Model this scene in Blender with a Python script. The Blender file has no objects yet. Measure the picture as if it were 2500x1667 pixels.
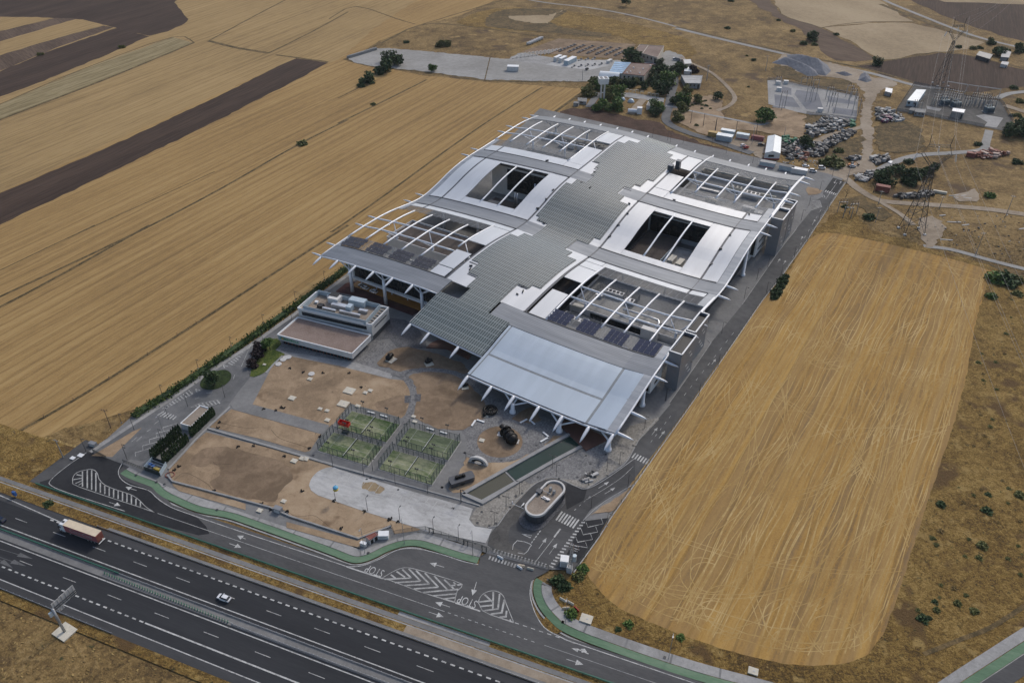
import bpy, bmesh, math, random
from mathutils import Vector, Matrix
from mathutils.geometry import tessellate_polygon
random.seed(7)
R = math.radians
scene = bpy.context.scene
COL = scene.collection

# ---------------------------------------------------------------- camera, sky, sun, exposure
CAM_H = 195.56; CAM_PITCH = R(35.873); FPX = 1944.0
cam = bpy.data.cameras.new('camera'); cam_o = bpy.data.objects.new('camera', cam); COL.objects.link(cam_o)
cam.sensor_width = 36.0; cam.lens = FPX / 2500.0 * 36.0; cam.clip_start = 1.0; cam.clip_end = 6000.0
cam_o.location = (0, 0, CAM_H); cam_o.rotation_euler = (math.pi / 2 - CAM_PITCH, 0, 0)
scene.camera = cam_o

SUN_AZ = R(54.4); SUN_EL = R(43.0)
world = bpy.data.worlds.new('World'); scene.world = world; world.use_nodes = True
wn = world.node_tree; bg = wn.nodes['Background']
sky = wn.nodes.new('ShaderNodeTexSky'); sky.sky_type = 'NISHITA'; sky.sun_disc = False
sky.sun_elevation = SUN_EL; sky.sun_rotation = math.pi / 2 - SUN_AZ
sky.air_density = 1.0; sky.dust_density = 3.0; sky.ozone_density = 1.0
wn.links.new(sky.outputs[0], bg.inputs[0]); bg.inputs[1].default_value = 0.14
sl = bpy.data.lights.new('sun', 'SUN'); sl.energy = 1.35; sl.angle = R(6); sl.color = (1.0, 0.955, 0.88)
so_ = bpy.data.objects.new('sun', sl); COL.objects.link(so_)
sun_dir = Vector((math.cos(SUN_EL) * math.cos(SUN_AZ), math.cos(SUN_EL) * math.sin(SUN_AZ), math.sin(SUN_EL)))
so_.rotation_euler = (-sun_dir).to_track_quat('-Z', 'Y').to_euler(); so_.location = (0, 0, 300)
scene.view_settings.view_transform = 'Standard'; scene.view_settings.look = 'None'
scene.view_settings.gamma = 1.0; scene.view_settings.use_curve_mapping = False
scene.view_settings.exposure = 0.04

# ---------------------------------------------------------------- surveying helpers
# ground survey: crops of the reference used as survey sheets; a sheet point is turned into a point of the level ground
CR = dict(A=(0,0,850),B=(825,0,850),C=(1650,0,850),D=(0,550,850),E=(650,650,600),F=(1100,250,600),G=(1500,350,600),
 H=(1200,600,600),I=(0,1050,600),J=(300,850,600),K=(700,950,600),L=(1050,900,600),M=(1100,1100,450),N=(800,1267,600),
 O=(0,1267,600),Q=(1300,1267,600),S=(1950,400,550),T=(1950,1200,550),W=(0,0,2500),a1=(760,480,400),a2=(1120,255,400),
 a3=(1640,380,400),a4=(1330,630,400),a5=(1360,110,400),a6=(1740,230,400),a7=(1850,110,400),a8=(2150,170,350),P=(0,0,2351))
_C, _S = math.cos(CAM_PITCH), math.sin(CAM_PITCH)
def g(c, x, y, z=0.0):
    ox, oy, w = CR[c]; k = w / 2351.0
    u = (ox + x * k - 1250.0) / FPX; v = (oy + y * k - 833.5) / FPX
    dx, dy, dz = u, _C - v * _S, -_S - v * _C
    t = (z - CAM_H) / dz
    return Vector((dx * t, dy * t, z))
def gp(c, pts, z=0.0):
    out = []
    for p in pts:
        if len(p) == 3: out.append(g(p[0], p[1], p[2], z))
        else: out.append(g(c, p[0], p[1], z))
    return out
# motorway frame (s along, t across) and campus frame (u across, v towards the motorway)
HA = R(-21.08); HD = Vector((math.cos(HA), math.sin(HA), 0)); HN = Vector((-HD.y, HD.x, 0)); H0 = Vector((-159.37, 164.45, 0))
def hw(s, t, z=0.0): p = H0 + HD * s + HN * t; return Vector((p.x, p.y, z))
def hw_inv(p): q = Vector((p.x, p.y, 0)) - H0; return q.dot(HD), q.dot(HN)
BA = R(-31.9); BU = Vector((math.cos(BA), math.sin(BA), 0)); BV = Vector((-math.cos(R(57.8)), -math.sin(R(57.8)), 0)); B0 = Vector((20.215, 468.025, 0))
def bl(u, v, z=0.0): p = B0 + BU * u + BV * v; return Vector((p.x, p.y, z))
def ang(a, b): return math.atan2(b.y - a.y, b.x - a.x)

# ---------------------------------------------------------------- material helpers
MATS = {}
def _mix(nt, fac, a, b):
    m = nt.nodes.new('ShaderNodeMix'); m.data_type = 'RGBA'
    nt.links.new(fac, m.inputs[0])
    for i, c in ((6, a), (7, b)):
        if isinstance(c, (tuple, list)): m.inputs[i].default_value = (*c[:3], 1)
        else: nt.links.new(c, m.inputs[i])
    return m.outputs[2]
def _math(nt, op, a, b=None):
    m = nt.nodes.new('ShaderNodeMath'); m.operation = op
    for i, c in ((0, a), (1, b)):
        if c is None: continue
        if isinstance(c, (int, float)): m.inputs[i].default_value = c
        else: nt.links.new(c, m.inputs[i])
    return m.outputs[0]
def _ramp(nt, fac, stops):
    r = nt.nodes.new('ShaderNodeValToRGB'); e = r.color_ramp.elements
    while len(e) < len(stops): e.new(0.5)
    for i, (p, c) in enumerate(stops):
        e[i].position = p; e[i].color = (*c, 1) if len(c) == 3 else c
    nt.links.new(fac, r.inputs[0]); return r.outputs[0]
def _noise(nt, vec, scale, detail=3, rough=0.55, dist=0.0):
    n = nt.nodes.new('ShaderNodeTexNoise'); n.inputs['Scale'].default_value = scale
    n.inputs['Detail'].default_value = detail; n.inputs['Roughness'].default_value = rough
    n.inputs['Distortion'].default_value = dist
    nt.links.new(vec, n.inputs['Vector']); return n.outputs[0]
def _pos(nt, ang=0.0, stretch=(1, 1, 1), obj=False):
    if obj:
        t = nt.nodes.new('ShaderNodeTexCoord'); src = t.outputs['Object']
    else:
        t = nt.nodes.new('ShaderNodeNewGeometry'); src = t.outputs['Position']
    r = nt.nodes.new('ShaderNodeVectorRotate'); r.rotation_type = 'Z_AXIS'; r.inputs['Angle'].default_value = -ang
    nt.links.new(src, r.inputs['Vector'])
    m = nt.nodes.new('ShaderNodeMapping'); m.inputs['Scale'].default_value = stretch
    nt.links.new(r.outputs[0], m.inputs['Vector']); return m.outputs[0]
def _new(name, rough=0.8, metal=0.0, spec=None):
    m = bpy.data.materials.new(name); m.use_nodes = True; nt = m.node_tree
    b = nt.nodes['Principled BSDF']; b.inputs['Roughness'].default_value = rough; b.inputs['Metallic'].default_value = metal
    if spec is not None: b.inputs['Specular IOR Level'].default_value = spec
    MATS[name] = m; return m, nt, b
def _bump(nt, b, h, strength, dist):
    n = nt.nodes.new('ShaderNodeBump'); n.inputs['Strength'].default_value = strength; n.inputs['Distance'].default_value = dist
    nt.links.new(h, n.inputs['Height']); nt.links.new(n.outputs[0], b.inputs['Normal'])
def plain(name, c, rough=0.6, metal=0.0, var=0.12, scale=1.5, obj=True, spec=None):
    """paint or metal: one colour with a little uneven wear"""
    m, nt, b = _new(name, rough, metal, spec)
    v = _pos(nt, obj=obj); f = _noise(nt, v, scale, 4)
    lo = tuple(x * (1 - var) for x in c); hi = tuple(min(1, x * (1 + var)) for x in c)
    nt.links.new(_ramp(nt, f, [(0.3, lo), (0.7, hi)]), b.inputs['Base Color'])
    return m
def ground(name, stops, layers, angle=0.0, stretch=(1, 1, 1), rough=0.95, bump=0.0, speck=None, dist=0.0, sharp=1.6):
    """stops: ramp; layers: [(scale, weight, detail)] of noise over real metres; speck: (scale, threshold, colour)"""
    m, nt, b = _new(name, rough, 0.0, 0.25)
    v = _pos(nt, angle, stretch); acc = None; tot = sum(w for _, w, _ in layers)
    for sc, w, det in layers:
        n = _math(nt, 'MULTIPLY', _noise(nt, v, sc, det, 0.6, dist), w / tot)
        acc = n if acc is None else _math(nt, 'ADD', acc, n)
    acc = _math(nt, 'ADD', _math(nt, 'MULTIPLY', _math(nt, 'SUBTRACT', acc, 0.5), sharp), 0.5)
    col = _ramp(nt, acc, stops)
    if speck:
        v2 = _pos(nt, angle)
        for sc, th, c in speck:
            f = _ramp(nt, _noise(nt, v2, sc, 3, 0.6), [(th, (0, 0, 0)), (th + 0.07, (1, 1, 1))])
            col = _mix(nt, f, col, c)
    nt.links.new(col, b.inputs['Base Color'])
    if bump: _bump(nt, b, acc, bump, 1.0)
    return m

# ---------------------------------------------------------------- mesh helpers
class MB:
    def __init__(self): self.v = []; self.f = []
    def add(self, vs, fs):
        n = len(self.v); self.v += [tuple(x) for x in vs]; self.f += [tuple(i + n for i in f) for f in fs]; return self
    def box(self, c, s, rz=0.0, taper=1.0):
        x, y, z = s[0] / 2, s[1] / 2, s[2]; co, si = math.cos(rz), math.sin(rz); vs = []
        for k, t in ((0, 1.0), (1, taper)):
            for a, b in ((-1, -1), (1, -1), (1, 1), (-1, 1)):
                px, py = a * x * t, b * y * t
                vs.append((c[0] + px * co - py * si, c[1] + px * si + py * co, c[2] + k * z))
        return self.add(vs, [(3, 2, 1, 0), (4, 5, 6, 7), (0, 1, 5, 4), (1, 2, 6, 5), (2, 3, 7, 6), (3, 0, 4, 7)])
    def prism(self, poly, z0, z1, cap0=False):
        n = len(poly); area = sum(poly[i][0] * poly[(i + 1) % n][1] - poly[(i + 1) % n][0] * poly[i][1] for i in range(n))
        if area < 0: poly = poly[::-1]
        vs = [(p[0], p[1], z0) for p in poly] + [(p[0], p[1], z1) for p in poly]
        fs = [(i, (i + 1) % n, n + (i + 1) % n, n + i) for i in range(n)]
        tri = tessellate_polygon([[Vector((p[0], p[1], 0)) for p in poly]])
        for t in tri:
            a, b, c = (Vector((poly[i][0], poly[i][1], 0)) for i in t)
            up = (b - a).cross(c - a).z > 0; t = t if up else t[::-1]
            fs.append(tuple(i + n for i in t))
            if cap0: fs.append(tuple(reversed(t)))
        return self.add(vs, fs)
    def sheet(self, poly, z=None):
        vs = [(p[0], p[1], p[2] if z is None else z) for p in poly]
        fs = []
        for t in tessellate_polygon([[Vector((p[0], p[1], 0)) for p in vs]]):
            a, b, c = (Vector((vs[i][0], vs[i][1], 0)) for i in t)
            fs.append(tuple(t) if (b - a).cross(c - a).z > 0 else tuple(reversed(t)))
        return self.add(vs, fs)
    def tube(self, pts, r, n=6, caps=True, r1=None):
        pts = [Vector(p) for p in pts]; m = len(pts); vs = []; fs = []
        for i, p in enumerate(pts):
            d = (pts[min(i + 1, m - 1)] - pts[max(i - 1, 0)])
            d = d.normalized() if d.length > 1e-9 else Vector((0, 0, 1))
            a = d.cross(Vector((0, 0, 1))) if abs(d.z) < 0.95 else d.cross(Vector((1, 0, 0)))
            a.normalize(); b = a.cross(d)
            rr = r if not isinstance(r, (list, tuple)) else r[i]
            if r1 is not None: rr = r + (r1 - r) * i / max(1, m - 1)
            for k in range(n):
                q = 2 * math.pi * (k + 0.5) / n; vs.append(p + (a * math.cos(q) + b * math.sin(q)) * rr)
        for i in range(m - 1):
            for k in range(n):
                k2 = (k + 1) % n; fs.append((i * n + k, i * n + k2, (i + 1) * n + k2, (i + 1) * n + k))
        if caps: fs.append(tuple(range(n))[::-1]); fs.append(tuple((m - 1) * n + k for k in range(n)))
        return self.add(vs, fs)
    def ribbon(self, pts, w, z=None):
        L, Rr = offset(pts, w / 2), offset(pts, -w / 2); n = len(pts)
        vs = [(p[0], p[1], p[2] if z is None else z) for p in L] + [(p[0], p[1], p[2] if z is None else z) for p in Rr]
        return self.add(vs, [(i, n + i, n + i + 1, i + 1) for i in range(n - 1)])
    def kerb(self, pts, w, z0, z1):
        L, Rr = offset(pts, w / 2), offset(pts, -w / 2)
        for i in range(len(pts) - 1):
            q = [Rr[i], Rr[i + 1], L[i + 1], L[i]]
            vs = [(p[0], p[1], z0) for p in q] + [(p[0], p[1], z1) for p in q]
            self.add(vs, [(4, 5, 6, 7), (0, 1, 5, 4), (2, 3, 7, 6)] + ([(3, 0, 4, 7)] if i == 0 else []) + ([(1, 2, 6, 5)] if i == len(pts) - 2 else []))
        return self
    def mesh(self, name, mat, smooth=False):
        me = bpy.data.meshes.new(name); me.from_pydata(self.v, [], self.f)
        if mat is not None: me.materials.append(MATS[mat] if isinstance(mat, str) else mat)
        if smooth:
            for p in me.polygons: p.use_smooth = True
        me.update(); return me
    def build(self, name, mat, parent=None, smooth=False, origin=None):
        if origin is not None: self.v = [(x - origin[0], y - origin[1], z - origin[2]) for x, y, z in self.v]
        o = bpy.data.objects.new(name, self.mesh(name, mat, smooth)); COL.objects.link(o)
        if origin is not None: o.location = origin
        if parent is not None: o.parent = parent
        return o
def offset(pts, d):
    out = []; n = len(pts)
    for i, p in enumerate(pts):
        a = pts[max(i - 1, 0)]; b = pts[min(i + 1, n - 1)]
        dx, dy = b[0] - a[0], b[1] - a[1]; l = math.hypot(dx, dy) or 1.0
        z = p[2] if len(p) > 2 else 0.0
        k = 1.0
        if 0 < i < n - 1:
            e = math.hypot(p[0] - a[0], p[1] - a[1]) or 1; k = 1 / max(0.5, abs(((p[0] - a[0]) * dx + (p[1] - a[1]) * dy) / (e * l)))
        out.append((p[0] - dy / l * d * k, p[1] + dx / l * d * k, z))
    return out
def smooth(pts, n=6, closed=False):
    out = []; m = len(pts); P3 = [Vector(p) for p in pts]
    for i in range(m if closed else m - 1):
        if closed: p0, p1, p2, p3 = P3[(i - 1) % m], P3[i], P3[(i + 1) % m], P3[(i + 2) % m]
        else: p0, p1, p2, p3 = P3[max(i - 1, 0)], P3[i], P3[i + 1], P3[min(i + 2, m - 1)]
        for k in range(n):
            t = k / n
            out.append(0.5 * ((2 * p1) + (p2 - p0) * t + (2 * p0 - 5 * p1 + 4 * p2 - p3) * t * t + (3 * p1 - p0 - 3 * p2 + p3) * t ** 3))
    if not closed: out.append(P3[-1])
    return out
def arc(c, r, a0, a1, n=16, z=0.0):
    return [Vector((c[0] + r * math.cos(a0 + (a1 - a0) * i / n), c[1] + r * math.sin(a0 + (a1 - a0) * i / n), z)) for i in range(n + 1)]

# ---------------------------------------------------------------- object helpers
def tag(o, label=None, cat=None, group=None, kind=None):
    if label: o['label'] = label
    if cat: o['category'] = cat
    if group: o['group'] = group
    if kind: o['kind'] = kind
    return o
def thing(name, loc, label, cat, group=None, rz=0.0):
    o = bpy.data.objects.new(name, None); COL.objects.link(o); o.location = loc; o.rotation_euler = (0, 0, rz)
    o.empty_display_size = 0.5
    return tag(o, label, cat, group)
def dup(root, loc=None, rz=None, label=None, group=None, scale=None, parent=None):
    r = root.copy(); COL.objects.link(r)
    if loc is not None: r.location = loc
    if rz is not None: r.rotation_euler = (0, 0, rz)
    if scale is not None: r.scale = (scale,) * 3 if isinstance(scale, (int, float)) else scale
    if parent is not None: r.parent = parent
    if label: r['label'] = label
    if group: r['group'] = group
    for ch in root.children:
        c = ch.copy(); COL.objects.link(c); c.parent = r
        for q in ch.children:
            d = q.copy(); COL.objects.link(d); d.parent = c
    return r
def inst(name, me, loc, parent=None, rz=0.0, scale=None):
    o = bpy.data.objects.new(name, me); COL.objects.link(o); o.location = loc; o.rotation_euler = (0, 0, rz)
    if scale is not None: o.scale = scale
    if parent is not None: o.parent = parent
    return o
ORD = ['first', 'second', 'third', 'fourth', 'fifth', 'sixth', 'seventh', 'eighth', 'ninth', 'tenth', 'eleventh', 'twelfth', 'thirteenth',
 'fourteenth', 'fifteenth', 'sixteenth', 'seventeenth', 'eighteenth', 'nineteenth', 'twentieth', 'twenty-first', 'twenty-second', 'twenty-third',
 'twenty-fourth', 'twenty-fifth', 'twenty-sixth', 'twenty-seventh', 'twenty-eighth', 'twenty-ninth', 'thirtieth'] + ['%dth' % i for i in range(31, 99)]
_Z = [0.02]
def nz(): _Z[0] += 0.003; return _Z[0]
_M = [0]
def mz(parent): _M[0] += 1; return parent.data.vertices[0].co.z + 0.02 + 0.0007 * (_M[0] % 9)
def rag(pts, amp=0.9, step=5.0, seed=0):
    """uneven natural edge"""
    rnd = random.Random(seed + len(pts)); out = []; n = len(pts)
    for i in range(n):
        a, b = Vector(pts[i]), Vector(pts[(i + 1) % n]); m = max(1, min(60, int((b - a).length / step)))
        for k in range(m):
            p = a.lerp(b, k / m); out.append(p + Vector((rnd.uniform(-amp, amp), rnd.uniform(-amp, amp), 0)))
    return out
def area(name, pts, mat, z=None, parent=None):
    """one flat piece of the setting, laid a little above the ones before it"""
    z = nz() if z is None else z
    o = MB().sheet(pts, z).build(name, mat, parent)
    if parent is None: tag(o, kind='structure')
    return o
def path(name, pts, w, mat, z=None, parent=None, sm=0):
    z = nz() if z is None else z
    o = MB().ribbon(smooth(pts, sm) if sm else pts, w, z).build(name, mat, parent)
    if parent is None: tag(o, kind='structure')
    return o
def text_mesh(name, body, size, mat, extrude=0.0, shear=0.0, align='CENTER'):
    cu = bpy.data.curves.new(name, 'FONT'); cu.body = body; cu.size = size; cu.extrude = extrude; cu.shear = shear
    cu.align_x = align; cu.align_y = 'CENTER'; cu.resolution_u = 3
    o = bpy.data.objects.new(name, cu); COL.objects.link(o)
    dg = bpy.context.evaluated_depsgraph_get(); me = bpy.data.meshes.new_from_object(o.evaluated_get(dg))
    bpy.data.objects.remove(o); bpy.data.curves.remove(cu)
    me.materials.clear(); me.materials.append(MATS[mat]); me.name = name; return me

# ---------------------------------------------------------------- materials
FD = R(62.0)
ground('dry_grass', [(0.30, (0.072, 0.048, 0.022)), (0.43, (0.140, 0.090, 0.036)), (0.54, (0.215, 0.142, 0.055)), (0.66, (0.290, 0.200, 0.088))],
       [(0.012, .8, 3), (0.09, 0.9, 4), (0.6, 1.1, 4), (2, .6, 2)], dist=0.6, bump=0.5, sharp=2.1, speck=[(0.03, 0.60, (0.095, 0.062, 0.034)), (0.07, 0.62, (0.30, 0.205, 0.085)), (0.22, 0.66, (0.050, 0.052, 0.022)), (1.2, .66, (.06, .045, .02))])
ground('near_dry_grass', [(0.30, (0.075, 0.047, 0.018)), (0.44, (0.165, 0.100, 0.028)), (0.55, (0.250, 0.158, 0.044)), (0.68, (0.340, 0.230, 0.080))],
       [(0.03, .7, 3), (0.3, .8, 4), (1.4, 1.3, 5), (4, .6, 2)], dist=0.8, bump=0.8, sharp=2.3, speck=[(0.05, 0.58, (0.125, 0.075, 0.030)), (0.13, 0.61, (0.33, 0.225, 0.080)), (0.45, 0.64, (0.060, 0.050, 0.020)), (1.3, .64, (.055, .04, .016)), (.9, .68, (.36, .26, .11))])
def stubble(name, c0, c1, c2, angle, fine=0.75, along=0.018, tram=0.16, bands=0):
    m, nt, b = _new(name, 0.95, 0, 0.2)
    v = _pos(nt, angle, (along, 1, 1)); v2 = _pos(nt, angle, (0.12, 1, 1)); v3 = _pos(nt, angle)
    broad = _noise(nt, v, 0.075, 3); mid = _noise(nt, v, 0.33, 3); fin = _noise(nt, v2, fine, 4, 0.65); grit = _noise(nt, v3, 1.8, 3, 0.7)
    patch = _noise(nt, v3, 0.012, 3)
    a = _math(nt, 'ADD', _math(nt, 'MULTIPLY', broad, 0.12), _math(nt, 'MULTIPLY', mid, 0.3))
    a = _math(nt, 'ADD', a, _math(nt, 'MULTIPLY', fin, 0.25)); a = _math(nt, 'ADD', a, _math(nt, 'MULTIPLY', grit, 0.2))
    a = _math(nt, 'ADD', a, _math(nt, 'MULTIPLY', patch, 0.13))
    a = _math(nt, 'ADD', _math(nt, 'MULTIPLY', _math(nt, 'SUBTRACT', a, 0.5), 1.5), 0.5)
    col = _ramp(nt, a, [(0.36, c0), (0.49, c1), (0.62, c2)])
    if bands: col = _mix(nt, _math(nt, 'MULTIPLY', _ramp(nt, _noise(nt, _pos(nt, angle, (.012, 1, 1)), .21, 2, .5), [(.42, (0, 0, 0)), (.58, (1, 1, 1))]), .42), col, (.215, .152, .086))
    # wheel lines left by the harvester
    sx = nt.nodes.new('ShaderNodeSeparateXYZ'); nt.links.new(_pos(nt, angle), sx.inputs[0])
    w = _math(nt, 'ADD', sx.outputs[1], _math(nt, 'MULTIPLY', _noise(nt, v3, 0.02, 2), 6.0))
    s = _math(nt, 'SINE', _math(nt, 'MULTIPLY', w, 2 * math.pi / 6.1))
    f = _math(nt, 'MULTIPLY', _ramp(nt, s, [(0.86, (0, 0, 0)), (0.97, (1, 1, 1))]), _math(nt, 'MULTIPLY', fin, tram * 3))
    col = _mix(nt, f, col, tuple(x * 0.42 for x in c0))
    nt.links.new(col, b.inputs['Base Color']); _bump(nt, b, fin, 0.3, 0.4); return m
stubble('stubble', (0.205, 0.130, 0.055), (0.310, 0.198, 0.078), (0.380, 0.256, 0.108), R(61.5), fine=1.1)
stubble('stubble_far', (0.215, 0.145, 0.066), (0.315, 0.215, 0.095), (0.385, 0.268, 0.124), R(65), fine=0.6)
stubble('stubble_right', (0.195, 0.124, 0.056), (0.345, 0.202, 0.058), (0.430, 0.268, 0.086), R(57.5), fine=0.9, along=0.006, bands=1)
ground('straw_track', [(0.36, (0.32, 0.200, 0.066)), (0.52, (0.395, 0.268, 0.104)), (0.68, (0.49, 0.355, 0.160))], [(0.045, 1.4, 2), (0.6, .7, 3), (3, .6, 2)])
ground('pale_stubble', [(0.35, (0.165, 0.130, 0.062)), (0.5, (0.245, 0.195, 0.100)), (0.65, (0.31, 0.252, 0.140))], [(0.4, 1, 3), (2.5, .7, 3)], R(65), (0.06, 1, 1))
ground('tan_field', [(0.35, (0.245, 0.185, 0.112)), (0.5, (0.320, 0.245, 0.150)), (0.65, (0.365, 0.285, 0.180))], [(0.02, 1, 3), (0.4, .6, 3), (2, .4, 2)], R(20), (1, .5, 1))
ground('ploughed', [(0.35, (0.036, 0.022, 0.015)), (0.5, (0.053, 0.033, 0.023)), (0.65, (0.072, 0.046, 0.032))], [(0.06, .7, 3), (0.7, 1, 4)], R(65), (0.05, 1, 1), bump=0.3)
ground('ploughed_brown', [(0.35, (0.070, 0.046, 0.031)), (0.5, (0.100, 0.067, 0.046)), (0.65, (0.130, 0.090, 0.062))], [(0.05, .7, 3), (0.7, 1, 4)], R(-50), (0.1, 1, 1), bump=0.3)
ground('weed_line', [(0.33, (0.055, 0.042, 0.019)), (0.5, (0.105, 0.074, 0.034)), (0.7, (0.190, 0.130, 0.058))], [(0.06, .6, 3), (0.3, 1, 4), (1.4, 1, 3)], sharp=2.2, dist=.6)
ground('bare_soil', [(0.30, (0.175, 0.125, 0.080)), (0.45, (0.265, 0.190, 0.120)), (0.58, (0.345, 0.252, 0.162)), (0.7, (0.40, 0.305, 0.205))],
       [(0.035, 1.2, 3), (0.16, .7, 4), (1.5, .5, 3)], dist=1.2, speck=[(0.09, 0.63, (0.19, 0.13, 0.08)), (.5, .68, (.15, .11, .07))])
ground('damp_shade_soil', [(0.35, (0.150, 0.106, 0.068)), (0.5, (0.210, 0.150, 0.098)), (0.65, (0.275, 0.198, 0.130))], [(0.05, 1, 3), (0.4, .6, 3), (2.2, .4, 3)], dist=1.0)  # darker soil tone; also serves as painted shade on one garden bed
ground('turned_earth', [(0.35, (0.048, 0.028, 0.020)), (0.5, (0.070, 0.041, 0.029)), (0.65, (0.092, 0.056, 0.040))], [(0.1, 1, 4), (1.4, .8, 3)], bump=0.4)
ground('asphalt_motorway', [(0.35, (0.022, 0.0235, 0.027)), (0.65, (0.037, 0.039, 0.043))], [(0.02, 1, 2), (0.25, .6, 3), (3, .4, 2)], HA, (0.08, 1, 1), rough=0.85)
ground('asphalt_shoulder', [(0.35, (0.042, 0.043, 0.046)), (0.65, (0.066, 0.067, 0.070))], [(0.05, 1, 2), (0.5, .6, 3), (3, .4, 2)], HA, (0.1, 1, 1), rough=0.9)
ground('asphalt_road', [(0.33, (0.060, 0.060, 0.061)), (0.5, (0.082, 0.082, 0.083)), (0.67, (0.108, 0.107, 0.106))], [(0.03, 1, 3), (0.3, .6, 4), (3, .5, 2)], HA, (0.2, 1, 1), rough=0.9, dist=.5)
ground('asphalt_fresh', [(0.35, (0.018, 0.019, 0.022)), (0.65, (0.030, 0.031, 0.034))], [(0.06, 1, 3), (0.8, .5, 3)], rough=0.85)
ground('asphalt_campus', [(0.33, (0.098, 0.100, 0.102)), (0.5, (0.128, 0.130, 0.132)), (0.67, (0.165, 0.166, 0.166))], [(0.05, 1, 3), (0.4, .6, 3), (3, .4, 2)], rough=0.9, dist=.6)
ground('asphalt_yard', [(0.33, (0.060, 0.058, 0.055)), (0.5, (0.088, 0.085, 0.080)), (0.67, (0.125, 0.120, 0.112))], [(0.06, 1, 4), (0.5, .7, 3), (3, .4, 2)], rough=0.9, dist=.8)
ground('asphalt_right', [(0.33, (0.066, 0.067, 0.069)), (0.67, (0.108, 0.108, 0.108))], [(0.05, 1, 3), (0.4, .6, 3), (3, .4, 2)], rough=0.9)
ground('concrete', [(0.33, (0.230, 0.225, 0.215)), (0.5, (0.300, 0.295, 0.285)), (0.67, (0.370, 0.362, 0.350))], [(0.06, 1, 4), (0.6, .7, 3), (4, .4, 2)], dist=.7)
ground('pale_concrete', [(0.30, (0.285, 0.280, 0.268)), (0.5, (0.415, 0.412, 0.402)), (0.65, (0.50, 0.497, 0.485))], [(0.08, 1, 4), (0.6, .8, 4), (4, .4, 2)], HA, (0.4, 1, 1), dist=1.0)
ground('pavement_grey', [(0.33, (0.150, 0.150, 0.148)), (0.67, (0.225, 0.223, 0.218))], [(0.08, 1, 3), (0.8, .7, 3), (5, .5, 2)])
ground('kerb_stone', [(0.33, (0.25, 0.25, 0.245)), (0.67, (0.38, 0.375, 0.365))], [(0.5, 1, 3), (4, .6, 2)])
ground('gravel_yard', [(0.33, (0.235, 0.228, 0.212)), (0.5, (0.285, 0.278, 0.262)), (0.67, (0.335, 0.328, 0.312))], [(0.03, 1, 4), (0.3, .7, 3), (3, .4, 2)], dist=.5)
ground('blue_gravel', [(0.33, (0.150, 0.155, 0.172)), (0.67, (0.215, 0.220, 0.238))], [(0.08, 1, 3), (1.5, .7, 3)])
ground('dirt_road', [(0.33, (0.215, 0.170, 0.122)), (0.5, (0.290, 0.236, 0.176)), (0.67, (0.345, 0.290, 0.225))], [(0.04, 1, 3), (0.4, .7, 3), (2.5, .4, 2)])
ground('cycle_green', [(0.33, (0.085, 0.150, 0.090)), (0.5, (0.118, 0.198, 0.122)), (0.67, (0.165, 0.240, 0.160))], [(0.06, 1, 3), (0.7, .6, 3), (4, .4, 2)], HA, (0.2, 1, 1), rough=0.85)
ground('lawn', [(0.33, (0.030, 0.055, 0.010)), (0.5, (0.066, 0.092, 0.018)), (0.67, (0.130, 0.140, 0.036))], [(0.25, 1, 4), (2, .8, 3)], bump=.3)
ground('dark_lawn', [(0.33, (0.016, 0.028, 0.009)), (0.67, (0.036, 0.056, 0.016))], [(0.6, 1, 4), (3, .8, 3)], bump=.4)
ground('padel_turf', [(0.30, (0.050, 0.095, 0.026)), (0.41, (0.115, 0.155, 0.070)), (0.52, (0.215, 0.235, 0.138)), (0.64, (0.31, 0.315, 0.200))], [(0.09, 1.1, 3), (0.45, 1, 4), (2.0, .6, 3)], HA, (0.5, 1, 1), dist=.8)
ground('padel_turf_worn', [(0.30, (0.085, 0.110, 0.058)), (0.5, (0.145, 0.175, 0.105)), (0.7, (0.24, 0.255, 0.160))], [(0.09, 1.1, 3), (0.45, 1, 4), (2.0, .6, 3)], HA, (0.5, 1, 1), dist=.8)
ground('red_paving', [(0.33, (0.052, 0.022, 0.020)), (0.67, (0.088, 0.038, 0.034))], [(0.3, 1, 3), (3, .6, 2)])
ground('orange_floor', [(0.33, (0.36, 0.165, 0.035)), (0.67, (0.46, 0.225, 0.055))], [(0.1, 1, 3), (2, .5, 2)], rough=0.5)
ground('road_paint', [(0.32, (0.20, 0.20, 0.195)), (0.46, (0.42, 0.42, 0.41)), (0.7, (0.58, 0.58, 0.56))], [(0.5, 1, 4), (4, 1, 3)], rough=0.7)
ground('worn_paint', [(0.30, (0.18, 0.18, 0.18)), (0.5, (0.33, 0.33, 0.325)), (0.7, (0.44, 0.44, 0.43))], [(0.5, 1, 4), (4, 1, 3)], rough=0.7)
ground('hatch_paint', [(0.32, (0.17, 0.17, 0.165)), (0.48, (0.34, 0.34, 0.33)), (0.7, (0.48, 0.48, 0.465))], [(0.3, 1, 4), (4, 1, 3)], rough=0.7)
ground('faint_paint', [(0.30, (0.085, 0.087, 0.09)), (0.7, (0.15, 0.15, 0.15))], [(0.5, 1, 4), (4, 1, 3)], rough=0.8)
ground('yellow_paint', [(0.3, (0.42, 0.40, 0.27)), (0.7, (0.60, 0.57, 0.42))], [(1, 1, 3), (4, 1, 3)])
ground('gravel_roof', [(0.33, (0.165, 0.120, 0.098)), (0.5, (0.225, 0.170, 0.142)), (0.67, (0.280, 0.220, 0.190))], [(0.12, 1, 3), (1.5, .8, 3), (5, .8, 2)])
ground('tan_gravel_roof', [(0.33, (0.205, 0.165, 0.130)), (0.67, (0.330, 0.280, 0.230))], [(0.2, 1, 3), (2, .9, 3), (6, .8, 2)])
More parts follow.
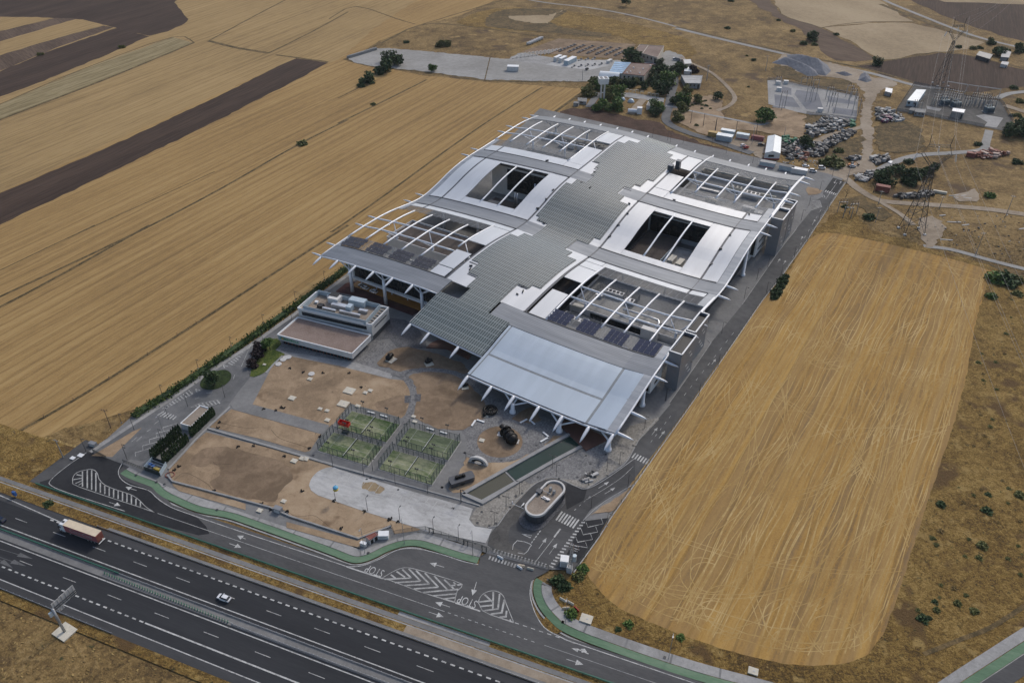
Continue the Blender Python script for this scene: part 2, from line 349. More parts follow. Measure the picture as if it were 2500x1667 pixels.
ground('brown_roof', [(0.33, (0.060, 0.050, 0.045)), (0.67, (0.105, 0.088, 0.078))], [(0.08, 1, 3), (1.2, .7, 3)])
ground('grey_roof', [(0.33, (0.20, 0.195, 0.185)), (0.67, (0.30, 0.295, 0.28))], [(0.08, 1, 4), (1.2, .6, 3)])
ground('pool_water_green', [(0.4, (0.012, 0.032, 0.026)), (0.6, (0.018, 0.042, 0.034))], [(0.05, 1, 2)], rough=0.06)
ground('pool_water_murky', [(0.4, (0.070, 0.068, 0.048)), (0.6, (0.088, 0.085, 0.062))], [(0.05, 1, 2)], rough=0.10)
def cobbles(name, c0, c1, cell, joint=0.35):
    """small setts: voronoi cells, each with its own tone, on a darker bed"""
    m, nt, b = _new(name, 0.9, 0, 0.2); v = _pos(nt)
    vo = nt.nodes.new('ShaderNodeTexVoronoi'); vo.inputs['Scale'].default_value = 1.0 / cell; nt.links.new(v, vo.inputs['Vector'])
    f = _math(nt, 'ADD', _math(nt, 'MULTIPLY', vo.outputs['Color'], 0.5), _math(nt, 'MULTIPLY', _noise(nt, v, 0.06, 4), 0.9))
    col = _ramp(nt, f, [(0.35, c0), (1.0, c1)])
    e = _ramp(nt, vo.outputs['Distance'], [(0.55, (0, 0, 0)), (0.75, (1, 1, 1))])
    col = _mix(nt, _math(nt, 'MULTIPLY', e, joint), col, (0.04, 0.04, 0.04))
    nt.links.new(col, b.inputs['Base Color']); return m
cobbles('setts_grey', (0.105, 0.105, 0.108), (0.270, 0.265, 0.258), 0.55)
cobbles('setts_beige', (0.185, 0.172, 0.150), (0.345, 0.325, 0.290), 0.6)
cobbles('setts_dark', (0.058, 0.060, 0.066), (0.165, 0.165, 0.172), 0.5)
plain('gutter_grey', (0.20, 0.22, 0.235), 0.5, 0.3, 0.15, 1)
plain('white_paint', (0.74, 0.75, 0.75), 0.45, 0.0, 0.05, 0.8)
plain('white_wall', (0.60, 0.59, 0.57), 0.6, 0, 0.07, 0.6)
plain('cream_wall', (0.50, 0.44, 0.37), 0.8, 0, 0.12, 0.5)
plain('steel_white', (0.72, 0.735, 0.76), 0.38, 0.15, 0.05, 0.5)
plain('steel_grey', (0.33, 0.34, 0.36), 0.42, 0.5, 0.1, 1)
plain('galvanised', (0.34, 0.35, 0.365), 0.45, 0.5, 0.12, 1)
plain('dark_steel', (0.045, 0.048, 0.052), 0.5, 0.4, 0.2, 1)
plain('black_iron', (0.016, 0.015, 0.014), 0.5, 0.6, 0.3, 2)
plain('rail_green', (0.030, 0.125, 0.085), 0.55, 0.1, 0.2, .6)
plain('fence_dark', (0.035, 0.048, 0.048), 0.5, 0.3, 0.15, 1)
plain('concrete_white', (0.52, 0.51, 0.49), 0.8, 0, 0.12, 0.7)
plain('concrete_grey', (0.27, 0.27, 0.265), 0.85, 0, 0.14, 0.5)
plain('slab_pale', (0.55, 0.51, 0.42), 0.85, 0, 0.12, 1.5)
plain('tower_grey', (0.215, 0.222, 0.238), 0.6, 0.2, 0.06, .4)
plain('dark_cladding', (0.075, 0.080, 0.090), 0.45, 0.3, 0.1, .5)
plain('dark_glass', (0.012, 0.017, 0.019), 0.06, 0.0, 0.3, 0.3, spec=0.8)
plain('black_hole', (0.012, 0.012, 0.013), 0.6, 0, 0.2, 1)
plain('red_paint', (0.36, 0.020, 0.016), 0.45, 0, 0.2, 1)
plain('lift_red', (0.55, 0.035, 0.020), 0.4, 0, 0.15, 1)
plain('rust_red', (0.20, 0.060, 0.045), 0.7, 0, 0.25, 1)
plain('orange_paint', (0.55, 0.20, 0.03), 0.5, 0, 0.2, 1)
plain('yellow_paint_metal', (0.55, 0.40, 0.05), 0.5, 0, 0.15, 1)
plain('ochre', (0.42, 0.28, 0.10), 0.7, 0, 0.15, 1)
plain('blue_paint', (0.03, 0.10, 0.30), 0.5, 0, 0.2, 1)
plain('blue_roof', (0.22, 0.36, 0.52), 0.4, 0.2, 0.25, .25)
plain('pale_blue', (0.42, 0.50, 0.55), 0.45, 0.2, 0.08, 1)
plain('roof_sheet_white', (0.62, 0.66, 0.68), 0.45, 0.1, 0.07, .3)
plain('rubber', (0.012, 0.012, 0.012), 0.8, 0, 0.2, 2)
plain('car_white', (0.74, 0.75, 0.76), 0.25, 0, 0.03, 1)
plain('car_black', (0.012, 0.013, 0.016), 0.22, 0.1, 0.1, 1)
plain('car_blue', (0.020, 0.030, 0.055), 0.22, 0.2, 0.1, 1)
plain('car_red', (0.42, 0.02, 0.02), 0.25, 0, 0.1, 1)
plain('car_silver', (0.38, 0.39, 0.40), 0.28, 0.6, 0.05, 1)
plain('trailer_cream', (0.62, 0.52, 0.38), 0.6, 0, 0.08, .7)
plain('trailer_red', (0.34, 0.095, 0.105), 0.55, 0, 0.15, .5)
plain('logo_green', (0.02, 0.30, 0.12), 0.5, 0, 0.05, 1)
plain('logo_orange', (0.75, 0.30, 0.03), 0.5, 0, 0.05, 1)
plain('logo_blue', (0.10, 0.35, 0.55), 0.5, 0, 0.05, 1)
plain('bark', (0.075, 0.055, 0.040), 0.9, 0, 0.25, 4)
plain('wood', (0.20, 0.13, 0.075), 0.8, 0, 0.2, 2)
plain('plastic_green', (0.02, 0.28, 0.12), 0.5, 0, 0.15, 1)
plain('tarp_green', (0.02, 0.14, 0.07), 0.7, 0, 0.3, .8)
plain('scrap_purple', (0.12, 0.02, 0.07), 0.6, 0, 0.3, 1)
plain('duct_metal', (0.60, 0.61, 0.62), 0.3, 0.7, 0.1, .5)
plain('equipment_beige', (0.58, 0.54, 0.46), 0.6, 0, 0.1, 1)
plain('pv_cell', (0.075, 0.078, 0.115), 0.3, 0.2, 0.15, .6)
plain('pv_dark', (0.085, 0.080, 0.086), 0.35, 0.2, 0.2, .6)
plain('terracotta_deck', (0.105, 0.050, 0.036), 0.7, 0, 0.15, .5)
plain('insulator', (0.10, 0.06, 0.045), 0.4, 0, 0.2, 2)
plain('transformer', (0.10, 0.15, 0.18), 0.5, 0.2, 0.1, 1)
def leafmat(name, c0, c1, c2):
    m, nt, b = _new(name, 0.75, 0, 0.2)
    gi = nt.nodes.new('ShaderNodeNewGeometry'); oi = nt.nodes.new('ShaderNodeObjectInfo')
    f = _math(nt, 'ADD', _math(nt, 'MULTIPLY', gi.outputs['Random Per Island'], 0.7), _math(nt, 'MULTIPLY', oi.outputs['Random'], 0.3))
    nt.links.new(_ramp(nt, f, [(0.1, c0), (0.5, c1), (0.9, c2)]), b.inputs['Base Color'])
    return m
leafmat('leaf_green', (0.038, 0.074, 0.018), (0.079, 0.140, 0.032), (0.140, 0.201, 0.052))
leafmat('leaf_dark', (0.023, 0.042, 0.017), (0.042, 0.072, 0.027), (0.076, 0.110, 0.042))
leafmat('leaf_olive', (0.068, 0.078, 0.024), (0.115, 0.124, 0.041), (0.176, 0.176, 0.065))
leafmat('leaf_purple', (0.012, 0.008, 0.010), (0.026, 0.016, 0.018), (0.045, 0.030, 0.028))
leafmat('leaf_hedge', (0.027, 0.051, 0.012), (0.057, 0.093, 0.021), (0.099, 0.135, 0.036))
leafmat('leaf_dry', (0.130, 0.085, 0.032), (0.230, 0.155, 0.056), (0.340, 0.245, 0.100))
leafmat('rubble', (0.03, 0.03, 0.03), (0.12, 0.115, 0.11), (0.48, 0.47, 0.45))
leafmat('rubble_red', (0.10, 0.03, 0.02), (0.25, 0.10, 0.07), (0.5, 0.40, 0.34))
def roof_sheet(name, c, angle, pitch, metal=0.35, rough=0.32):
    """standing-seam metal: fine ribs along the fall"""
    m, nt, b = _new(name, rough, metal)
    sx = nt.nodes.new('ShaderNodeSeparateXYZ'); nt.links.new(_pos(nt, angle), sx.inputs[0])
    s = _math(nt, 'SINE', _math(nt, 'MULTIPLY', sx.outputs[0], 2 * math.pi / pitch))
    n = _noise(nt, _pos(nt, angle, (1, 0.05, 1)), 0.25, 3)
    lo = tuple(x * 0.90 for x in c)
    col = _ramp(nt, n, [(0.35, lo), (0.65, c)])
    col = _mix(nt, _ramp(nt, s, [(0.80, (0, 0, 0)), (1.0, (0.35, 0.35, 0.35))]), col, tuple(x * 0.6 for x in c))
    nt.links.new(col, b.inputs['Base Color']); _bump(nt, b, s, 0.08, 0.05); return m
roof_sheet('roof_white', (0.60, 0.62, 0.635), BA, 0.5)
roof_sheet('roof_sky_tint', (0.45, 0.52, 0.585), BA, 0.5, 0.45, 0.34)  # front canopy metal, with the sky's reflection tinted into its base colour
def grille(name, c0, c1, pitch, metal=0.5):
    m, nt, b = _new(name, 0.5, metal)
    sx = nt.nodes.new('ShaderNodeSeparateXYZ'); nt.links.new(_pos(nt, BA), sx.inputs[0])
    s = _math(nt, 'SINE', _math(nt, 'MULTIPLY', sx.outputs[1], 2 * math.pi / pitch))
    n = _noise(nt, _pos(nt, BA, (.1, 1, 1)), 0.5, 4)
    col = _ramp(nt, _math(nt, 'ADD', _math(nt, 'MULTIPLY', s, 0.12), n), [(0.35, c0), (0.65, c1)])
    nt.links.new(col, b.inputs['Base Color']); return m
grille('band_grey', (0.155, 0.170, 0.190), (0.225, 0.242, 0.265), 0.9, .3)
grille('edge_grille', (0.24, 0.26, 0.285), (0.34, 0.36, 0.385), 0.6)
def glassmat(name, c, rough):
    m, nt, b = _new(name, rough, 0.0, 0.7)
    oi = _noise(nt, _pos(nt), 0.9, 1); n = _noise(nt, _pos(nt, BA), 0.05, 3)
    f = _math(nt, 'ADD', _math(nt, 'MULTIPLY', oi, 0.5), _math(nt, 'MULTIPLY', n, 0.5))
    nt.links.new(_ramp(nt, f, [(0.3, tuple(x * 0.85 for x in c)), (0.7, tuple(x * 1.18 for x in c))]), b.inputs['Base Color']); return m
glassmat('roof_glass', (0.070, 0.084, 0.082), 0.18)
glassmat('front_glass', (0.062, 0.082, 0.080), 0.16)
plain('mullion', (0.265, 0.300, 0.300), 0.4, 0.2, 0.08, .5)
def netting(name, c, alpha):
    m, nt, b = _new(name, 0.6, 0); b.inputs['Base Color'].default_value = (*c, 1); b.inputs['Alpha'].default_value = alpha; return m
netting('court_mesh', (0.10, 0.14, 0.14), 0.30)
netting('court_glass', (0.10, 0.16, 0.15), 0.25)
netting('rail_mesh', (0.09, 0.10, 0.10), 0.35)
netting('screen_mesh', (0.16, 0.17, 0.18), 0.5)

# ================================================================ THE SETTING: ground, fields, roads
tag(MB().sheet([(-2600, -400), (2600, -400), (2600, 3600), (-2600, 3600)], 0.0).build('ground', 'dry_grass'), kind='structure')

# ---- fields on the left and at the back
area('stubble_field', rag(gp('W', [(-1400,1000),(-300,1120),(0,1050),(60,1020),(150,985),(310,940),(560,790),(790,640),(1000,500),(1300,245),(1345,205),(1110,188),(965,173),(800,138),
  (870,95),(960,60),(1060,35),(1140,0),(1300,-140),(-900,-220),(-1800,300)]), .8, 6), 'stubble')
area('far_stubble_field', rag(gp('A', [(-1500,2400),(0,1305),(2000,395),(2215,425),(2300,400),(2530,190),(3200,-250),(-600,-350),(-2600,900)]), .8, 6), 'stubble_far')
area('ploughed_strip', rag(gp('A', [(-1200,1850),(0,1305),(700,1010),(1500,640),(1880,450),(2000,395),(2215,425),(2100,490),(1500,800),(900,1090),(300,1380),(0,1515),(-1200,2120)]), .8, 6), 'ploughed')
area('ploughed_field', rag(gp('A', [(-900,60),(0,115),(250,118),(560,135),(780,188),(1010,245),(1130,215),(1250,160),(1272,130),(1180,20),(1240,-40),(1300,-260),(-900,-260)]), .8, 6), 'ploughed')
area('ploughed_field', rag(gp('A', [(-900,800),(0,482),(380,330),(790,190),(1010,247),(700,380),(300,545),(0,655),(-900,1010)]), .8, 6), 'ploughed')
area('ploughed_field', rag(gp('A', [(-900,640),(0,375),(400,255),(700,176),(770,186),(380,325),(0,478),(-900,790)]), .8, 6), 'ploughed_brown')
area('ploughed_field', rag(gp('A', [(-900,430),(0,212),(380,122),(520,127),(0,282),(-900,520)]), .8, 6), 'ploughed_brown')
area('pale_stubble_field', rag(gp('A', [(-600,930),(0,708),(560,470),(1165,252),(1305,290),(700,540),(0,808),(-600,1040)]), .8, 6), 'pale_stubble')
for pts, w in ((gp('A', [(-400,965),(0,810),(700,542),(1310,290)]), 2.6), (gp('A', [(-400,870),(0,706),(560,468),(1165,252),(1310,290)]), 1.3), (gp('A', [(1405,277),(1600,325),(1815,360)]), 4.0),
  (gp('A', [(1420,272),(1700,120),(1930,0)]), 1.6), (gp('A', [(1815,360),(2100,220),(2351,82)]), 1.8), (gp('A', [(1860,372),(2215,420)]), 2.4),
  (gp('A', [(-100,2050),(930,1568),(1500,1270),(2000,985),(2351,810)]), 1.6), (gp('A', [(300,1680),(550,1568),(1450,1160)]), 0.7), (gp('D', [(-200,640),(0,552),(420,330),(1010,0)]), 1.7),
  (gp('D', [(-200,400),(0,305),(640,0)]), 0.8), (gp('D', [(-100,1515),(0,1462),(500,1180),(1000,870),(1560,512),(2351,0)]), 1.5), (gp('B', [(55,405),(300,290),(550,172),(820,172),(1300,240),(1480,262)]), 2.2),
  (gp('B', [(-60,130),(120,45),(400,130),(520,165)]), 1.4), (gp('B', [(560,170),(820,90),(1120,0)]), 1.6), (gp('B', [(40,400),(230,450),(640,495),(1000,545),(1560,555),(1720,545)]), 2.6),
  (gp('B', [(600,540),(300,690),(0,835)]), 1.6), (gp('B', [(1380,590),(1000,830),(700,1040),(330,1310),(0,1540),(-40,1562)]), 1.4), (gp('B', [(0,665),(150,590)]), 1.2), (gp('B', [(1740,560),(1560,690),(1420,790)]), 2.4)):
    path('field_margin', smooth(pts, 3), w, 'weed_line')

# ---- the country at the back right
for nm, mt, pts in (
  ('ploughed_field', 'ploughed_brown', [(470,-10),(620,-10),(745,120),(1000,192),(1250,335),(1350,400),(1200,425),(1070,412),(980,340),(880,230),(700,130)]),
  ('ploughed_field', 'ploughed', [(1230,450),(1400,420),(1620,388),(1800,362),(1950,368),(2351,470),(2700,560),(2351,585),(2060,622),(1820,605),(1600,568)]),
  ('ploughed_field', 'ploughed', [(1480,-60),(1610,15),(1900,150),(2351,285),(2900,420),(2900,-60)]),
  ('tan_field', 'tan_field', [(620,-40),(1330,-20),(1590,148),(1350,152),(1000,188),(745,118)]),
  ('tan_field', 'tan_field', [(1012,192),(1300,157),(1610,157),(2100,288),(2000,330),(1720,358),(1400,410),(1270,332)]),
  ('tan_field', 'tan_field', [(1650,-60),(2600,-60),(2600,40),(2200,25),(1800,15)])):
    area(nm, rag(gp('C', pts), 2.5, 12), mt)
area('weedy_ground', rag(smooth(gp('B', [(800,150),(1050,60),(1400,60),(1700,100),(2351,260),(2351,420),(1900,250),(1500,230),(1000,190)]), 2, True), 1.3, 3), 'near_dry_grass')
area('rubble_bank', rag(smooth(gp('B', [(1000,180),(1050,90),(1200,60),(1560,70),(1420,150),(1600,200),(1840,230),(1780,255),(1400,220)]), 2, True), 1.3, 3), 'weed_line')
area('pale_spoil', rag(smooth(gp('B', [(1160,110),(1420,105),(1560,55),(1480,90),(1420,160),(1200,140)]), 2, True), 1.3, 3), 'tan_field')
for pts, w in ((gp('C', [(1330,-60),(1400,0),(1650,105),(2000,240),(2351,330),(2800,440)]), 4.5), (gp('B', [(1150,-25),(1400,20),(1700,55),(2000,110),(2351,200)]), 3.0),
  (gp('C', [(0,192),(300,265),(600,335),(1050,440),(1330,500),(1600,575),(1790,600)]), 5.0)):
    path('country_road', smooth(pts, 4), w, 'gravel_yard')
path('field_margin', smooth(gp('C', [(0,183),(300,252),(600,322),(1050,420),(1300,470),(1600,555)]), 3), 3.0, 'weed_line')
path('field_margin', smooth(gp('C', [(1380,30),(1650,135),(1900,225),(2100,285),(2351,350)]), 3), 5.5, 'weed_line')
path('field_margin', smooth(gp('C', [(960,195),(1100,170),(1300,150),(1600,152)]), 3), 1.6, 'weed_line')
path('field_margin', smooth(gp('C', [(1230,445),(1600,385),(1850,355),(2351,465)]), 3), 1.8, 'weed_line')
# gravel store yard and trial rows
area('gravel_yard', rag(smooth(gp('B', [(70,402),(250,332),(480,340),(1030,390),(1160,402),(1230,358),(1470,398),(1850,408),(1970,420),(1900,480),(1770,547),(1550,550),(1000,540),(640,490),(230,446)]), 2, True), 1.3, 3), 'gravel_yard')
area('yard_extension', gp('B', [(1150,408),(1240,358),(1470,395),(1400,440)]), 'concrete')
area('yard_extension', gp('B', [(1400,440),(1500,405),(1830,408),(1850,440),(1700,475)]), 'pale_concrete')
area('trial_plot', gp('B', [(1240,352),(1490,262),(2010,302),(1950,405)]), 'damp_shade_soil')
path('yard_joint', gp('B', [(1028,388),(992,540)]), 0.9, 'weed_line')
# substation yards
area('substation_yard', gp('C', [(618,545),(680,540),(1232,652),(1215,815),(880,772),(740,742),(625,705)]), 'concrete')
for pts in ([(665,640),(790,660),(840,730),(670,715)], [(700,580),(780,600),(780,645),(705,630)], [(815,610),(960,630),(1000,750),(880,740),(800,640)], [(1020,650),(1225,690),(1222,710),(1030,690)],
  [(1060,725),(1225,750),(1222,790),(1055,765)], [(660,715),(740,730),(735,745),(650,725)], [(900,770),(1215,800),(1210,818),(900,785)]):
    area('gravel_bed', gp('C', pts), 'blue_gravel')
area('substation_yard', gp('a8', [(545,262),(1010,350),(1960,520),(2010,600),(2180,900),(2010,1010),(1240,860),(700,740),(250,680)]), 'asphalt_yard')
area('concrete_apron', gp('a8', [(1560,760),(1700,740),(2010,800),(1900,960),(1700,930),(1750,870)]), 'concrete')
area('concrete_apron', gp('a8', [(750,600),(1000,650),(960,690),(760,650)]), 'concrete')
path('access_lane', smooth(gp('a8', [(1780,1000),(1730,1180),(1660,1320),(1200,1370),(700,1400),(400,1460),(150,1560),(-50,1660)]), 5), 5.0, 'gravel_yard')
path('access_lane', smooth(gp('a8', [(1900,480),(2100,400),(2450,360)]), 4), 5.0, 'gravel_yard')
path('access_lane', smooth(gp('a8', [(2030,590),(2250,660),(2600,770)]), 4), 6.0, 'dirt_road')
# gravel heaps' apron, dirt roads
area('dirt_apron', rag(smooth(gp('a7', [(380,130),(1050,260),(1480,380),(1640,470),(1780,480),(2000,540),(1930,600),(1780,650),(1700,760),(1640,900),(1650,1180),(1640,1568),(1500,1568),(1490,1190),(1480,1100),(1500,850),(1530,700),(1450,600),(1330,520),(1050,470),(750,440),(350,300)]), 2, True), 1.3, 3), 'dirt_road')
path('dirt_track', smooth(gp('a7', [(1500,1180),(1300,1230),(1050,1290),(850,1380),(700,1460)]), 5), 4.0, 'dirt_road')
area('dirt_apron', rag(smooth(gp('a6', [(2140,860),(2290,860),(2300,1000),(2340,1100),(2090,1130),(1750,1230),(1700,1195),(1480,1150),(1350,1120),(1700,1060),(2000,1000)]), 2, True), 1.3, 3), 'dirt_road')
path('dirt_track', smooth(gp('S', [(330,110),(480,150),(600,250),(760,350),(900,395),(1200,420),(1600,445),(2000,480),(2351,530),(2800,600)]), 5), 5.0, 'dirt_road')
path('dirt_track', smooth(gp('S', [(780,350),(900,430),(1050,520),(1200,640)]), 5), 3.0, 'dirt_road')
path('dirt_track', smooth(gp('S', [(1300,860),(1600,900),(2000,1010),(2351,1100),(2800,1220)]), 5), 3.2, 'gravel_yard')
area('bare_patch', rag(smooth(gp('S', [(1250,560),(1500,600),(1480,780),(1380,860),(1300,830)]), 2, True), 1.3, 3), 'dirt_road')
area('bare_patch', rag(smooth(gp('S', [(1640,340),(1840,260),(1900,380),(1700,400)]), 2, True), 1.3, 3), 'dirt_road')
area('bare_patch', rag(smooth(gp('a6', [(870,210),(1180,250),(1230,300),(1340,320),(1330,460),(1290,620),(1000,600),(760,560),(560,530),(0,480),(0,340),(600,420)]), 2, True), 1.3, 3), 'bare_soil')
area('bare_patch', rag(smooth(gp('a5', [(1660,800),(2000,760),(2349,760),(2349,1400),(2150,1300),(1700,1100),(1640,1000)]), 2, True), 1.3, 3), 'bare_soil')
area('container_yard', rag(smooth(gp('a6', [(330,640),(520,640),(760,690),(720,920),(700,960),(610,880),(380,790),(200,710)]), 2, True), 1.3, 3), 'dirt_road')
# banks with green-brown weeds
for c, pts in (('a6', [(1640,800),(1700,700),(1900,650),(2140,620),(2120,830),(1980,960),(1800,1040),(1650,1050),(1600,950)]), ('a7', [(700,1010),(950,1020),(1000,1080),(700,1180)]),
   ('a7', [(230,320),(420,310),(600,400),(760,450),(1000,500),(1300,520),(1320,680),(900,600),(500,500),(230,440)]), ('a7', [(1700,1180),(2000,1100),(2349,1200),(2349,1480),(1950,1560),(1720,1450)]),
   ('S', [(120,660),(700,760),(1200,860),(1700,990),(2351,1150),(2351,1180),(1600,1000),(1000,850),(500,745),(150,690)]), ('S', [(400,380),(620,340),(950,540),(800,580),(600,450)])):
    area('weedy_bank', rag(smooth(gp(c, pts), 3, True), 2.2, 3), 'weed_line')
# turned earth strip behind the campus and its lane
area('turned_earth_strip', rag(smooth(gp('a5', [(110,930),(450,920),(800,990),(1200,1080),(1450,1110),(1600,1220),(2000,1380),(2500,1540),(2900,1640),(2900,1720),(2300,1560),(1200,1300),(100,1050)]), 2, True), 1.3, 3), 'turned_earth')
path('campus_lane', smooth(gp('a5', [(1540,150),(1500,300),(1680,480),(1640,700),(1600,900),(1560,1060),(1640,1160),(1900,1270),(2200,1360),(2500,1460),(2800,1560)]), 5), 6.0, 'asphalt_campus')
area('back_yard', rag(smooth(gp('a5', [(1240,260),(1420,200),(1560,90),(1700,120),(1900,240),(1800,330),(1600,340),(1440,300)]), 2, True), 1.3, 3), 'gravel_yard')
area('garden_paving', gp('a5', [(760,690),(1050,690),(1540,770),(1530,830),(1300,800),(900,740)]), 'concrete')
path('garden_path', gp('a5', [(600,690),(450,900)]), 5.0, 'pavement_grey')
path('garden_path', gp('a5', [(1240,780),(1050,1000)]), 5.5, 'dirt_road')
path('garden_path', smooth(gp('a5', [(1560,880),(1700,900),(2000,970),(2349,1040),(2700,1110),(2900,1150),(3040,1120)]), 3), 2.6, 'concrete')
path('garden_path', smooth(gp('C', [(80,420),(250,500),(390,640),(370,710),(280,750)]), 4), 3.2, 'dirt_road')

# ---- right-hand field with its straw tracks, and the rough ground beside it
area('rough_ground', rag(smooth(gp('W', [(1900,500),(2000,530),(2270,610),(2400,650),(2900,760),(2900,1300),(2500,1600),(1900,1680),(1640,1560),(1500,1520),(1330,1440),(1290,1340)]), 2, True), 1.3, 3), 'near_dry_grass')
FIELD = gp('W', [(1893,536),(1960,545),(2100,575),(2260,618),(2268,640),(2240,740),(2210,900),(2130,1150),(2050,1400),(2010,1480),(1950,1520),(1800,1525),(1600,1470),(1430,1400),(1355,1330),(1345,1290),(1400,1180),(1540,960),(1700,745),(1800,640),(1850,560)])
area('cut_field', rag(smooth(FIELD, 4, True), .25, 2), 'stubble_right'); FIELD_Z = _Z[0]

# ---- motorway and frontage road
S0, S1 = -420.0, 420.0
def lane(name, t0, t1, mat, s0=S0, s1=S1): return area(name, [hw(s0, t0), hw(s1, t0), hw(s1, t1), hw(s0, t1)], mat)
lane('verge', -16.2, 40.5, 'near_dry_grass', S0, 20)
lane('verge', -16.2, 31.0, 'near_dry_grass', 20, S1)
m_low = lane('motorway', -13.2, 0.9, 'asphalt_motorway')
lane('hard_shoulder', -13.4, -11.0, 'asphalt_shoulder')
lane('median', 0.75, 3.85, 'pavement_grey')
m_up = lane('motorway', 3.7, 15.2, 'asphalt_motorway')
lane('hard_shoulder', 12.5, 14.9, 'asphalt_shoulder')
lane('slab_strip', 15.3, 16.4, 'pavement_grey', 28, S1)
lane('gutter', 19.25, 20.7, 'pavement_grey')
lane('verge', 16.4, 18.9, 'dirt_road', 132, S1)
path('kerb_line', [hw(-30, 18.7), hw(S1, 19.05)], 0.35, 'kerb_stone')
lane('gutter_slab', 20.8, 22.0, 'concrete', 128, 156)
front = area('frontage_road', [hw(-12, 22.45), hw(S1, 22.45), hw(S1, 31.2), hw(180, 31.2), hw(120, 31.2), hw(40, 31.2), hw(10, 45), hw(-10, 45)], 'asphalt_road')
# widened mouth of the left gate and the right entrance
mouthL = area('gate_mouth', smooth(gp('I', [(385,520),(480,470),(600,380),(840,215),(1010,270),(1180,330),(1140,400),(1180,470),(1280,520),(1420,570),(1500,650),(1560,700),(1900,850),(1900,1010),(700,650)]), 3, True), 'asphalt_fresh')
mouthR = area('gate_mouth', smooth(gp('N', [(180,455),(330,445),(480,385),(620,310),(760,280),(900,290),(1100,340),(1300,400),(1440,445),(1520,330),(2100,460),(2000,560),(1950,600),(1935,720),(1960,850),(2010,960),(2100,1060),(2250,1160),(1700,1000),(900,720)]), 3, True), 'asphalt_road')

# cycle track, footway and kerb, traced round the two mouths
cyc = [hw(s, 34.1) for s in (S1, 300, 240)] + gp('Q', [(1550,1500),(700,1210),(330,1060),(200,960),(100,840),(50,720),(50,620),(70,585)])
cycR = smooth(cyc, 4)
cyc2 = smooth(gp('N', [(1440,400),(1250,350),(1000,270),(860,235),(720,240),(560,290),(430,355),(320,390),(220,385),(0,300)]) + [hw(70, 34.2), hw(60, 34.2)] + gp('I', [(1900,760),(1640,650),(1540,590),(1480,530),(1380,490),(1250,440),(1180,400)]), 4)
cycle = []
for k, c in enumerate((cycR, cyc2)):
    o = offset(c, 3.0 if k == 0 else -3.0)
    MBk = MB().ribbon(c, 2.3, nz()); cycle.append(tag(MBk.build('cycle_track', 'cycle_green'), kind='structure'))
    MBz = nz(); tag(MB().ribbon(offset(c, -2.75), 2.9, MBz).build('footway', 'concrete'), kind='structure')
    tag(MB().kerb(offset(c, 1.75), 0.5, 0.0, 0.17).build('kerb', 'kerb_stone'), kind='structure')
    tag(MB().kerb(offset(c, -1.22), 0.18, 0.0, 0.15).build('kerb', 'kerb_stone'), kind='structure')
    # darker joints across the footway
    acc = 0.0; last = c[0]
    for i in range(1, len(c) - 1):
        acc += (c[i] - c[i - 1]).length
        if acc > 11.5:
            acc = 0.0; d = (c[i + 1] - c[i - 1]).normalized(); n = Vector((-d.y, d.x, 0)); p = c[i] - n * 2.75
            tag(MB().ribbon([p - n * 1.45, p + n * 1.45], 0.55, MBz + 0.008).build('footway_joint', 'pavement_grey'), kind='structure')

# ---------------------------------------------------------------- road markings (children of the road they are painted on)
def dashes(name, t, ln, gap, w, s0, s1, parent, mat='road_paint', start=0.0):
    z = mz(parent); b = MB(); s = s0 + start
    while s < s1:
        b.ribbon([hw(s, t), hw(s + ln, t)], w, z); s += ln + gap
    return b.build(name, mat, parent)
def line(name, pts, w, parent, mat='road_paint', sm=0): return path(name, pts, w, mat, mz(parent), parent, sm)
line('edge_line', [hw(S0, 0), hw(S1, 0)], 0.30, m_low); line('edge_line', [hw(S0, -10.75), hw(S1, -10.85)], 0.28, m_low)
dashes('lane_dashes', -3.55, 5.0, 12.0, 0.16, S0, S1, m_low, start=7.2)
dashes('exit_dashes', -7.16, 1.35, 1.25, 0.42, S0, 63, m_low); line('exit_line', [hw(63, -7.16), hw(S1, -7.2)], 0.42, m_low)
line('edge_line', [hw(S0, 4.85), hw(S1, 4.7)], 0.30, m_up); dashes('lane_dashes', 8.55, 5.0, 10.9, 0.16, S0, S1, m_up, start=3.6)
dashes('exit_dashes', 12.15, 1.35, 1.25, 0.42, 8, S1, m_up); line('edge_line', [hw(S0, 16.6), hw(-15, 14.1), hw(14, 12.4)], 0.28, m_up)
line('edge_line', smooth(gp('I', [(1170,325),(1135,400),(1160,470),(1250,530),(1420,580),(1500,650),(1600,720),(1750,785),(2352,990)]) + [hw(99, 30.2), hw(106, 30.2)], 4), 0.22, front)
line('edge_line', [hw(175, 30.3), hw(S1, 29.9)], 0.24, front)
line('edge_line', smooth(gp('N', [(180,460),(330,450),(500,385),(640,310),(760,285),(900,295),(1100,345),(1300,410),(1440,438)]), 4), 0.22, front)
line('edge_line', smooth(gp('N', [(1950,600),(1935,720),(1965,850),(2020,970),(2110,1070),(2352,1190)]) + [hw(176, 30.4)], 4), 0.22, front)
line('edge_line', smooth(gp('I', [(830,220),(650,345),(490,480),(500,540),(700,620),(1200,780)]), 4), 0.20, front)
line('centre_line', [hw(38, 26.6), hw(140, 26.5)], 0.13, front); line('centre_line', [hw(170, 26.6), hw(S1, 26.7)], 0.13, front, 'worn_paint')
dashes('centre_dashes', 26.5, 1.0, 1.1, 0.16, 141, 168, front)
dashes('give_way_dashes', 30.3, 1.2, 1.2, 0.2, 160, 175, front)
line('stop_line', [hw(106, 30.1), hw(118, 30.2)], 0.42, front); line('stop_line', gp('N', [(1220,805),(1460,885)]), 0.42, front)
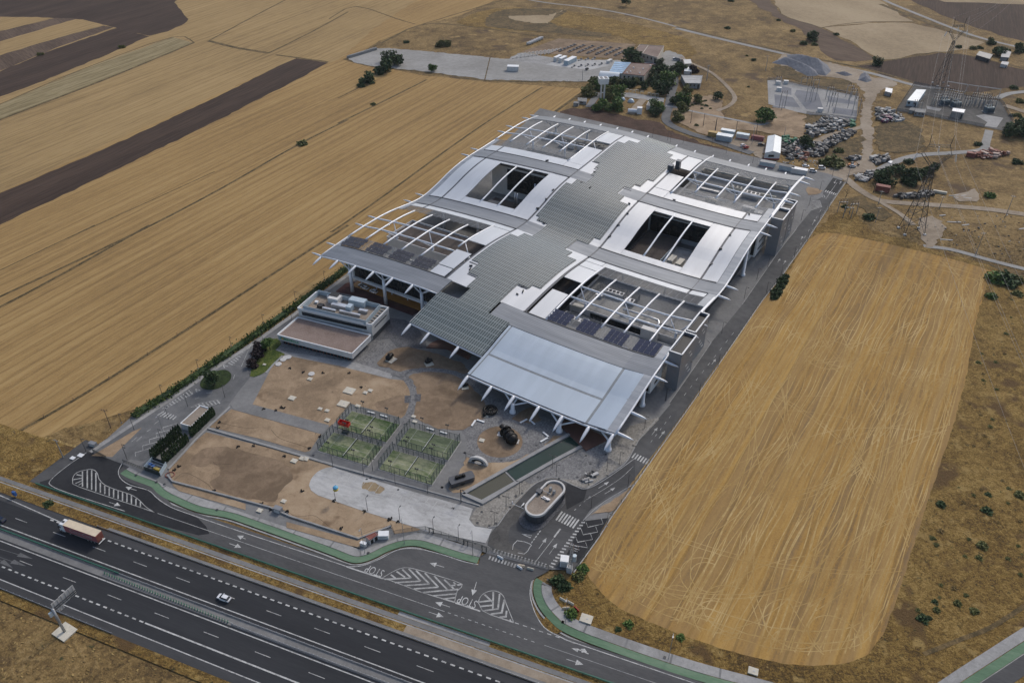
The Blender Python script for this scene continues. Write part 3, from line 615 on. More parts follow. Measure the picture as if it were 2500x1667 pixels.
def hatch(name, outline, parent, stripes, w=0.5, ow=0.22, mat='road_paint'):
    z = mz(parent); b = MB().ribbon(outline + [outline[0]], ow, z)
    for st in stripes: b.ribbon(st, w, z + 0.001)
    return b.build(name, 'hatch_paint', parent)
N_ = lambda *p: gp('N', list(p))
hatch('chevron_island', smooth(N_((520,570),(620,510),(700,475),(780,470),(900,500),(1100,560),(1290,628),(1240,690),(1215,800)), 2) + N_((1215,800),(900,705),(600,590)), front,
  [N_((605,535),(650,570)), N_((660,505),(740,560)), N_((545,580),(800,568)), N_((715,485),(800,568)), N_((645,612),(890,598)), N_((775,478),(890,598)), N_((735,640),(975,625)), N_((845,495),(975,625)),
   N_((825,672),(1060,655)), N_((930,520),(1060,655)), N_((915,705),(1250,676)), N_((1020,550),(1145,678)), N_((1115,582),(1210,675)), N_((1205,606),(1235,640)), N_((1180,640),(1280,630)), N_((1010,738),(1235,718)), N_((1110,768),(1225,755))])
hatch('chevron_island', smooth(N_((1440,800),(1470,735),(1540,695),(1620,695),(1680,740),(1710,820),(1780,992)), 3) + N_((1780,992),(1560,920),(1480,880)), front,
  [N_((1500,725),(1580,800)), N_((1585,700),(1580,865)), N_((1450,797),(1555,785)), N_((1455,840),(1575,828)), N_((1490,882),(1630,862),(1645,720)), N_((1560,912),(1665,900),(1690,775)), N_((1645,942),(1705,938),(1712,880)), N_((1740,975),(1752,965))])
I_ = lambda *p: gp('I', list(p))
hatch('striped_island', smooth(I_((700,520),(700,460),(740,410),(840,382),(900,385),(935,420),(950,470),(1000,525),(1100,570),(1250,620),(1330,670),(1400,740),(1480,790)), 3) + I_((1380,755),(1000,630),(760,548)), front,
  [I_((x, y0), (x, y1)) for x, y0, y1 in ((792,400,545),(838,388,560),(880,388,575),(920,412,590),(963,505,603),(1005,535,615),(1048,558,635),(1090,572,650),(1133,585,663),(1175,598,678),(1217,612,693),(1260,628,710),(1303,660,725),(1346,690,738))]
  + [I_((735,430),(785,440)), I_((705,478),(785,465)), I_((725,515),(785,488)), I_((755,530),(785,512))], 0.42)
def arrow(p0, p1, parent, w=0.16, mat='road_paint', head=2.0, hwid=0.85):
    d = (p1 - p0); L = d.length; d.normalize(); n = Vector((-d.y, d.x, 0)); z = mz(parent); q = p1 - d * head
    b = MB().ribbon([p0, q], w, z).add([(q + n * hwid)[:2] + (z,), (q - n * hwid)[:2] + (z,), p1[:2] + (z,)], [(0, 1, 2)])
    return b.build('lane_arrow', mat, parent)
for c, a, b_ in (('N', (1115,465), (978,425)), ('N', (1170,845), (1030,800)), ('N', (968,892), (1110,940)), ('I', (1310,582), (1205,548)), ('I', (1050,695), (1155,728)), ('I', (2195,1088), (2310,1128)), ('I', (2352,1045), (2270,1012)), ('Q', (325,1343), (485,1395)), ('N', (1425,605), (1385,735))):
    arrow(g(c, *a), g(c, *b_), front)
for a, b_ in (((-300,200), (320,385)), ((-330,255), (255,455)), ((-150,300), (130,475))): arrow(g('O', *a), g('O', *b_), m_low, 0.16, 'faint_paint', 5.5, 0.75)
# split arrow
z = mz(front); MB().ribbon(gp('Q', [(535,1293),(470,1262),(430,1250)]), 0.28, z).sheet(gp('Q', [(430,1275),(372,1238),(440,1243)]), z + .001).sheet(gp('Q', [(470,1280),(460,1245),(500,1243),(520,1275)]), z + .002).build('lane_arrow', 'road_paint', front)
for i, (c, x, y, rz) in enumerate((('N', 450, 492, HA + math.pi), ('N', 1337, 785, HA + math.pi))):
    inst('stop_lettering', text_mesh('stop_lettering', 'STOP', 2.6, 'road_paint'), g(c, x, y, mz(front)), front, rz, (0.95, 1.5, 1))

# the next cycle track and road bend at the lower right corner
cb_ = smooth(gp('T', [(1300,2330),(1795,1990),(2100,1790),(2351,1625),(2800,1340)]), 4)
for d_, w_, m_ in ((0, 2.3, 'cycle_green'), (2.7, 2.8, 'concrete'), (-3.4, 4.0, 'asphalt_road')): tag(MB().ribbon(offset(cb_, d_), w_, nz()).build({'cycle_green': 'cycle_track', 'concrete': 'footway', 'asphalt_road': 'frontage_road'}[m_], m_), kind='structure')
tag(MB().kerb(offset(cb_, -1.35), .3, 0, .3).build('kerb', 'kerb_stone'), kind='structure')
path('ditch', smooth(gp('T', [(1300,1700),(1700,1540),(2000,1420),(2351,1200)]), 4), 1.3, 'weed_line')

# ================================================================ CAMPUS GROUND
area('campus_paving', gp('W', [(222,1030),(300,960),(560,800),(790,645),(1000,480),(1240,250),(1900,400),(1935,412),(1890,490),(1800,625),(1700,755),(1540,965),(1400,1190),(1315,1310),(1255,1308),(1120,1272),(1050,1245),
  (960,1222),(835,1262),(640,1205),(390,1120),(280,1065)]), 'pavement_grey')
# left perimeter road
left_road = area('campus_road', gp('D', [('I',850,205),(700,1475),(900,1340),(1160,1172),(1390,1012),(1750,772),(1990,600),(2190,452),(2420,280),(2420,420),(2190,560),(2000,680),(1870,740),(1790,800),(1700,960),(1690,1030),(1545,1215),(1500,1300),(1420,1330),(1240,1370),
  (1120,1520),('I',1480,180),('I',1240,290),('I',1175,330)]), 'asphalt_campus')
area('fresh_strip', gp('D', [(620,1560),(900,1395),(960,1370),(760,1568)]), 'bare_soil')
area('bay_apron', gp('J', [(120,1005),(330,740),(520,700),(560,720),(600,800),(400,900),(260,1050),(200,1090),(40,1060)]), 'asphalt_campus')
area('verge_paving', gp('D', [(1545,1220),(1640,1090),(1740,1035),(1640,1160),(1430,1345),(1300,1500),(1400,1370)]), 'pavement_grey')
area('red_forecourt', gp('E', [(660,250),(760,170),(830,150),(1250,300),(1480,430),(1400,480),(1130,380),(800,280)]), 'red_paving')
for pts in (gp('D', [('I',850,205),(900,1330),(1160,1162),(1390,1002),(1750,762),(1990,592),(2190,444),(2420,275)]),):
    tag(MB().kerb(pts, 0.35, 0, 0.3).build('kerb', 'kerb_stone'), kind='structure'); tag(MB().ribbon(offset(pts, -1.1), 1.6, nz()).build('footway', 'concrete'), kind='structure')
tag(MB().kerb(gp('I', [(1160,345),(1030,278)]), 0.3, 0, 0.25).build('kerb', 'kerb_stone'), kind='structure')
# road and yard on the right
right_road = area('campus_road', gp('G', [(2090,335),(2005,455),(1985,520),(1890,570),(1880,650),(1735,830),(1590,1010),(1470,1190),(1230,1540),('H',2085,950),('H',1930,1180),('H',1700,1510),('L',2300,345),('L',2185,480),('L',2000,690),('L',1900,880),('L',1790,975),('L',1510,1150),
  ('L',1480,1390),('L',1900,1130),('L',2000,1000),('L',2352,530),('H',1900,1510),('H',2150,1150),('H',2352,870),(1410,1500),(1590,1270),(1850,900),(2050,590),(2200,370)]), 'asphalt_right')
area('fresh_asphalt', gp('G', [(2090,335),(2200,370),(2120,500),(2000,470)]), 'asphalt_fresh')
yard = area('entrance_yard', gp('M', [(470,1215),(500,1080),(560,1000),(640,920),(800,700),(960,540),(1090,430),(1200,380),(1330,360),(1480,420),(1600,470),(1740,492),(1990,360),(2351,100),(2351,380),(1960,620),(1800,740),(1710,860),(1720,905),(2010,865),(1900,1080),(1760,1300),(1640,1460),(1560,1560),(1240,1475),(900,1380),(600,1300)]), 'asphalt_road')
area('worn_asphalt', rag(gp('M', [(480,1200),(560,1000),(640,920),(800,700),(930,760),(900,880),(760,980),(720,1080),(740,1180),(820,1240),(1000,1330),(900,1360),(600,1280)]), .55, 1.6), 'asphalt_yard')
area('fresh_asphalt', gp('M', [(1480,430),(1600,470),(1740,495),(1700,640),(1480,760),(1460,560)]), 'asphalt_fresh')
area('bay_strip', gp('M', [(1720,905),(2010,865),(1900,1080),(1760,1300),(1640,1460),(1480,1330),(1600,1080)]), 'asphalt_fresh')
# setts round the canal, plaza and courts
area('plaza_setts', gp('L', [(380,1440),(440,1340),(510,1300),(830,1100),(1440,770),(1690,700),(1800,640),(1900,560),(2180,470),(2190,490),(2000,690),(1880,880),(1760,980),(1510,1150),(1400,1130),(1250,1070),(1150,1050),(1000,1110),(900,1210),(640,1490),(580,1530),(420,1500)]), 'setts_beige')
area('plaza_setts', gp('L', [(900,1080),(1200,910),(1450,790),(1690,720),(1700,880),(1600,1000),(1480,1080),(1250,1060),(1130,1045),(960,1110)]), 'setts_grey')
area('plaza_setts', gp('L', [(0,1120),(320,650),(290,560),(500,440),(600,300),(700,280),(830,400),(1180,500),(1200,640),(1060,780),(850,870),(560,910),(400,880),(345,850),(170,1160)]), 'setts_grey')
area('plaza_setts', gp('E', [(1180,500),(1330,520),(1450,600),(1520,700),(1540,790),(1360,800),(1250,780),(1180,700),(1020,720),(1010,680)]), 'setts_dark')
area('plaza_setts', gp('E', [(100,780),(170,740),(830,900),(1000,700),(1250,770),(1080,870),(1010,950),(1210,1030),(1190,1080),(750,960),(180,830)]), 'setts_grey')
area('terrace_edge', gp('E', [(80,790),(180,825),(870,930),(1210,1040),(1195,1085),(860,1000),(160,850)]), 'concrete')
area('court_surround', gp('K', [(190,625),(600,148),(1080,290),(1190,300),(1700,440),(1745,640),(1545,960),(1660,1015),(1850,1110),(480,738)]), 'pavement_grey')
area('parking_terrace', gp('K', [(480,742),(1850,1115),(1790,1150),(1660,1090),(470,765)]), 'pavement_grey')
# soil plots
area('soil_plot', gp('E', [(60,960),(150,860),(240,870),(700,960),(1180,1085),(1340,1100),(1420,1200),(1390,1380),(1290,1460),(1240,1440),(810,1320),(640,1520),(600,1545),(-60,1360),(-130,1330)]), 'bare_soil')
area('soil_plot', gp('J', [(940,660),(1040,590),(1110,610),(1900,830),(1860,880),(1790,990),(1740,1000),(1300,870),(830,760)]), 'bare_soil')
area('soil_plot', gp('J', [(440,1170),(620,960),(800,810),(1740,1045),(2050,1140),(1960,1150),(1850,1200),(1785,1300),(1820,1370),(2352,1530),(2500,1570),(2500,1620),(1600,1570),(1400,1520),(480,1280)]), 'bare_soil')
area('soil_plot', gp('K', [(0,1130),(220,960),(300,1025),(760,1185),(1280,1345),(1250,1360),(1030,1390),(990,1305),(680,1435),(30,1240)]), 'bare_soil')
area('soil_plot', gp('K', [(0,1275),(680,1455),(740,1430),(700,1520),(600,1500),(0,1330)]), 'bare_soil')
area('soil_plot', gp('I', [(1640,480),(1660,540),(1720,590),(2352,770),(2352,710),(1680,500)]), 'bare_soil')
area('damp_patch', rag(smooth(gp('J', [(660,1120),(700,1010),(850,950),(1050,960),(1250,1020),(1500,1090),(1620,1180),(1600,1280),(1480,1400),(1440,1480),(1200,1450),(950,1380),(820,1290),(900,1240),(940,1170),(850,1110),(760,1150)]), 3, True), .55, 1.6), 'damp_shade_soil')
area('damp_patch', rag(smooth(gp('K', [(880,130),(1100,60),(1170,90),(1150,180),(1080,270),(850,180)]), 3, True), .55, 1.6), 'damp_shade_soil')
area('soil_bed', rag(smooth(gp('E', [(1360,1070),(1440,1025),(1600,1010),(1800,1040),(1950,1160),(2080,1290),(2130,1420),(2000,1500),(1900,1568),(1700,1568),(1440,1470),(1420,1380),(1440,1240),(1420,1130)]), 3, True), .55, 1.6), 'damp_shade_soil')  # this bed lies in shade, painted in through the darker soil colour
area('soil_bed', rag(smooth(gp('E', [(1060,940),(1160,840),(1290,785),(1500,810),(1700,870),(1850,930),(1930,1000),(1900,1030),(1700,990),(1450,985),(1290,1015),(1180,980)]), 3, True), .55, 1.6), 'damp_shade_soil')
area('soil_bed', rag(gp('L', [(180,1160),(335,900),(360,860),(420,890),(560,915),(820,885),(1080,760),(1190,650),(1300,640),(1060,785),(700,985),(350,1190),(215,1190)]), .55, 1.6), 'bare_soil')
area('soil_bed', rag(smooth(gp('L', [(790,480),(900,400),(980,380),(1060,500),(960,530),(830,510)]), 3, True), .55, 1.6), 'damp_shade_soil')
cC = g('L', 668, 705); rr_ = (g('L', 885, 705) - cC).length
tag(MB().sheet(arc(cC, rr_ * 1.30, 0, 2 * math.pi, 48)[:-1], nz()).build('round_path', 'setts_grey'), kind='structure')
tag(MB().sheet(arc(cC, rr_, 0, 2 * math.pi, 40)[:-1], nz()).build('round_bed', 'damp_shade_soil'), kind='structure')
tag(MB().kerb(arc(cC, rr_, 0, 2 * math.pi, 48), 0.25, 0, 0.32).build('kerb', 'concrete_grey'), kind='structure')
tag(MB().kerb(arc(cC, rr_ * 1.30, 0, 2 * math.pi, 48), 0.2, 0, 0.26).build('kerb', 'concrete_grey'), kind='structure')
path('garden_path', smooth(gp('E', [(1200,1030),(1290,1050),(1350,1100),(1405,1200),(1400,1320),(1360,1440),(1330,1520)]), 5), 2.6, 'setts_grey')
path('garden_path', smooth(gp('E', [(1290,1040),(1380,1010),(1600,1000),(1800,1030),(1960,1120),(2100,1250),(2230,1420)]), 5), 2.4, 'setts_grey')
for q in ((1355,1280), (1450,1265)): area('stone_inlay', gp('E', [(q[0]-30,q[1]-35),(q[0]+32,q[1]-35),(q[0]+25,q[1]+35),(q[0]-32,q[1]+35)]), 'setts_dark')
area('concrete_path', gp('J', [(1030,545),(1080,505),(1150,520),(1980,745),(1905,828),(1060,595)]), 'pavement_grey')
for pts, w, h in ((gp('J', [(1040,575),(1905,828)]), 0.35, .4), (gp('J', [(1105,510),(1975,745)]), 0.25, .3), (gp('J', [(815,775),(1740,1045),(2060,1140),(2500,1260)]), 0.9, .75), (gp('J', [(440,1165),(680,905),(820,765),(1030,570)]), 0.8, .7),
   (gp('J', [(430,1225),(480,1285),(1400,1530)]) + gp('K', [(30,1225),(690,1440),(1000,1320)]), 0.5, 0.9), (gp('K', [(480,742),(1000,885),(1650,1065),(1850,1125)]), 0.55, 0.7), (gp('J', [(1370,245),(1440,165),(1530,80)]), 0.9, .5)):
    tag(MB().kerb(pts, w, 0, h).build('garden_wall', 'concrete_grey'), 'low concrete wall', 'wall')
WALLS = [o for o in COL.objects if o.name.startswith('garden_wall')]
for o, l in zip(WALLS, ('low kerb wall along the front of the concrete path between soil plots', 'low kerb wall along the back of the concrete path between soil plots', 'long low grey wall running from the cypress rows to the courts', 'low grey wall beside the cypress rows',
   'long boundary wall between the soil plot and the footway', 'low retaining wall between padel courts and pale car park', 'short pale wall beside the green lawn')): o['label'] = l
area('lawn', smooth(gp('D', [(1690,1025),(1720,930),(1790,800),(1870,770),(1900,810),(1860,850),(1925,875),(1840,960),(1760,1015)]), 2, True), 'lawn')
isl = smooth(gp('J', [(740,350),(790,270),(880,230),(980,215),(1035,250),(1030,310),(960,370),(860,405),(770,395)]), 4, True)
tag(MB().sheet(isl, nz()).build('island_lawn', 'dark_lawn'), kind='structure'); tag(MB().kerb(isl + [isl[0]], 0.3, 0, 0.35).build('kerb', 'kerb_stone'), kind='structure')
# pale car park
PK = smooth(gp('K', [(215,930),(240,860),(310,790),(420,752),(500,775)]), 4) + gp('K', [(1130,965),(1780,1150),(1745,1255),(1800,1320),(1965,1345),(1905,1480),(1380,1372),(760,1182),(300,1022),(235,975)])
park = area('car_park', PK, 'pale_concrete')
area('sand_stain', rag(smooth(gp('K', [(740,900),(850,900),(930,960),(880,1010),(800,980),(720,960)]), 3, True), .55, 1.6), 'tan_field')
tag(MB().kerb(smooth(gp('K', [(1380,1372),(760,1182),(300,1022),(225,970),(215,920),(245,855),(310,790),(420,752),(500,772)]), 3), 0.45, 0, 0.4).build('kerb', 'concrete_white'), kind='structure')
for x, y in ((540,805),(620,830),(690,850),(770,872),(835,892),(905,912),(990,935),(1065,957),(1145,980),(1220,1002),(1300,1022),(1368,1040),(1450,1068),(1535,1088),(1615,1110),(1700,1132),(1780,1158)):
    d = (g('K', x - 78, y + 108) - g('K', x, y)).normalized(); p = g('K', x, y); line('bay_line', [p, p + d * 5.0], 0.13, park, 'road_paint')
line('bay_line', gp('K', [(480,900),(1700,1250)]), 0.08, park, 'worn_paint')
# canal basin
canal_out = gp('L', [(305,1210),(700,985),(1070,775),(1325,635),(1445,755),(1180,905),(840,1100),(500,1300)])
tag(MB().sheet(gp('L', [(345,1205),(715,1000),(800,1090),(495,1262)]), nz()).build('canal_water', 'pool_water_murky'), kind='structure')
tag(MB().sheet(gp('L', [(735,990),(1338,655),(1432,748),(828,1085)]), nz()).build('canal_water', 'pool_water_green'), kind='structure')
for k, pts in enumerate((gp('L', [(315,1208),(700,990),(1070,783),(1330,640)]), gp('L', [(315,1208),(500,1290),(840,1092),(1180,897),(1445,757)]), gp('L', [(722,998),(815,1090)]))):
    cw = MB().kerb(pts, 1.3 if k < 2 else 0.5, 0, 0.95 if k < 2 else 0.6).build('canal_wall', 'concrete_grey')
    tag(cw, ('pale concrete canal wall on the garden side', 'pale concrete canal wall on the gatehouse side', 'thin weir wall crossing the canal between murky and green water')[k], 'wall')

# ---------------------------------------------------------------- campus markings
J_ = lambda *p: gp('J', list(p)); M_ = lambda *p: gp('M', list(p))
hatch('striped_island', J_((1010,150),(1120,75),(1240,-60),(1135,182)), left_road, [J_((1010+i*22, 146-i*16), (1052+i*19, 166-i*16 if i < 4 else 178-i*22)) for i in range(10)], 0.5, 0.2)
hatch('striped_island', J_((380,585),(480,510),(655,395),(672,445),(560,490),(420,585)), left_road, [J_((630-i*26, 408+i*18), (668-i*26 - i*2, 448+i*15)) for i in range(10)], 0.45, 0.15)
hatch('striped_island', J_((650,570),(750,530),(860,510),(945,495),(900,540),(830,565)), left_road, [J_((690+i*35, 550-i*8), (720+i*35, 572-i*6)) for i in range(7)], 0.45, 0.15)
z = mz(left_road); b = MB()
for i in range(6): b.ribbon(J_((330+i*30, 650+i*8), (395+i*24, 610+i*9)), 0.5, z)
b.build('zebra_stripes', 'road_paint', left_road)
for q in ((985,180), (720,410)):
    line('give_way_triangle', [g('J', q[0]-22, q[1]-14), g('J', q[0]+25, q[1]+2), g('J', q[0]-12, q[1]+14), g('J', q[0]-22, q[1]-14)], 0.25, left_road)
for a, b_ in (((120,1005),(265,962)),((190,940),(330,902)),((255,880),(395,840)),((320,820),(460,785)),((385,765),(520,725))):
    p, q = g('J', *a), g('J', *b_); e = (g('J', a[0]+5, a[1]+35) - p); line('bay_line', [p + e, p, q, q + e], 0.15, left_road)
for a, b_ in (((500,455),(550,430)),((300,735),(345,700)),((230,805),(270,780)),((85,900),(140,855)),((135,895),(185,850)),((690,490),(730,478)),((800,435),(860,430)),((1060,300),(1070,260)),((760,275),(800,250))):
    line('lane_dash', gp('J', [a, b_]), 0.15, left_road)
b = MB(); z = mz(yard)
for i in range(7): b.ribbon(M_((1345+i*35, 895+i*17), (1425+i*35, 785+i*17)), 0.55, z)
b.build('zebra_stripes', 'road_paint', yard)
b = MB(); z = mz(yard)
for i in range(16): b.ribbon(M_((1255+i*27.5, 1478-i*37), (1310+i*27, 1495-i*38)), 0.5, z)
b.build('give_way_blocks', 'road_paint', yard)
b = MB(); z = mz(yard)
for i in range(16): b.ribbon(M_((570+i*43, 1262+i*12.5), (555+i*43, 1310+i*12.5)), 0.55, z)
for i in range(9): b.ribbon(M_((510+i*40, 1350+i*13), (490+i*40, 1395+i*13)), 0.5, z)
b.build('zebra_stripes', 'worn_paint', yard)
for a, b_ in (((1125,1258),(1225,1120)),((1260,1325),(1360,1190)),((1885,488),(2020,405)),((1965,560),(2100,478))): arrow(g('M', *a), g('M', *b_), yard, 0.14, head=1.8, hwid=.6)
line('lane_line', M_((1095,1410),(1315,1125)), 0.14, yard); line('lane_island', M_((1320,1112),(1400,1005)), 0.5, yard)
line('lane_line', smooth(M_((1730,635),(1990,480),(2180,350),(2330,210)), 3), 0.12, yard)
line('turn_box', smooth(M_((790,1270),(850,1155),(1020,1200),(1010,1240),(940,1325)), 2, True), 0.2, yard); line('give_way_triangle', M_((910,1070),(1035,1090),(1020,1118),(910,1070)), 0.2, yard)
b = MB(); z = mz(yard)
for i in range(5): b.ribbon(M_((1030+i*25, 1185-i*34), (1048+i*25, 1163-i*34)), 0.35, z)
b.build('give_way_blocks', 'road_paint', yard)
for a, b_, c_ in (((1730,925),(1750,985),(1945,940)),((1665,1010),(1690,1080),(1875,1045)),((1595,1105),(1620,1175),(1810,1140)),((1560,1195),(1570,1215),(1745,1245))):
    line('bay_line', M_(a, b_, c_, (c_[0]-25, c_[1]-70)), 0.14, yard)
b = MB(); z = mz(right_road)
for i in range(6): b.ribbon(gp('L', [(1930+i*26, 860+i*12), (1965+i*26, 815+i*12)]), 0.5, z)
for i in range(6): b.ribbon(gp('G', [(2012+i*19, 472+i*6), (2028+i*19, 455+i*6)]), 0.55, z)
for i in range(7): b.ribbon(gp('G', [(1880+i*2, 645-i*14), (1985-i*3, 612-i*9)]), 0.35, z)
b.build('zebra_stripes', 'road_paint', right_road)
for c, a, b_ in (('L', (2120,640), (2175,570)), ('L', (2190,670), (2245,600)), ('H', (2105,1140), (2145,1090)), ('G', (1560,1145), (1585,1110)), ('G', (1615,1165), (1640,1125)), ('G', (1785,925), (1800,895)), ('G', (1900,770), (1918,735)), ('G', (2122,355), (2100,390)), ('G', (2150,400), (2168,370))):
    arrow(g(c, *a), g(c, *b_), right_road, 0.15, head=1.8, hwid=.6)
z = mz(right_road); b = MB()
for c, p0, p1, n in (('L', (1380,1360), (1560,1200), 4), ('H', (1840,1440), (2352,790), 9), ('G', (1480,1480), (2000,600), 14), ('L', (2110,710), (2330,420), 5)):
    for i in range(n):
        f0 = i / n; f1 = f0 + 0.35 / n
        b.ribbon([g(c, p0[0] + (p1[0]-p0[0]) * f, p0[1] + (p1[1]-p0[1]) * f) for f in (f0, f1)], 0.14, z)
b.build('lane_dashes', 'road_paint', right_road)
line('edge_line', gp('G', [(2205,375),(2050,600),(1850,910),(1590,1280),(1420,1500)]), 0.25, right_road)
line('lane_line', gp('G', [(2130,380),(2020,540)]), 0.15, right_road)
line('give_way_triangle', gp('G', [(1985,520),(2012,523),(2003,497),(1985,520)]), 0.2, right_road)
area('sand_bed', rag(gp('M', [(1775,830),(1830,780),(2000,690),(2200,560),(2330,430),(2250,600),(2080,780)]), .55, 1.6), 'bare_soil')
area('sand_bed', rag(gp('G', [(1830,470),(1850,425),(1940,440),(1985,460),(1950,495),(1850,500)]), .55, 1.6), 'bare_soil')
for pts in (gp('M', [(1690,900),(1740,850),(1960,660),(2351,430)]), gp('M', [(1160,375),(1310,345),(1490,415),(1600,465),(1740,495),(1990,365),(2340,115)]), gp('M', [(480,990),(590,970),(640,910),(800,690),(960,530),(1090,425),(1200,375)]),
   gp('L', [(1510,1148),(1790,970),(1890,880),(2000,685),(2180,475)]), gp('H', [(1700,1512),(1930,1182),(2085,955),(2090,930),(2060,900)]), gp('G', [(1220,1550),(1465,1195),(1590,1015),(1735,830),(1735,800)])):
    tag(MB().kerb(smooth(pts, 4), 0.25, 0, 0.5).build('kerb', 'kerb_stone'), kind='structure')

# ================================================================ THE CAMPUS BUILDING: one undulating roof over office blocks
_PB = [(-14,20.9),(-10,21.5),(0,22.8),(13,23.5),(40,22.6),(55,22.2),(65,22.0),(75,21.2),(85,19.5),(95,17.1),(107,15.0),(116,15.2),(126,16.5),(138,17.8),(150,18.1),(160,17.9),(174,17.1),(184,16.3),(193,14.8),(200,13.4),(217,11.0),(224,10.2)]
_CRS = [(-20,-3.2),(-11,-2.2),(0,-1),(25,-0.1),(52,0),(72,-1.7),(92,-3.5),(118,-4.4),(142,-4.6),(153,-3.6),(162,-3.2)]
def _herm(t, x):
    n = len(t); i = 0
    if x <= t[0][0]: i = 0
    elif x >= t[-1][0]: i = n - 2
    else:
        while x > t[i + 1][0]: i += 1
    sl = lambda j: (t[min(j + 1, n - 1)][1] - t[max(j - 1, 0)][1]) / (t[min(j + 1, n - 1)][0] - t[max(j - 1, 0)][0])
    h = t[i + 1][0] - t[i][0]; s = (x - t[i][0]) / h
    return (2*s**3 - 3*s*s + 1) * t[i][1] + (s**3 - 2*s*s + s) * h * sl(i) + (3*s*s - 2*s**3) * t[i + 1][1] + (s**3 - s*s) * h * sl(i + 1)
def zr(u, v): return _herm(_PB, v) + _herm(_CRS, u)
def rp(u, v, dz=0.0): return bl(u, v, zr(u, v) + dz)
def patch(b, u0, u1, v0, v1, dz=0.0, th=0.35):
    nu = max(1, int(abs(u1 - u0) / 6)); nv = max(1, int(abs(v1 - v0) / 2.5)); vs = []; fs = []
    for k in (0, 1):
        for i in range(nu + 1):
            for j in range(nv + 1): vs.append(rp(u0 + (u1 - u0) * i / nu, v0 + (v1 - v0) * j / nv, dz - k * th))
    A = lambda k, i, j: k * (nu + 1) * (nv + 1) + i * (nv + 1) + j
    for i in range(nu):
        for j in range(nv):
            fs.append((A(0, i, j), A(0, i, j + 1), A(0, i + 1, j + 1), A(0, i + 1, j))); fs.append((A(1, i, j), A(1, i + 1, j), A(1, i + 1, j + 1), A(1, i, j + 1)))
    for i in range(nu):
        fs.append((A(0, i + 1, 0), A(1, i + 1, 0), A(1, i, 0), A(0, i, 0))); fs.append((A(0, i, nv), A(1, i, nv), A(1, i + 1, nv), A(0, i + 1, nv)))
    for j in range(nv):
        fs.append((A(0, 0, j), A(1, 0, j), A(1, 0, j + 1), A(0, 0, j + 1))); fs.append((A(0, nu, j + 1), A(1, nu, j + 1), A(1, nu, j), A(0, nu, j)))
    return b.add(vs, fs)
CB = thing('office_building', bl(70, 100, 0), 'vast office building under a wavy white roof with glass centre and pointed beam tips', 'building')
CBo = CB.location.copy()
def part(b, name, mat, parent=None, smooth_=False):
    o = b.build(name, mat, None, smooth_); p = parent or CB
    o.parent = p
    if p is CB: o.matrix_parent_inverse = Matrix.Translation(-CBo)
    return o
def bpart(name, mat, fn, *a, **k):
    b = MB(); fn(b, *a, **k); return part(b, name, mat)
# --- roof panels
GUT = (0.0, 52.0, 91.6, 141.7)
WHITE = [(-8,-.5,46.8,54.6),(.5,42,46.8,54.6),(42.15,51.5,48.6,54.6),(42.3,51.5,-.2,16.4),(41.2,51.5,26.2,48.4),
 (-8,-.5,65,106.3),(.5,11,65,106.3),(11.12,41.1,65,67.0),(11.12,41.1,100.9,106.3),(41.2,51.5,65,106.3),
 (92.1,102,65,106.3),(102.1,131.2,65,69),(102.1,131.2,102,106.3),(131.3,141.2,65,106.3),(142.2,149.2,65,106.3),
 (92.1,100.2,0.3,18.5),(92.1,100.2,27.2,45.8),(92.1,100.2,46.2,54.6),(100.4,141.2,47.2,54.6),(142.2,149,47.2,54.6),
 (-8,-.5,117.2,121.6),(.5,42,117.2,121.6),(42.1,51.5,117.2,121.6),(42.1,51.5,122.0,142.4),(42.6,50.6,152.5,166.5),(43,50.6,167.1,173.4),
 (92.1,100.4,117.2,121.6),(92.4,101.2,122.0,128.2),(92.4,101.2,128.7,142.4),(93.2,100.8,153.8,173.6),(100.6,141.2,117.2,121.6),(142.2,149,117.2,121.6)]
for w in WHITE: bpart('roof_panel', 'roof_white', patch, *w)
bpart('canopy_panel', 'roof_sky_tint', patch, 90.7, 91.7, 184.6, 214.3, 0.0, 0.6)
bpart('canopy_panel', 'roof_sky_tint', patch, 92.3, 141.2, 184.6, 201.2, 0.0, 0.6)
bpart('canopy_panel', 'roof_sky_tint', patch, 142.2, 149.9, 184.6, 214.3, 0.0, 0.6)
bpart('canopy_panel', 'roof_sky_tint', patch, 92.3, 141.2, 202.2, 214.3, 0.0, 0.6)
for a in ((91.7,92.3,184.6,214.3),(141.2,142.2,184.6,214.3),(92.3,141.2,201.2,202.2)): bpart('gutter', 'gutter_grey', patch, *a, -0.04, 0.3)
bpart('canopy_edge', 'dark_cladding', patch, 90.7, 149.9, 214.3, 215.1, -0.25, 0.7); bpart('canopy_soffit', 'white_wall', patch, 91, 150, 186, 214.6, -0.75, 0.3)
# --- grey bands, gutters, open-mesh edges
for v0, v1, segs in ((-10,-.3,((-11,63),(80.3,153.3))), (54.8,64.7,((-11,62.2),(80.2,153.3))), (106.5,117,((-11,62.2),(79.8,153.3))), (174,184.4,((-11,55.2),(80.6,153.3)))):
    for u0, u1 in segs: bpart('roof_band', 'band_grey', patch, u0, u1, v0, v1, 0.06, 0.5)
for u in GUT:
    for v0, v1 in ((-.3,54.8),(64.7,106.5),(117,174)):
        if u == 0.0 and v0 < 1: v0 = 46.8
        if u == 0.0 and v0 > 100: v1 = 121.6
        if u > 140 and v0 < 1: v0 = 46.8
        if u > 140 and v0 > 100: v1 = 121.6
        bpart('gutter', 'dark_cladding', patch, u - .45, u + .45, v0, v1, -0.1, 0.3)
    for v in (59.7, 111.7): bpart('gutter', 'dark_cladding', patch, u - .35, u + .35, v - 5, v + 5.2, 0.09, 0.1)
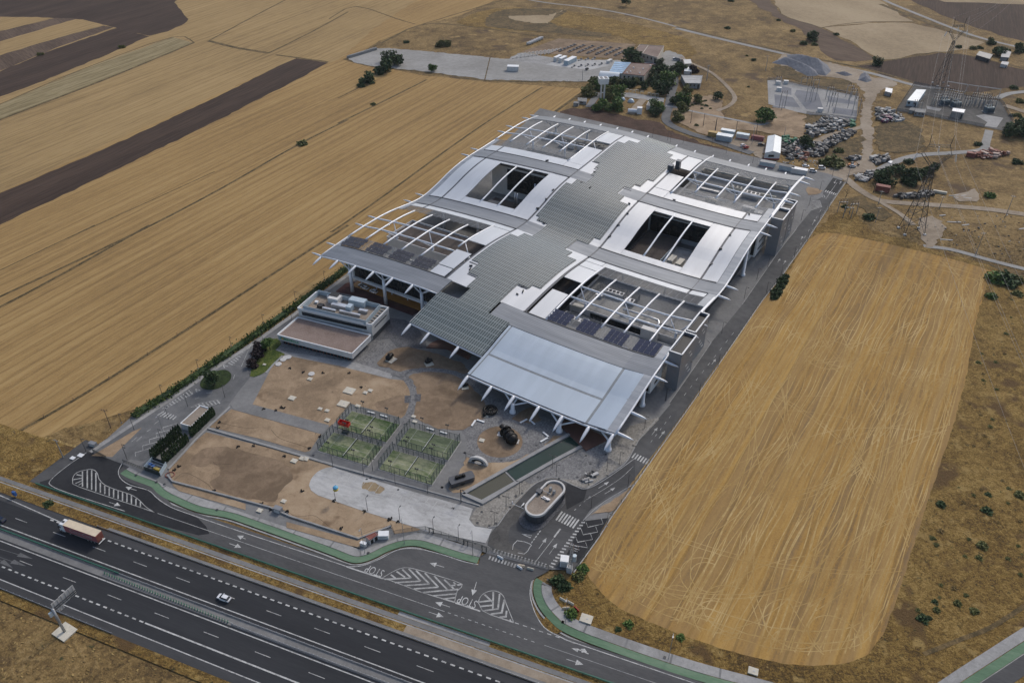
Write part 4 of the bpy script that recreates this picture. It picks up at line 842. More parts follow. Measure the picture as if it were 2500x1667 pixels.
for v in (54.7, 64.75, 106.45, 117.05, 174.0):
    for u0, u1 in ((-8, 52), (91, 149)): bpart('rail', 'dark_steel', patch, u0, u1, v - .25, v + .25, 0.22, 0.12)
for u0, u1, spans in ((-11,-8.1,((38,54.8),(64.7,106.5),(117,129),(165,174))), (149.4,153.3,((38.5,54.8),(64.7,106.5),(117,131),(165.5,174),(184.4,214.6)))):
    for v0, v1 in spans: bpart('edge_strip', 'edge_grille', patch, u0, u1, v0, v1, 0.0, 0.2)
def bars(b, u0, u1, v0, v1, step=0.72, w=0.13, dz=-0.05):
    v = v0
    while v < v1: patch(b, u0, u1, v, v + w, dz, 0.12); v += step
    u = u0
    while u <= u1: patch(b, u, u + 0.16, v0, v1, dz - 0.2, 0.2); u += 3.45
for a in ((-11,42,38,46.6),(-11,42,0,4.6),(100.4,153,38.5,47),(100.4,153,0,8),(-11,42,121.8,129),(100.6,150,121.8,131),(-11,42.5,165,174),(101,150,165.5,174)):
    o = bpart('louvre_grid', 'galvanised', bars, *a); o['kind'] = 'stuff'
# --- white beams and cross beams
U10 = (-11.0,-0.6,10.3,20.7,31.6,41.6); UR = (101.8,111.6,122.9,132.2,143.3,153.0)
def beam(name, pts, r=0.42, mat='steel_white', taper=False):
    return part(MB().tube(pts, r, 8), name, mat, smooth_=True)
def vline(u, v0, v1, dz=-0.1): n = max(2, int((v1 - v0) / 4)); return [rp(u, v0 + (v1 - v0) * i / n, dz) for i in range(n + 1)]
def uline(v, u0, u1, dz=-0.45): n = max(2, int((u1 - u0) / 6)); return [rp(u0 + (u1 - u0) * i / n, v, dz) for i in range(n + 1)]
for u in U10[:5]: beam('roof_beam', vline(u, 3, 39)); beam('roof_beam', vline(u, 128, 166))
beam('roof_beam', vline(41.6, -1, 48)); beam('roof_beam', vline(41.6, 121, 150))
for u in UR[1:5]: beam('roof_beam', vline(u, 7, 40)); beam('roof_beam', vline(u, 130, 167))
for u in (101.6, 153.0): beam('roof_beam', vline(u, -10, 48), 0.5); beam('roof_beam', vline(u, 120, 174), 0.5)
for u in (21.0, 31.3, 112.0, 121.9): beam('roof_beam', vline(u, 66.5, 102.5, -0.35), 0.45)
for v in (17.8, 27.0): beam('cross_beam', uline(v, -12.5, 42)); beam('cross_beam', uline(v, 101, 154.5))
for v in (144.4, 153.9): beam('cross_beam', uline(v, -12.5, 42)); beam('cross_beam', uline(v, 101, 154.5))
beam('edge_beam', vline(-11, -10, 185), 0.34); beam('edge_beam', vline(153.4, -10, 215), 0.38)
beam('edge_beam', uline(184.6, -11, 55, -.3), 0.36, ); beam('edge_beam', uline(214.9, 91, 153.4, -.6), 0.4); beam('edge_beam', uline(204.2, 55.6, 90.4, -.3), 0.34)
def spike(p, d, L=6.0, r=0.62):
    d = d.normalized(); return part(MB().tube([p - d * 0.5, p + d * 0.3, p + d * L * 0.45, p + d * L * 0.8, p + d * L], [r * .75, r, r * .95, r * .62, 0.05], 8), 'beam_tip', 'steel_white', smooth_=True)
VR = (-9.6, -0.4, 17.8, 27.0, 55.2, 64.4, 106.8, 116.6, 144.4, 153.9, 174.3, 184)
UUP = BU + Vector((0, 0, 0.02))
for v in VR: spike(rp(-12, v, -.4), -BU + Vector((0, 0, .03)), 5.2, .5); spike(rp(153.6, v, -.4), BU + Vector((0, 0, -.06)), 5.6, .55)
for v in (203, 213.8): spike(rp(153.6, v, -.5), BU + Vector((0, 0, -.06)), 6.2, .6)
for u in (-10.6, -.4, 10.2, 20.6, 31.2, 42.2): spike(rp(u, 184.8, -.5), BV + Vector((0, 0, -.22)), 6.0, .6)
for u in (91.3, 102, 112, 122.7, 132.4, 143.2, 152.6): spike(rp(u, 215.3, -.7), BV + Vector((0, 0, -.30)), 6.8, .65)
for u in (56, 65.3, 79.6): spike(rp(u, 204.4, -.5), BV + Vector((0, 0, -.25)), 6.4, .62)
for u in (-.4, 10.2, 20.6, 31.2, 42.2, 52, 62, 80, 91.3, 102, 112, 122.7, 132.4, 143.2): spike(rp(u, -10.2, -.3), -BV + Vector((0, 0, .12)), 3.0, .5)
# --- branching columns
def column(u, v, z0=0.0, r=0.75, br=((-5.2,-4.6),(5.2,-4.6),(-5.2,4.6),(5.2,4.6)), fork=4.6):
    zt = zr(u, v) - fork; b = MB().tube([bl(u, v, z0), bl(u, v, zt * .5), bl(u, v, zt)], [r, r * .9, r * .8], 10)
    for du, dv in br:
        b.tube([bl(u, v, zt - .6), rp(u + du, v + dv, -.5)], r * .34, 6)
    return part(b, 'column', 'steel_white', smooth_=True)
for u in (4.8, 26.1, 46.8, 107, 128, 148.2):
    for v in (-5, 22.4, 59.7, 111.8, 149.2): column(u, v)
for u, v in ((5.8, 184.2), (25.4, 184.2), (46.2, 184.2)): column(u, v, 0, .85, ((-5.2,-4),(5.2,-4),(-4.8,.2),(4.8,.2)), 3.2)
for u, v in ((112.7, 217), (132.5, 217), (151.8, 216.2), (151.7, 187.8), (152.2, 76)):
    zt = min(zr(u, min(v, 214)), 30) - 2.4; b = MB().tube([bl(u, v, 0), bl(u, v, 1.2), bl(u, v, 1.21), bl(u, v, zt)], [1.3, 1.2, .85, .7], 12)
    for du, dv in ((-6, -3), (6 if u < 150 else 1.0, -3), (0, -8)): b.tube([bl(u, v, zt - .8), rp(u + du, v + dv, -.9)], .34, 6)
    part(b, 'column', 'steel_white', smooth_=True)
# --- glazing: every pane lies on a pale mullion grid
def inside(poly, x, y):
    c = False; n = len(poly)
    for i in range(n):
        x1, y1 = poly[i]; x2, y2 = poly[(i + 1) % n]
        if (y1 > y) != (y2 > y) and x < (x2 - x1) * (y - y1) / (y2 - y1) + x1: c = not c
    return c
C1 = [(53.3,11),(58,11),(58,4),(63.2,4),(63.2,-9.5),(80.3,-9.5),(80.3,4.6),(84.6,4.6),(84.6,11.5),(89.2,11.5),(89.2,40),(86,40),(86,50),(83,50),(83,57),(80,57),(80,64.8),(62.3,64.8),(62.3,56),(60.2,56),(60.2,48),(58,48),(58,41.2),(53.3,41.2)]
C2 = [(57,68.2),(57,64.8),(63,64.8),(79.8,64.8),(84,64.8),(84,71),(89.2,71),(89.2,100.6),(86,100.6),(86,106.6),(79.6,106.6),(79.6,107),(62,107),(62,103),(56,103),(56,100),(53.4,100),(53.4,72),(57,72)]
C3 = [(62.3,107.2),(79.6,107.2),(79.6,118),(84,118),(84,126),(89.2,126),(89.2,155.8),(84.6,155.8),(84.6,160),(79.6,160),(79.6,174.2),(62.6,174.2),(62.6,166),(58,166),(58,158),(53.6,158),(53.6,126),(58,126),(58,118),(62.3,118)]
C4 = [(55.4,184),(65.2,184),(65.2,174.4),(80.2,174.4),(80.2,184),(90.4,184),(90.4,204.1),(55.4,204.1)]
PU, PV = 1.055, 2.96
def glaze(name, poly, u0, u1, v0, v1, mat, single=False, white=True):
    grid = MB(); wh = MB(); panes = MB(); nu = int(round((u1 - u0) / PU)); nv = int(round((v1 - v0) / PV)); du = (u1 - u0) / nu; dv = (v1 - v0) / nv
    for i in range(nu):
        for j in range(nv):
            a, c = u0 + i * du, v0 + j * dv; inn = inside(poly, a + du / 2, c + dv / 2)
            cor = ((a, c), (a, c + dv), (a + du, c + dv), (a + du, c))
            if inn:
                grid.add([rp(x, y, 0.30) for x, y in cor], [(0, 1, 2, 3)]); e = 0.13
                cp = ((a + e, c + e), (a + e, c + dv - e), (a + du - e, c + dv - e), (a + du - e, c + e))
                vs = [rp(x, y, 0.325) for x, y in cp] + [rp(x, y, 0.302) for x, y in cp]
                fs = [(0, 1, 2, 3), (4, 5, 1, 0), (5, 6, 2, 1), (6, 7, 3, 2), (7, 4, 0, 3)]
                if single: part(MB().add(vs, fs), 'glass_pane', mat, single)
                else: panes.add(vs, fs)
            elif white: wh.add([rp(x, y, 0.0) for x, y in cor] + [rp(x, y, -.3) for x, y in cor], [(0, 1, 2, 3), (7, 6, 5, 4), (0, 3, 7, 4), (2, 1, 5, 6)])
    part(grid, name + '_mullions', 'mullion')['kind'] = 'stuff'
    if panes.v: part(panes, name, mat)['kind'] = 'stuff'
    if wh.v: part(wh, 'roof_margin', 'roof_white')['kind'] = 'stuff'
glaze('skylight', C1, 52.5, 91.1, -9.6, 64.8, 'roof_glass'); glaze('skylight', C2, 52.5, 91.1, 64.8, 107.1, 'roof_glass'); glaze('skylight', C3, 52.5, 91.1, 107.1, 174.3, 'roof_glass')
fg = part(MB().tube([rp(55.4, 184.2, .2), rp(55.4, 204.1, .2)], .15, 6), 'glass_canopy', 'steel_grey')
_CBp = CB
glaze('glass_canopy', C4, 55.4, 90.4, 174.4, 204.1, 'front_glass', fg, False)
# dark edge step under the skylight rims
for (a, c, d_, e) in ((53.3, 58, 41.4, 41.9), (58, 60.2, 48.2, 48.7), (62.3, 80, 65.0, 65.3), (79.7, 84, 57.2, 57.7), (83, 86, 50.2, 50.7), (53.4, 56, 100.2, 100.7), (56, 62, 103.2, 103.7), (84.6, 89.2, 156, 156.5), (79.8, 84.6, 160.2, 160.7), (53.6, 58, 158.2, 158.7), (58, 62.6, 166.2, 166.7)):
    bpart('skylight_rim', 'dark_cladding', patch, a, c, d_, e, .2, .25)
# --- solar panels on the louvres
pv_i = 0
for u0, u1, side in ((101.6,110.6,1),(114.8,122.9,1),(127.2,135.4,1),(139.6,149,1),(-9,2.5,0),(6,16.5,0),(19.5,29.5,0),(32,41.5,0)):
    nr = 4 if side else 3; nc = 4
    for r_ in range(nr):
        for c_ in range(nc):
            du = (u1 - u0) / nc; dv = 8.0 / nr; a = u0 + c_ * du; v = 166.0 + r_ * dv; e = .08
            q = [rp(a + e, v + .1, .75), rp(a + e, v + dv * .72, .25), rp(a + du - e, v + dv * .72, .25), rp(a + du - e, v + .1, .75)]
            vs = q + [p - Vector((0, 0, .08)) for p in q]
            part(MB().add(vs, [(0, 1, 2, 3), (7, 6, 5, 4), (4, 5, 1, 0), (5, 6, 2, 1), (6, 7, 3, 2), (7, 4, 0, 3)]), 'solar_panel', 'pv_cell' if side else 'pv_dark')
# --- office blocks below
def block(u0, u1, v0, v1, z0, z1, wall='white_wall', roof='grey_roof', para=0.7, name='office_block'):
    q = [bl(u0, v0), bl(u1, v0), bl(u1, v1), bl(u0, v1)]
    o = part(MB().prism(q, z0, z1 - para, True), name, wall)
    qi = [bl(u0 + .35, v0 + .35), bl(u1 - .35, v0 + .35), bl(u1 - .35, v1 - .35), bl(u0 + .35, v1 - .35)]
    part(MB().sheet(qi, z1 - para + .02), 'flat_roof', roof, o)
    b = MB()
    for a, c in ((0, 1), (1, 2), (2, 3), (3, 0)): b.kerb([q[a], q[c]], .35, z1 - para, z1)
    part(b, 'parapet', wall, o); return o
def wall_v(u0, u1, v, z0, z1, mat, name, th=.4, parent=None): return part(MB().prism([bl(u0, v - th), bl(u1, v - th), bl(u1, v), bl(u0, v)], z0, z1, True), name, mat, parent)
def wall_u(u, v0, v1, z0, z1, mat, name, th=.4, parent=None): return part(MB().prism([bl(u - th, v0), bl(u, v0), bl(u, v1), bl(u - th, v1)], z0, z1, True), name, mat, parent)
L1 = block(2, 50, -6, 44, 0, 13.5, 'white_wall', 'grey_roof'); block(2, 51, 44, 62, 0, 17.5, 'white_wall', 'grey_roof')
L2 = block(12, 40, 74, 104, 0, 5.0, 'concrete_grey', 'brown_roof'); L3 = block(0, 46, 131, 151, 0, 12.0, 'white_wall', 'brown_roof')
LF = block(2, 62, 163, 178.6, 4.0, 12.2, 'white_wall', 'grey_roof')
block(3, 46, 152, 162, 0, 4.0, 'dark_cladding', 'brown_roof'); block(50, 95, -6, 176, 0, 9.5, 'dark_cladding', 'brown_roof', .4)
R1 = block(100, 150, -6, 44, 0, 12.0, 'white_wall', 'grey_roof'); block(97, 150, 44, 62, 0, 12.5, 'white_wall', 'grey_roof')
R2 = block(100, 117.5, 68, 99, 0, 6.2, 'dark_cladding', 'brown_roof', .9); R2b = block(118, 129, 74, 100, 0, 4.8, 'concrete_grey', 'concrete', .9)
R3 = block(100, 150.5, 122, 150.5, 0, 7.4, 'white_wall', 'grey_roof', .6); R3b = block(100, 150, 153, 176, 0, 5.2, 'white_wall', 'grey_roof', .6)
def glazed(u0, u1, v, z0, z1, nx, nz_, name='curtain_wall', gap=.22):
    f = wall_v(u0, u1, v + .12, z0, z1, 'dark_steel', name, .12); du = (u1 - u0) / nx; dz = (z1 - z0) / nz_
    for i in range(nx):
        for j in range(nz_):
            part(MB().prism([bl(u0 + i * du + gap / 2, v + .13), bl(u0 + (i + 1) * du - gap / 2, v + .13), bl(u0 + (i + 1) * du - gap / 2, v + .2), bl(u0 + i * du + gap / 2, v + .2)], z0 + j * dz + gap / 2, z0 + (j + 1) * dz - gap / 2), 'window_pane', 'dark_glass', f)
    return f
glazed(3.2, 61, 178.6, 4.8, 11.0, 30, 3)
glazed(12, 50, 62.0, 4.0, 16.4, 12, 4); glazed(98, 149, 62.0, 3.0, 12.0, 14, 3); glazed(110, 135, 150.5, 1.8, 6.4, 8, 1)
wall_v(2, 62, 179.6, 3.6, 4.6, 'white_paint', 'floor_slab', 3.0); wall_v(1.6, 2.9, 179.2, 3.8, 12.6, 'white_paint', 'end_wall', 14)
part(MB().sheet([bl(2, 166), bl(62, 166), bl(62, 181), bl(2, 181)], .62), 'parking_floor', 'orange_floor')
for u in (5, 14, 23, 32, 41, 50): part(MB().tube([bl(u, 177, .5), bl(u, 177, 3.7)], .3, 8), 'pilotis', 'white_paint')
wall_v(3, 62, 166, .5, 4.2, 'dark_cladding', 'back_wall')
# entrance hall under the canopy, decks
glazed(58, 150, 187.5, .3, 9.2, 34, 2); part(MB().prism([bl(56, 176), bl(150, 176), bl(150, 187), bl(56, 187)], 0, 10, True), 'entrance_hall', 'dark_cladding')
dk = part(MB().prism([(p.x, p.y) for p in gp('L', [(1240,560),(1290,470),(1660,660),(1700,690),(1490,795)])], .1, .8), 'entrance_deck', 'terracotta_deck')
for k in range(6): part(MB().tube([g('L', 1245 + 2 * k + k * 40, 560 + k * 42, .8), g('L', 1245 + 2 * k + k * 40, 560 + k * 42, 1.9)], .07, 5), 'deck_post', 'dark_steel', dk)
part(MB().tube([g('L', 1245, 555, 1.9), g('L', 1490, 790, 1.9)], .07, 5), 'deck_rail', 'dark_steel', dk)
for q, zt in (([(1530,790),(1570,750),(1640,715),(1800,740),(1880,790),(1960,870),(1930,900),(1720,800)], .7),): part(MB().prism([(p.x, p.y) for p in gp('E', q)], .1, zt), 'entrance_deck', 'terracotta_deck')
# stair towers and slotted white bays on the right flank
for u0, u1, v0, v1, h in ((154.2,159.2,158,172.6,17.6),(153.8,157.6,139.8,154.6,16.4),(154.4,159.8,38.5,50.6,20.5),(154.2,159.2,23.5,34.5,19.0)):
    q = [bl(u0, v0), bl(u1, v0), bl(u1, v1), bl(u0, v1)]
    t_ = part(MB().prism(q, 0, h - 1.2, True), 'stair_tower', 'tower_grey'); b = MB()
    for a, c in ((0, 1), (1, 2), (2, 3), (3, 0)): b.kerb([q[a], q[c]], .4, h - 1.2, h - .15)
    part(b, 'parapet', 'tower_grey', t_); b = MB()
    for a, c in ((0, 1), (1, 2), (2, 3), (3, 0)): b.kerb([q[a], q[c]], .55, h - .15, h)
    part(b, 'coping', 'white_paint', t_); part(MB().sheet([bl(u0 + .4, v0 + .4), bl(u1 - .4, v0 + .4), bl(u1 - .4, v1 - .4), bl(u0 + .4, v1 - .4)], h - 1.15), 'flat_roof', 'black_hole', t_)
    for k in range(5):
        z_ = 2.5 + k * (h - 5) / 5
        part(MB().prism([bl(u1, v0 + 2 + 2.0 * (k % 3)), bl(u1 + .06, v0 + 2 + 2.0 * (k % 3)), bl(u1 + .06, v0 + 4.2 + 2.0 * (k % 3)), bl(u1, v0 + 4.2 + 2.0 * (k % 3))], z_, z_ + .22), 'slot_window', 'white_paint', t_)
for v0, v1, z0, z1 in ((45.5,60.5,2.6,13.4),(172,182.6,2.6,10.2)):
    o = part(MB().prism([bl(140, v0), bl(152.3, v0), bl(152.3, v1), bl(140, v1)], z0, z1, True), 'white_bay', 'white_paint')
    for k in range(2): part(MB().prism([bl(152.3, v0 + 3), bl(152.38, v0 + 3), bl(152.38, v1 - 3.5), bl(152.3, v1 - 3.5)], z0 + 2.2 + k * 4.2, z0 + 3.2 + k * 4.2, True), 'slot_window', 'dark_glass', o)
    part(MB().prism([bl(141, v1), bl(151.6, v1), bl(151.6, v1 + .12), bl(141, v1 + .12)], z0 + .8, z1 - .8, True), 'window_pane', 'dark_glass', o)
wall_u(149.6, 62, 122, 0, 9, 'dark_glass', 'flank_glazing'); wall_u(149.6, 182.6, 187, 0, 9, 'dark_glass', 'flank_glazing')
# plant on the inner roofs
def mech(name, u, v, z, s, mat='equipment_beige', rz=0.0, fans=0):
    o = part(MB().box(bl(u, v, z), s, BA + rz), name, mat)
    for k in range(fans):
        f = (k + .5) / fans - .5; p = bl(u, v, z + s[2]) + BU * (f * s[0]); part(MB().tube([p, p + Vector((0, 0, .25))], min(s[1] * .3, s[0] / fans * .4), 10), 'fan', 'dark_steel', o)
    return o
for u, v, z, s, m_, f in ((113,134,6.8,(9,2.6,2.4),'duct_metal',5),(121.5,136,6.8,(4,2.2,2.2),'duct_metal',2),(108,138,6.8,(3,2,1.6),'duct_metal',1),(109,158,4.6,(9,2.4,2.0),'duct_metal',4),(104,150,6.8,(5,2,1),'equipment_beige',0),
   (104,158,4.6,(3,5,.9),'white_paint',0),(143,160,4.6,(4.5,3.5,3.2),'white_wall',0),(138,152,4.6,(7,2.6,4.6),'white_wall',0),(142,143,6.8,(5,3,1.4),'concrete_grey',0),(147,168,4.6,(3,3,2.5),'white_wall',0),
   (121,88,4.0,(2.6,6,2.2),'equipment_beige',0),(125.5,89,4.0,(2.6,6,2.2),'equipment_beige',0),(16,82,4.4,(6,3,1.6),'grey_roof',0),(35,94,4.4,(4,8,1.3),'concrete_grey',0),(28,98,4.4,(7,3,1.0),'concrete_grey',0),
   (24,10,12.9,(4,2.4,3.4),'white_wall',0),(30,10,12.9,(4,2.4,3.4),'white_wall',0),(18,10,12.9,(4,2.4,3.4),'white_wall',0),(112,14,11.4,(12,1.2,1.2),'duct_metal',0),(112,20,11.4,(12,1.2,1.0),'duct_metal',0),(124,12,11.4,(7,2.6,2.4),'equipment_beige',3),
   (134,16,11.4,(9,3,3),'duct_metal',4),(142,12,11.4,(8,1.2,2.0),'slab_pale',0),(138,30,11.4,(7,2.4,1.4),'white_wall',0),(128,36,11.4,(9,2,1.1),'white_wall',0),(144,34,11.4,(4,4,2.2),'white_wall',0),(118,30,11.4,(6,3,1.2),'equipment_beige',0)):
    mech('roof_plant', u, v, z, s, m_, 0, f)
for uv in ((18,6.5),(24,6.5),(30,6.5)): mech('plant_hood', uv[0], uv[1] + 4, 16.3, (3.4, 1.2, .25), 'black_hole')
for pts, r_ in (([(122,144,8.6),(124,143.4,8.6),(134,143.4,8.6),(138,143.6,8.6),(139,145,8.4),(139,149,7.6)], .5), ([(122,146,7.6),(134,146,7.6),(137,146.4,7.6)], .35), ([(119,165,6.2),(135,165.5,6.2)], .5), ([(104,156,6.4),(112,156,6.6),(114,157.5,6.6),(118,158,6.4)], .3),
   ([(103,32,13.2),(114,32,13.2),(117,31,13.2),(126,31,13.2)], .4), ([(27,78,4.5),(27,78,12)], .45), ([(29,79,4.5),(29,79,12.5)], .45), ([(34.5,70,4.5),(34.5,70,16)], .4), ([(36,70,4.5),(36,70,16)], .4), ([(14,84,5.4),(24,84,5.4),(30,86,5.4)], .3)):
    part(MB().tube([bl(*p) for p in pts], r_, 8), 'duct', 'duct_metal', smooth_=True)
def screen(pts, z, h, mat='screen_mesh'):
    b = MB()
    for i in range(len(pts) - 1):
        p, q = bl(*pts[i]), bl(*pts[i + 1]); b.add([(p.x, p.y, z), (q.x, q.y, z), (q.x, q.y, z + h), (p.x, p.y, z + h)], [(0, 1, 2, 3)])
    o = part(b, 'plant_screen', mat)
    for i in range(len(pts) - 1):
        n = max(1, int(math.dist(pts[i], pts[i + 1]) / 3))
        for k in range(n):
            f = k / n; p = bl(pts[i][0] + (pts[i + 1][0] - pts[i][0]) * f, pts[i][1] + (pts[i + 1][1] - pts[i][1]) * f); part(MB().box((p.x, p.y, z), (.12, .12, h + .1)), 'post', 'galvanised', o)
screen([(105,146),(105,131),(124,131),(124,146)], 6.9, 3.0); screen([(103,162),(103,154),(117,154),(117,163)], 4.8, 2.4); screen([(6,31),(42,31)], 13, 3.5, 'galvanised'); screen([(104,42),(122,42)], 11.6, 2.2)
for u, v, s in ((93.6,19.5,(2.2,2.6,4.6)),(91.0,23.6,(2.6,2.6,3.0))):
    p = rp(u, v); o = part(MB().box((p.x, p.y, p.z - .3), s, BA), 'chimney', 'dark_cladding'); part(MB().box((p.x, p.y, p.z - .3 + s[2]), (s[0] + .2, s[1] + .2, .25), BA), 'cap', 'tower_grey', o)
for k, (u, v) in enumerate(((45,21),(47.5,22.5),(49.5,20.5),(60,52),(82,160),(84,163),(83,166),(56,161),(57,163),(89,70),(60,66.4),(66,68.3),(51.6,88),(51.4,96),(51,80),(92,78),(92,88),(92,97),(142,72),(142,84),(142,95),(143,48.5),(106,53.5),(32,53.4),(57,103.5),(60,104.4))):
    p = rp(u, v, .02); part(MB().box(p, (1.1 + .3 * (k % 3), .5, .45 + .2 * (k % 2)), BA + k), 'roof_fitting', 'dark_steel')
# glass balustrades in the right court
for u in (117.6, 129.2): part(MB().prism([bl(u, 70), bl(u + .12, 70), bl(u + .12, 100), bl(u, 100)], 6, 7.2), 'balustrade', 'pale_blue')

# ================================================================ OTHER BUILDINGS AND THE FRONT GARDEN
def world_part(b, root, name, mat, parent=None, sm=False):
    """a part built in site metres and hung under its thing"""
    o = b.build(name, mat, None, sm); p = parent or root; o.parent = p
    if p is root: o.matrix_parent_inverse = Matrix.Translation(-root.location) if not root.rotation_euler.z else (Matrix.Translation(root.location) @ Matrix.Rotation(root.rotation_euler.z, 4, 'Z')).inverted()
    return o
def house(root, q, z0, z1, wall, roof, para=.5, pw=.35, over=0.0, coping=None, name='wall'):
    """q: four roof corners in order"""
    q = [Vector((p.x, p.y, 0)) for p in q]; c = sum(q, Vector()) / 4
    o = world_part(MB().prism([(p.x, p.y) for p in q], z0, z1 - para, True), root, name, wall)
    qi = [p + (c - p).normalized() * pw * 1.3 for p in q]
    world_part(MB().sheet(qi, z1 - para + .03), root, 'roof', roof)
    b = MB()
    for a in range(4): b.kerb([q[a], q[(a + 1) % 4]], pw, z1 - para, z1)
    world_part(b, root, 'parapet', coping or wall); return o
def onseg(p, q, f, off=0.0):
    d = (q - p); n = Vector((d.y, -d.x, 0)).normalized(); r = p + d * f + n * off; return Vector((r.x, r.y, 0))
def wallpiece(root, p, q, f0, f1, z0, z1, mat, name, off=.06, parent=None):
    a, b_, c, d = onseg(p, q, f0, 0), onseg(p, q, f1, 0), onseg(p, q, f1, off), onseg(p, q, f0, off)
    return world_part(MB().prism([(x.x, x.y) for x in (a, b_, c, d)], z0, z1, True), root, name, mat, parent)

# service building with the sign
fl, fr, bk = g('E', 105, 650, 5.0), g('E', 820, 832, 5.0), g('E', 300, 485, 5.0)
sv = thing('service_building', (fl + fr) / 2 * Vector((1, 1, 0)), 'two-storey white service building with gravel terrace roof and green lettering', 'building')
br_ = fr + (bk - fl); lowq = [fl, fr, br_, bk]
house(sv, lowq, 2.2, 5.0, 'white_wall', 'gravel_roof', .35, .4, coping='white_paint', name='fascia')
inn = lambda q, d: [p + (sum(q, Vector()) / 4 - p).normalized() * d for p in q]
iq = inn(lowq, 2.0); world_part(MB().prism([(p.x, p.y) for p in iq], 0, 2.2), sv, 'ground_floor', 'dark_glass')
for k in range(19):
    p = onseg(iq[0], iq[1], (k + .5) / 19, .06); world_part(MB().box((p.x, p.y, 0), (.18, .18, 2.2), HA), sv, 'window_post', 'rust_red')
ufl, ufr, urr, ubl = g('E', 300, 395, 8.6), g('E', 1005, 555, 8.6), g('E', 1165, 385, 8.6), g('E', 480, 240, 8.6)
upq = [ufl, ufr, ufr + (ubl - ufl), ubl]
house(sv, upq, 0.0, 8.6, 'white_wall', 'tan_gravel_roof', .9, .4, coping='white_paint', name='upper_wall')
wallpiece(sv, ufl, ufr, .05, .93, 5.3, 7.0, 'dark_glass', 'window_band', .1)
for k in range(14): wallpiece(sv, ufl, ufr, .06 + k * .0625, .064 + k * .0625, 5.3, 7.0, 'dark_steel', 'mullion', .16)
wallpiece(sv, ufr, upq[2], .15, .85, 5.6, 6.1, 'dark_glass', 'slot_window', .08); wallpiece(sv, ufr, upq[2], .0, 1, 0.2, 2.6, 'dark_cladding', 'plinth', .1)
pq = [g('E', 350, 372, 10.2), g('E', 950, 515, 10.2), None, g('E', 500, 225, 10.2)]; pq[2] = pq[1] + (pq[3] - pq[0]); b = MB()
for a in range(4): b.kerb([pq[a], pq[(a + 1) % 4]], .15, 7.75, 10.0)
world_part(b, sv, 'plant_screen', 'pale_blue')
for x, y, z, s, m_ in ((660,320,7.8,(5,4,2.6),'white_wall'),(660,300,10.4,(4.2,3.2,.12),'black_hole'),(880,350,7.8,(7.5,3.2,2.8),'pale_blue'),(800,400,7.8,(2.4,2.8,2.4),'pale_blue'),(700,375,7.8,(7,2.2,1.6),'duct_metal'),(600,400,7.8,(6.5,.9,.8),'duct_metal'),(800,440,7.8,(10,.9,1),'duct_metal'),(930,420,7.8,(4,1.4,1.2),'duct_metal'),(520,370,7.8,(2.4,2.2,1.2),'black_hole'),(480,330,7.8,(1.5,1.2,.8),'white_paint'),(590,280,7.8,(.8,.8,1.2),'white_paint')):
    p = g('E', x, y, 8.8); world_part(MB().box((p.x, p.y, z), s, HA), sv, 'roof_plant', m_)
for k in range(6): p = onseg(upq[1], upq[2], .12 + k * .14, -1.6); world_part(MB().box((p.x, p.y, 7.75), (1.4, .5, .5), HA), sv, 'roof_bracket', 'concrete_grey')
# lettering and three-leaf mark on the fascia
sd = (fr - fl).normalized(); sn = Vector((sd.y, -sd.x, 0)); sa = math.atan2(sd.y, sd.x)
me = text_mesh('sign_lettering', 'IBERDROLA', 1.45, 'logo_green', .04)
o = bpy.data.objects.new('sign_lettering', me); COL.objects.link(o); p = fl + sd * 6.6 + sn * .3; o.location = (p.x, p.y, 3.55); o.rotation_euler = (math.pi / 2, 0, sa)
o.parent = sv; o.matrix_parent_inverse = Matrix.Translation(-sv.location)
for k, (m_, dx, dz, rot) in enumerate((('logo_blue', 0, .05, .5), ('logo_green', .55, .18, .9), ('logo_orange', 1.1, -.02, -.7))):
    p = fl + sd * (1.45 + dx) + sn * .3; vs = []
    for i in range(12):
        t = 2 * math.pi * i / 12; x, y = .62 * math.cos(t), .30 * math.sin(t) * (1 + .5 * math.cos(t)); X, Y = x * math.cos(rot) - y * math.sin(rot), x * math.sin(rot) + y * math.cos(rot)
        vs.append(p + sd * X + Vector((0, 0, 3.6 + dz + Y)) - Vector((0, 0, p.z)) + sn * .01 * k)
    vs = [Vector((v.x, v.y, v.z)) for v in vs]; world_part(MB().add(vs + [v - sn * .1 for v in vs], [tuple(range(12))] + [(i, i + 12, (i + 1) % 12 + 12, (i + 1) % 12) for i in range(12)]), sv, 'sign_leaf', m_)

# oval gatehouse
c1, c2 = g('M', 1322, 478, 4.6), g('M', 1092, 722, 4.6); ga = ang(c2, c1); gr_ = (g('M', 945, 705, 4.6) - c2).length * .98
def stadium(r, n=14): return [Vector((p.x, p.y, 0)) for p in arc(c1, r, ga - math.pi / 2, ga + math.pi / 2, n) + arc(c2, r, ga + math.pi / 2, ga + 1.5 * math.pi, n)]
gh = thing('gatehouse', (c1 + c2) / 2 * Vector((1, 1, 0)), 'oval dark gatehouse with gravel roof and pale rounded parapet', 'gatehouse')
st = stadium(gr_); world_part(MB().prism([(p.x, p.y) for p in stadium(gr_ - .15)], 1.0, 3.9, True), gh, 'glazed_wall', 'dark_cladding')
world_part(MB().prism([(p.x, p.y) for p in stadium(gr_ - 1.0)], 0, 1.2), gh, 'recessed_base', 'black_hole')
for k in range(22):
    i = int(k * len(st) / 22); p = stadium(gr_ - .13)[i]; world_part(MB().box((p.x, p.y, 1.0), (.10, .10, 2.9), ga), gh, 'mullion', 'dark_steel')
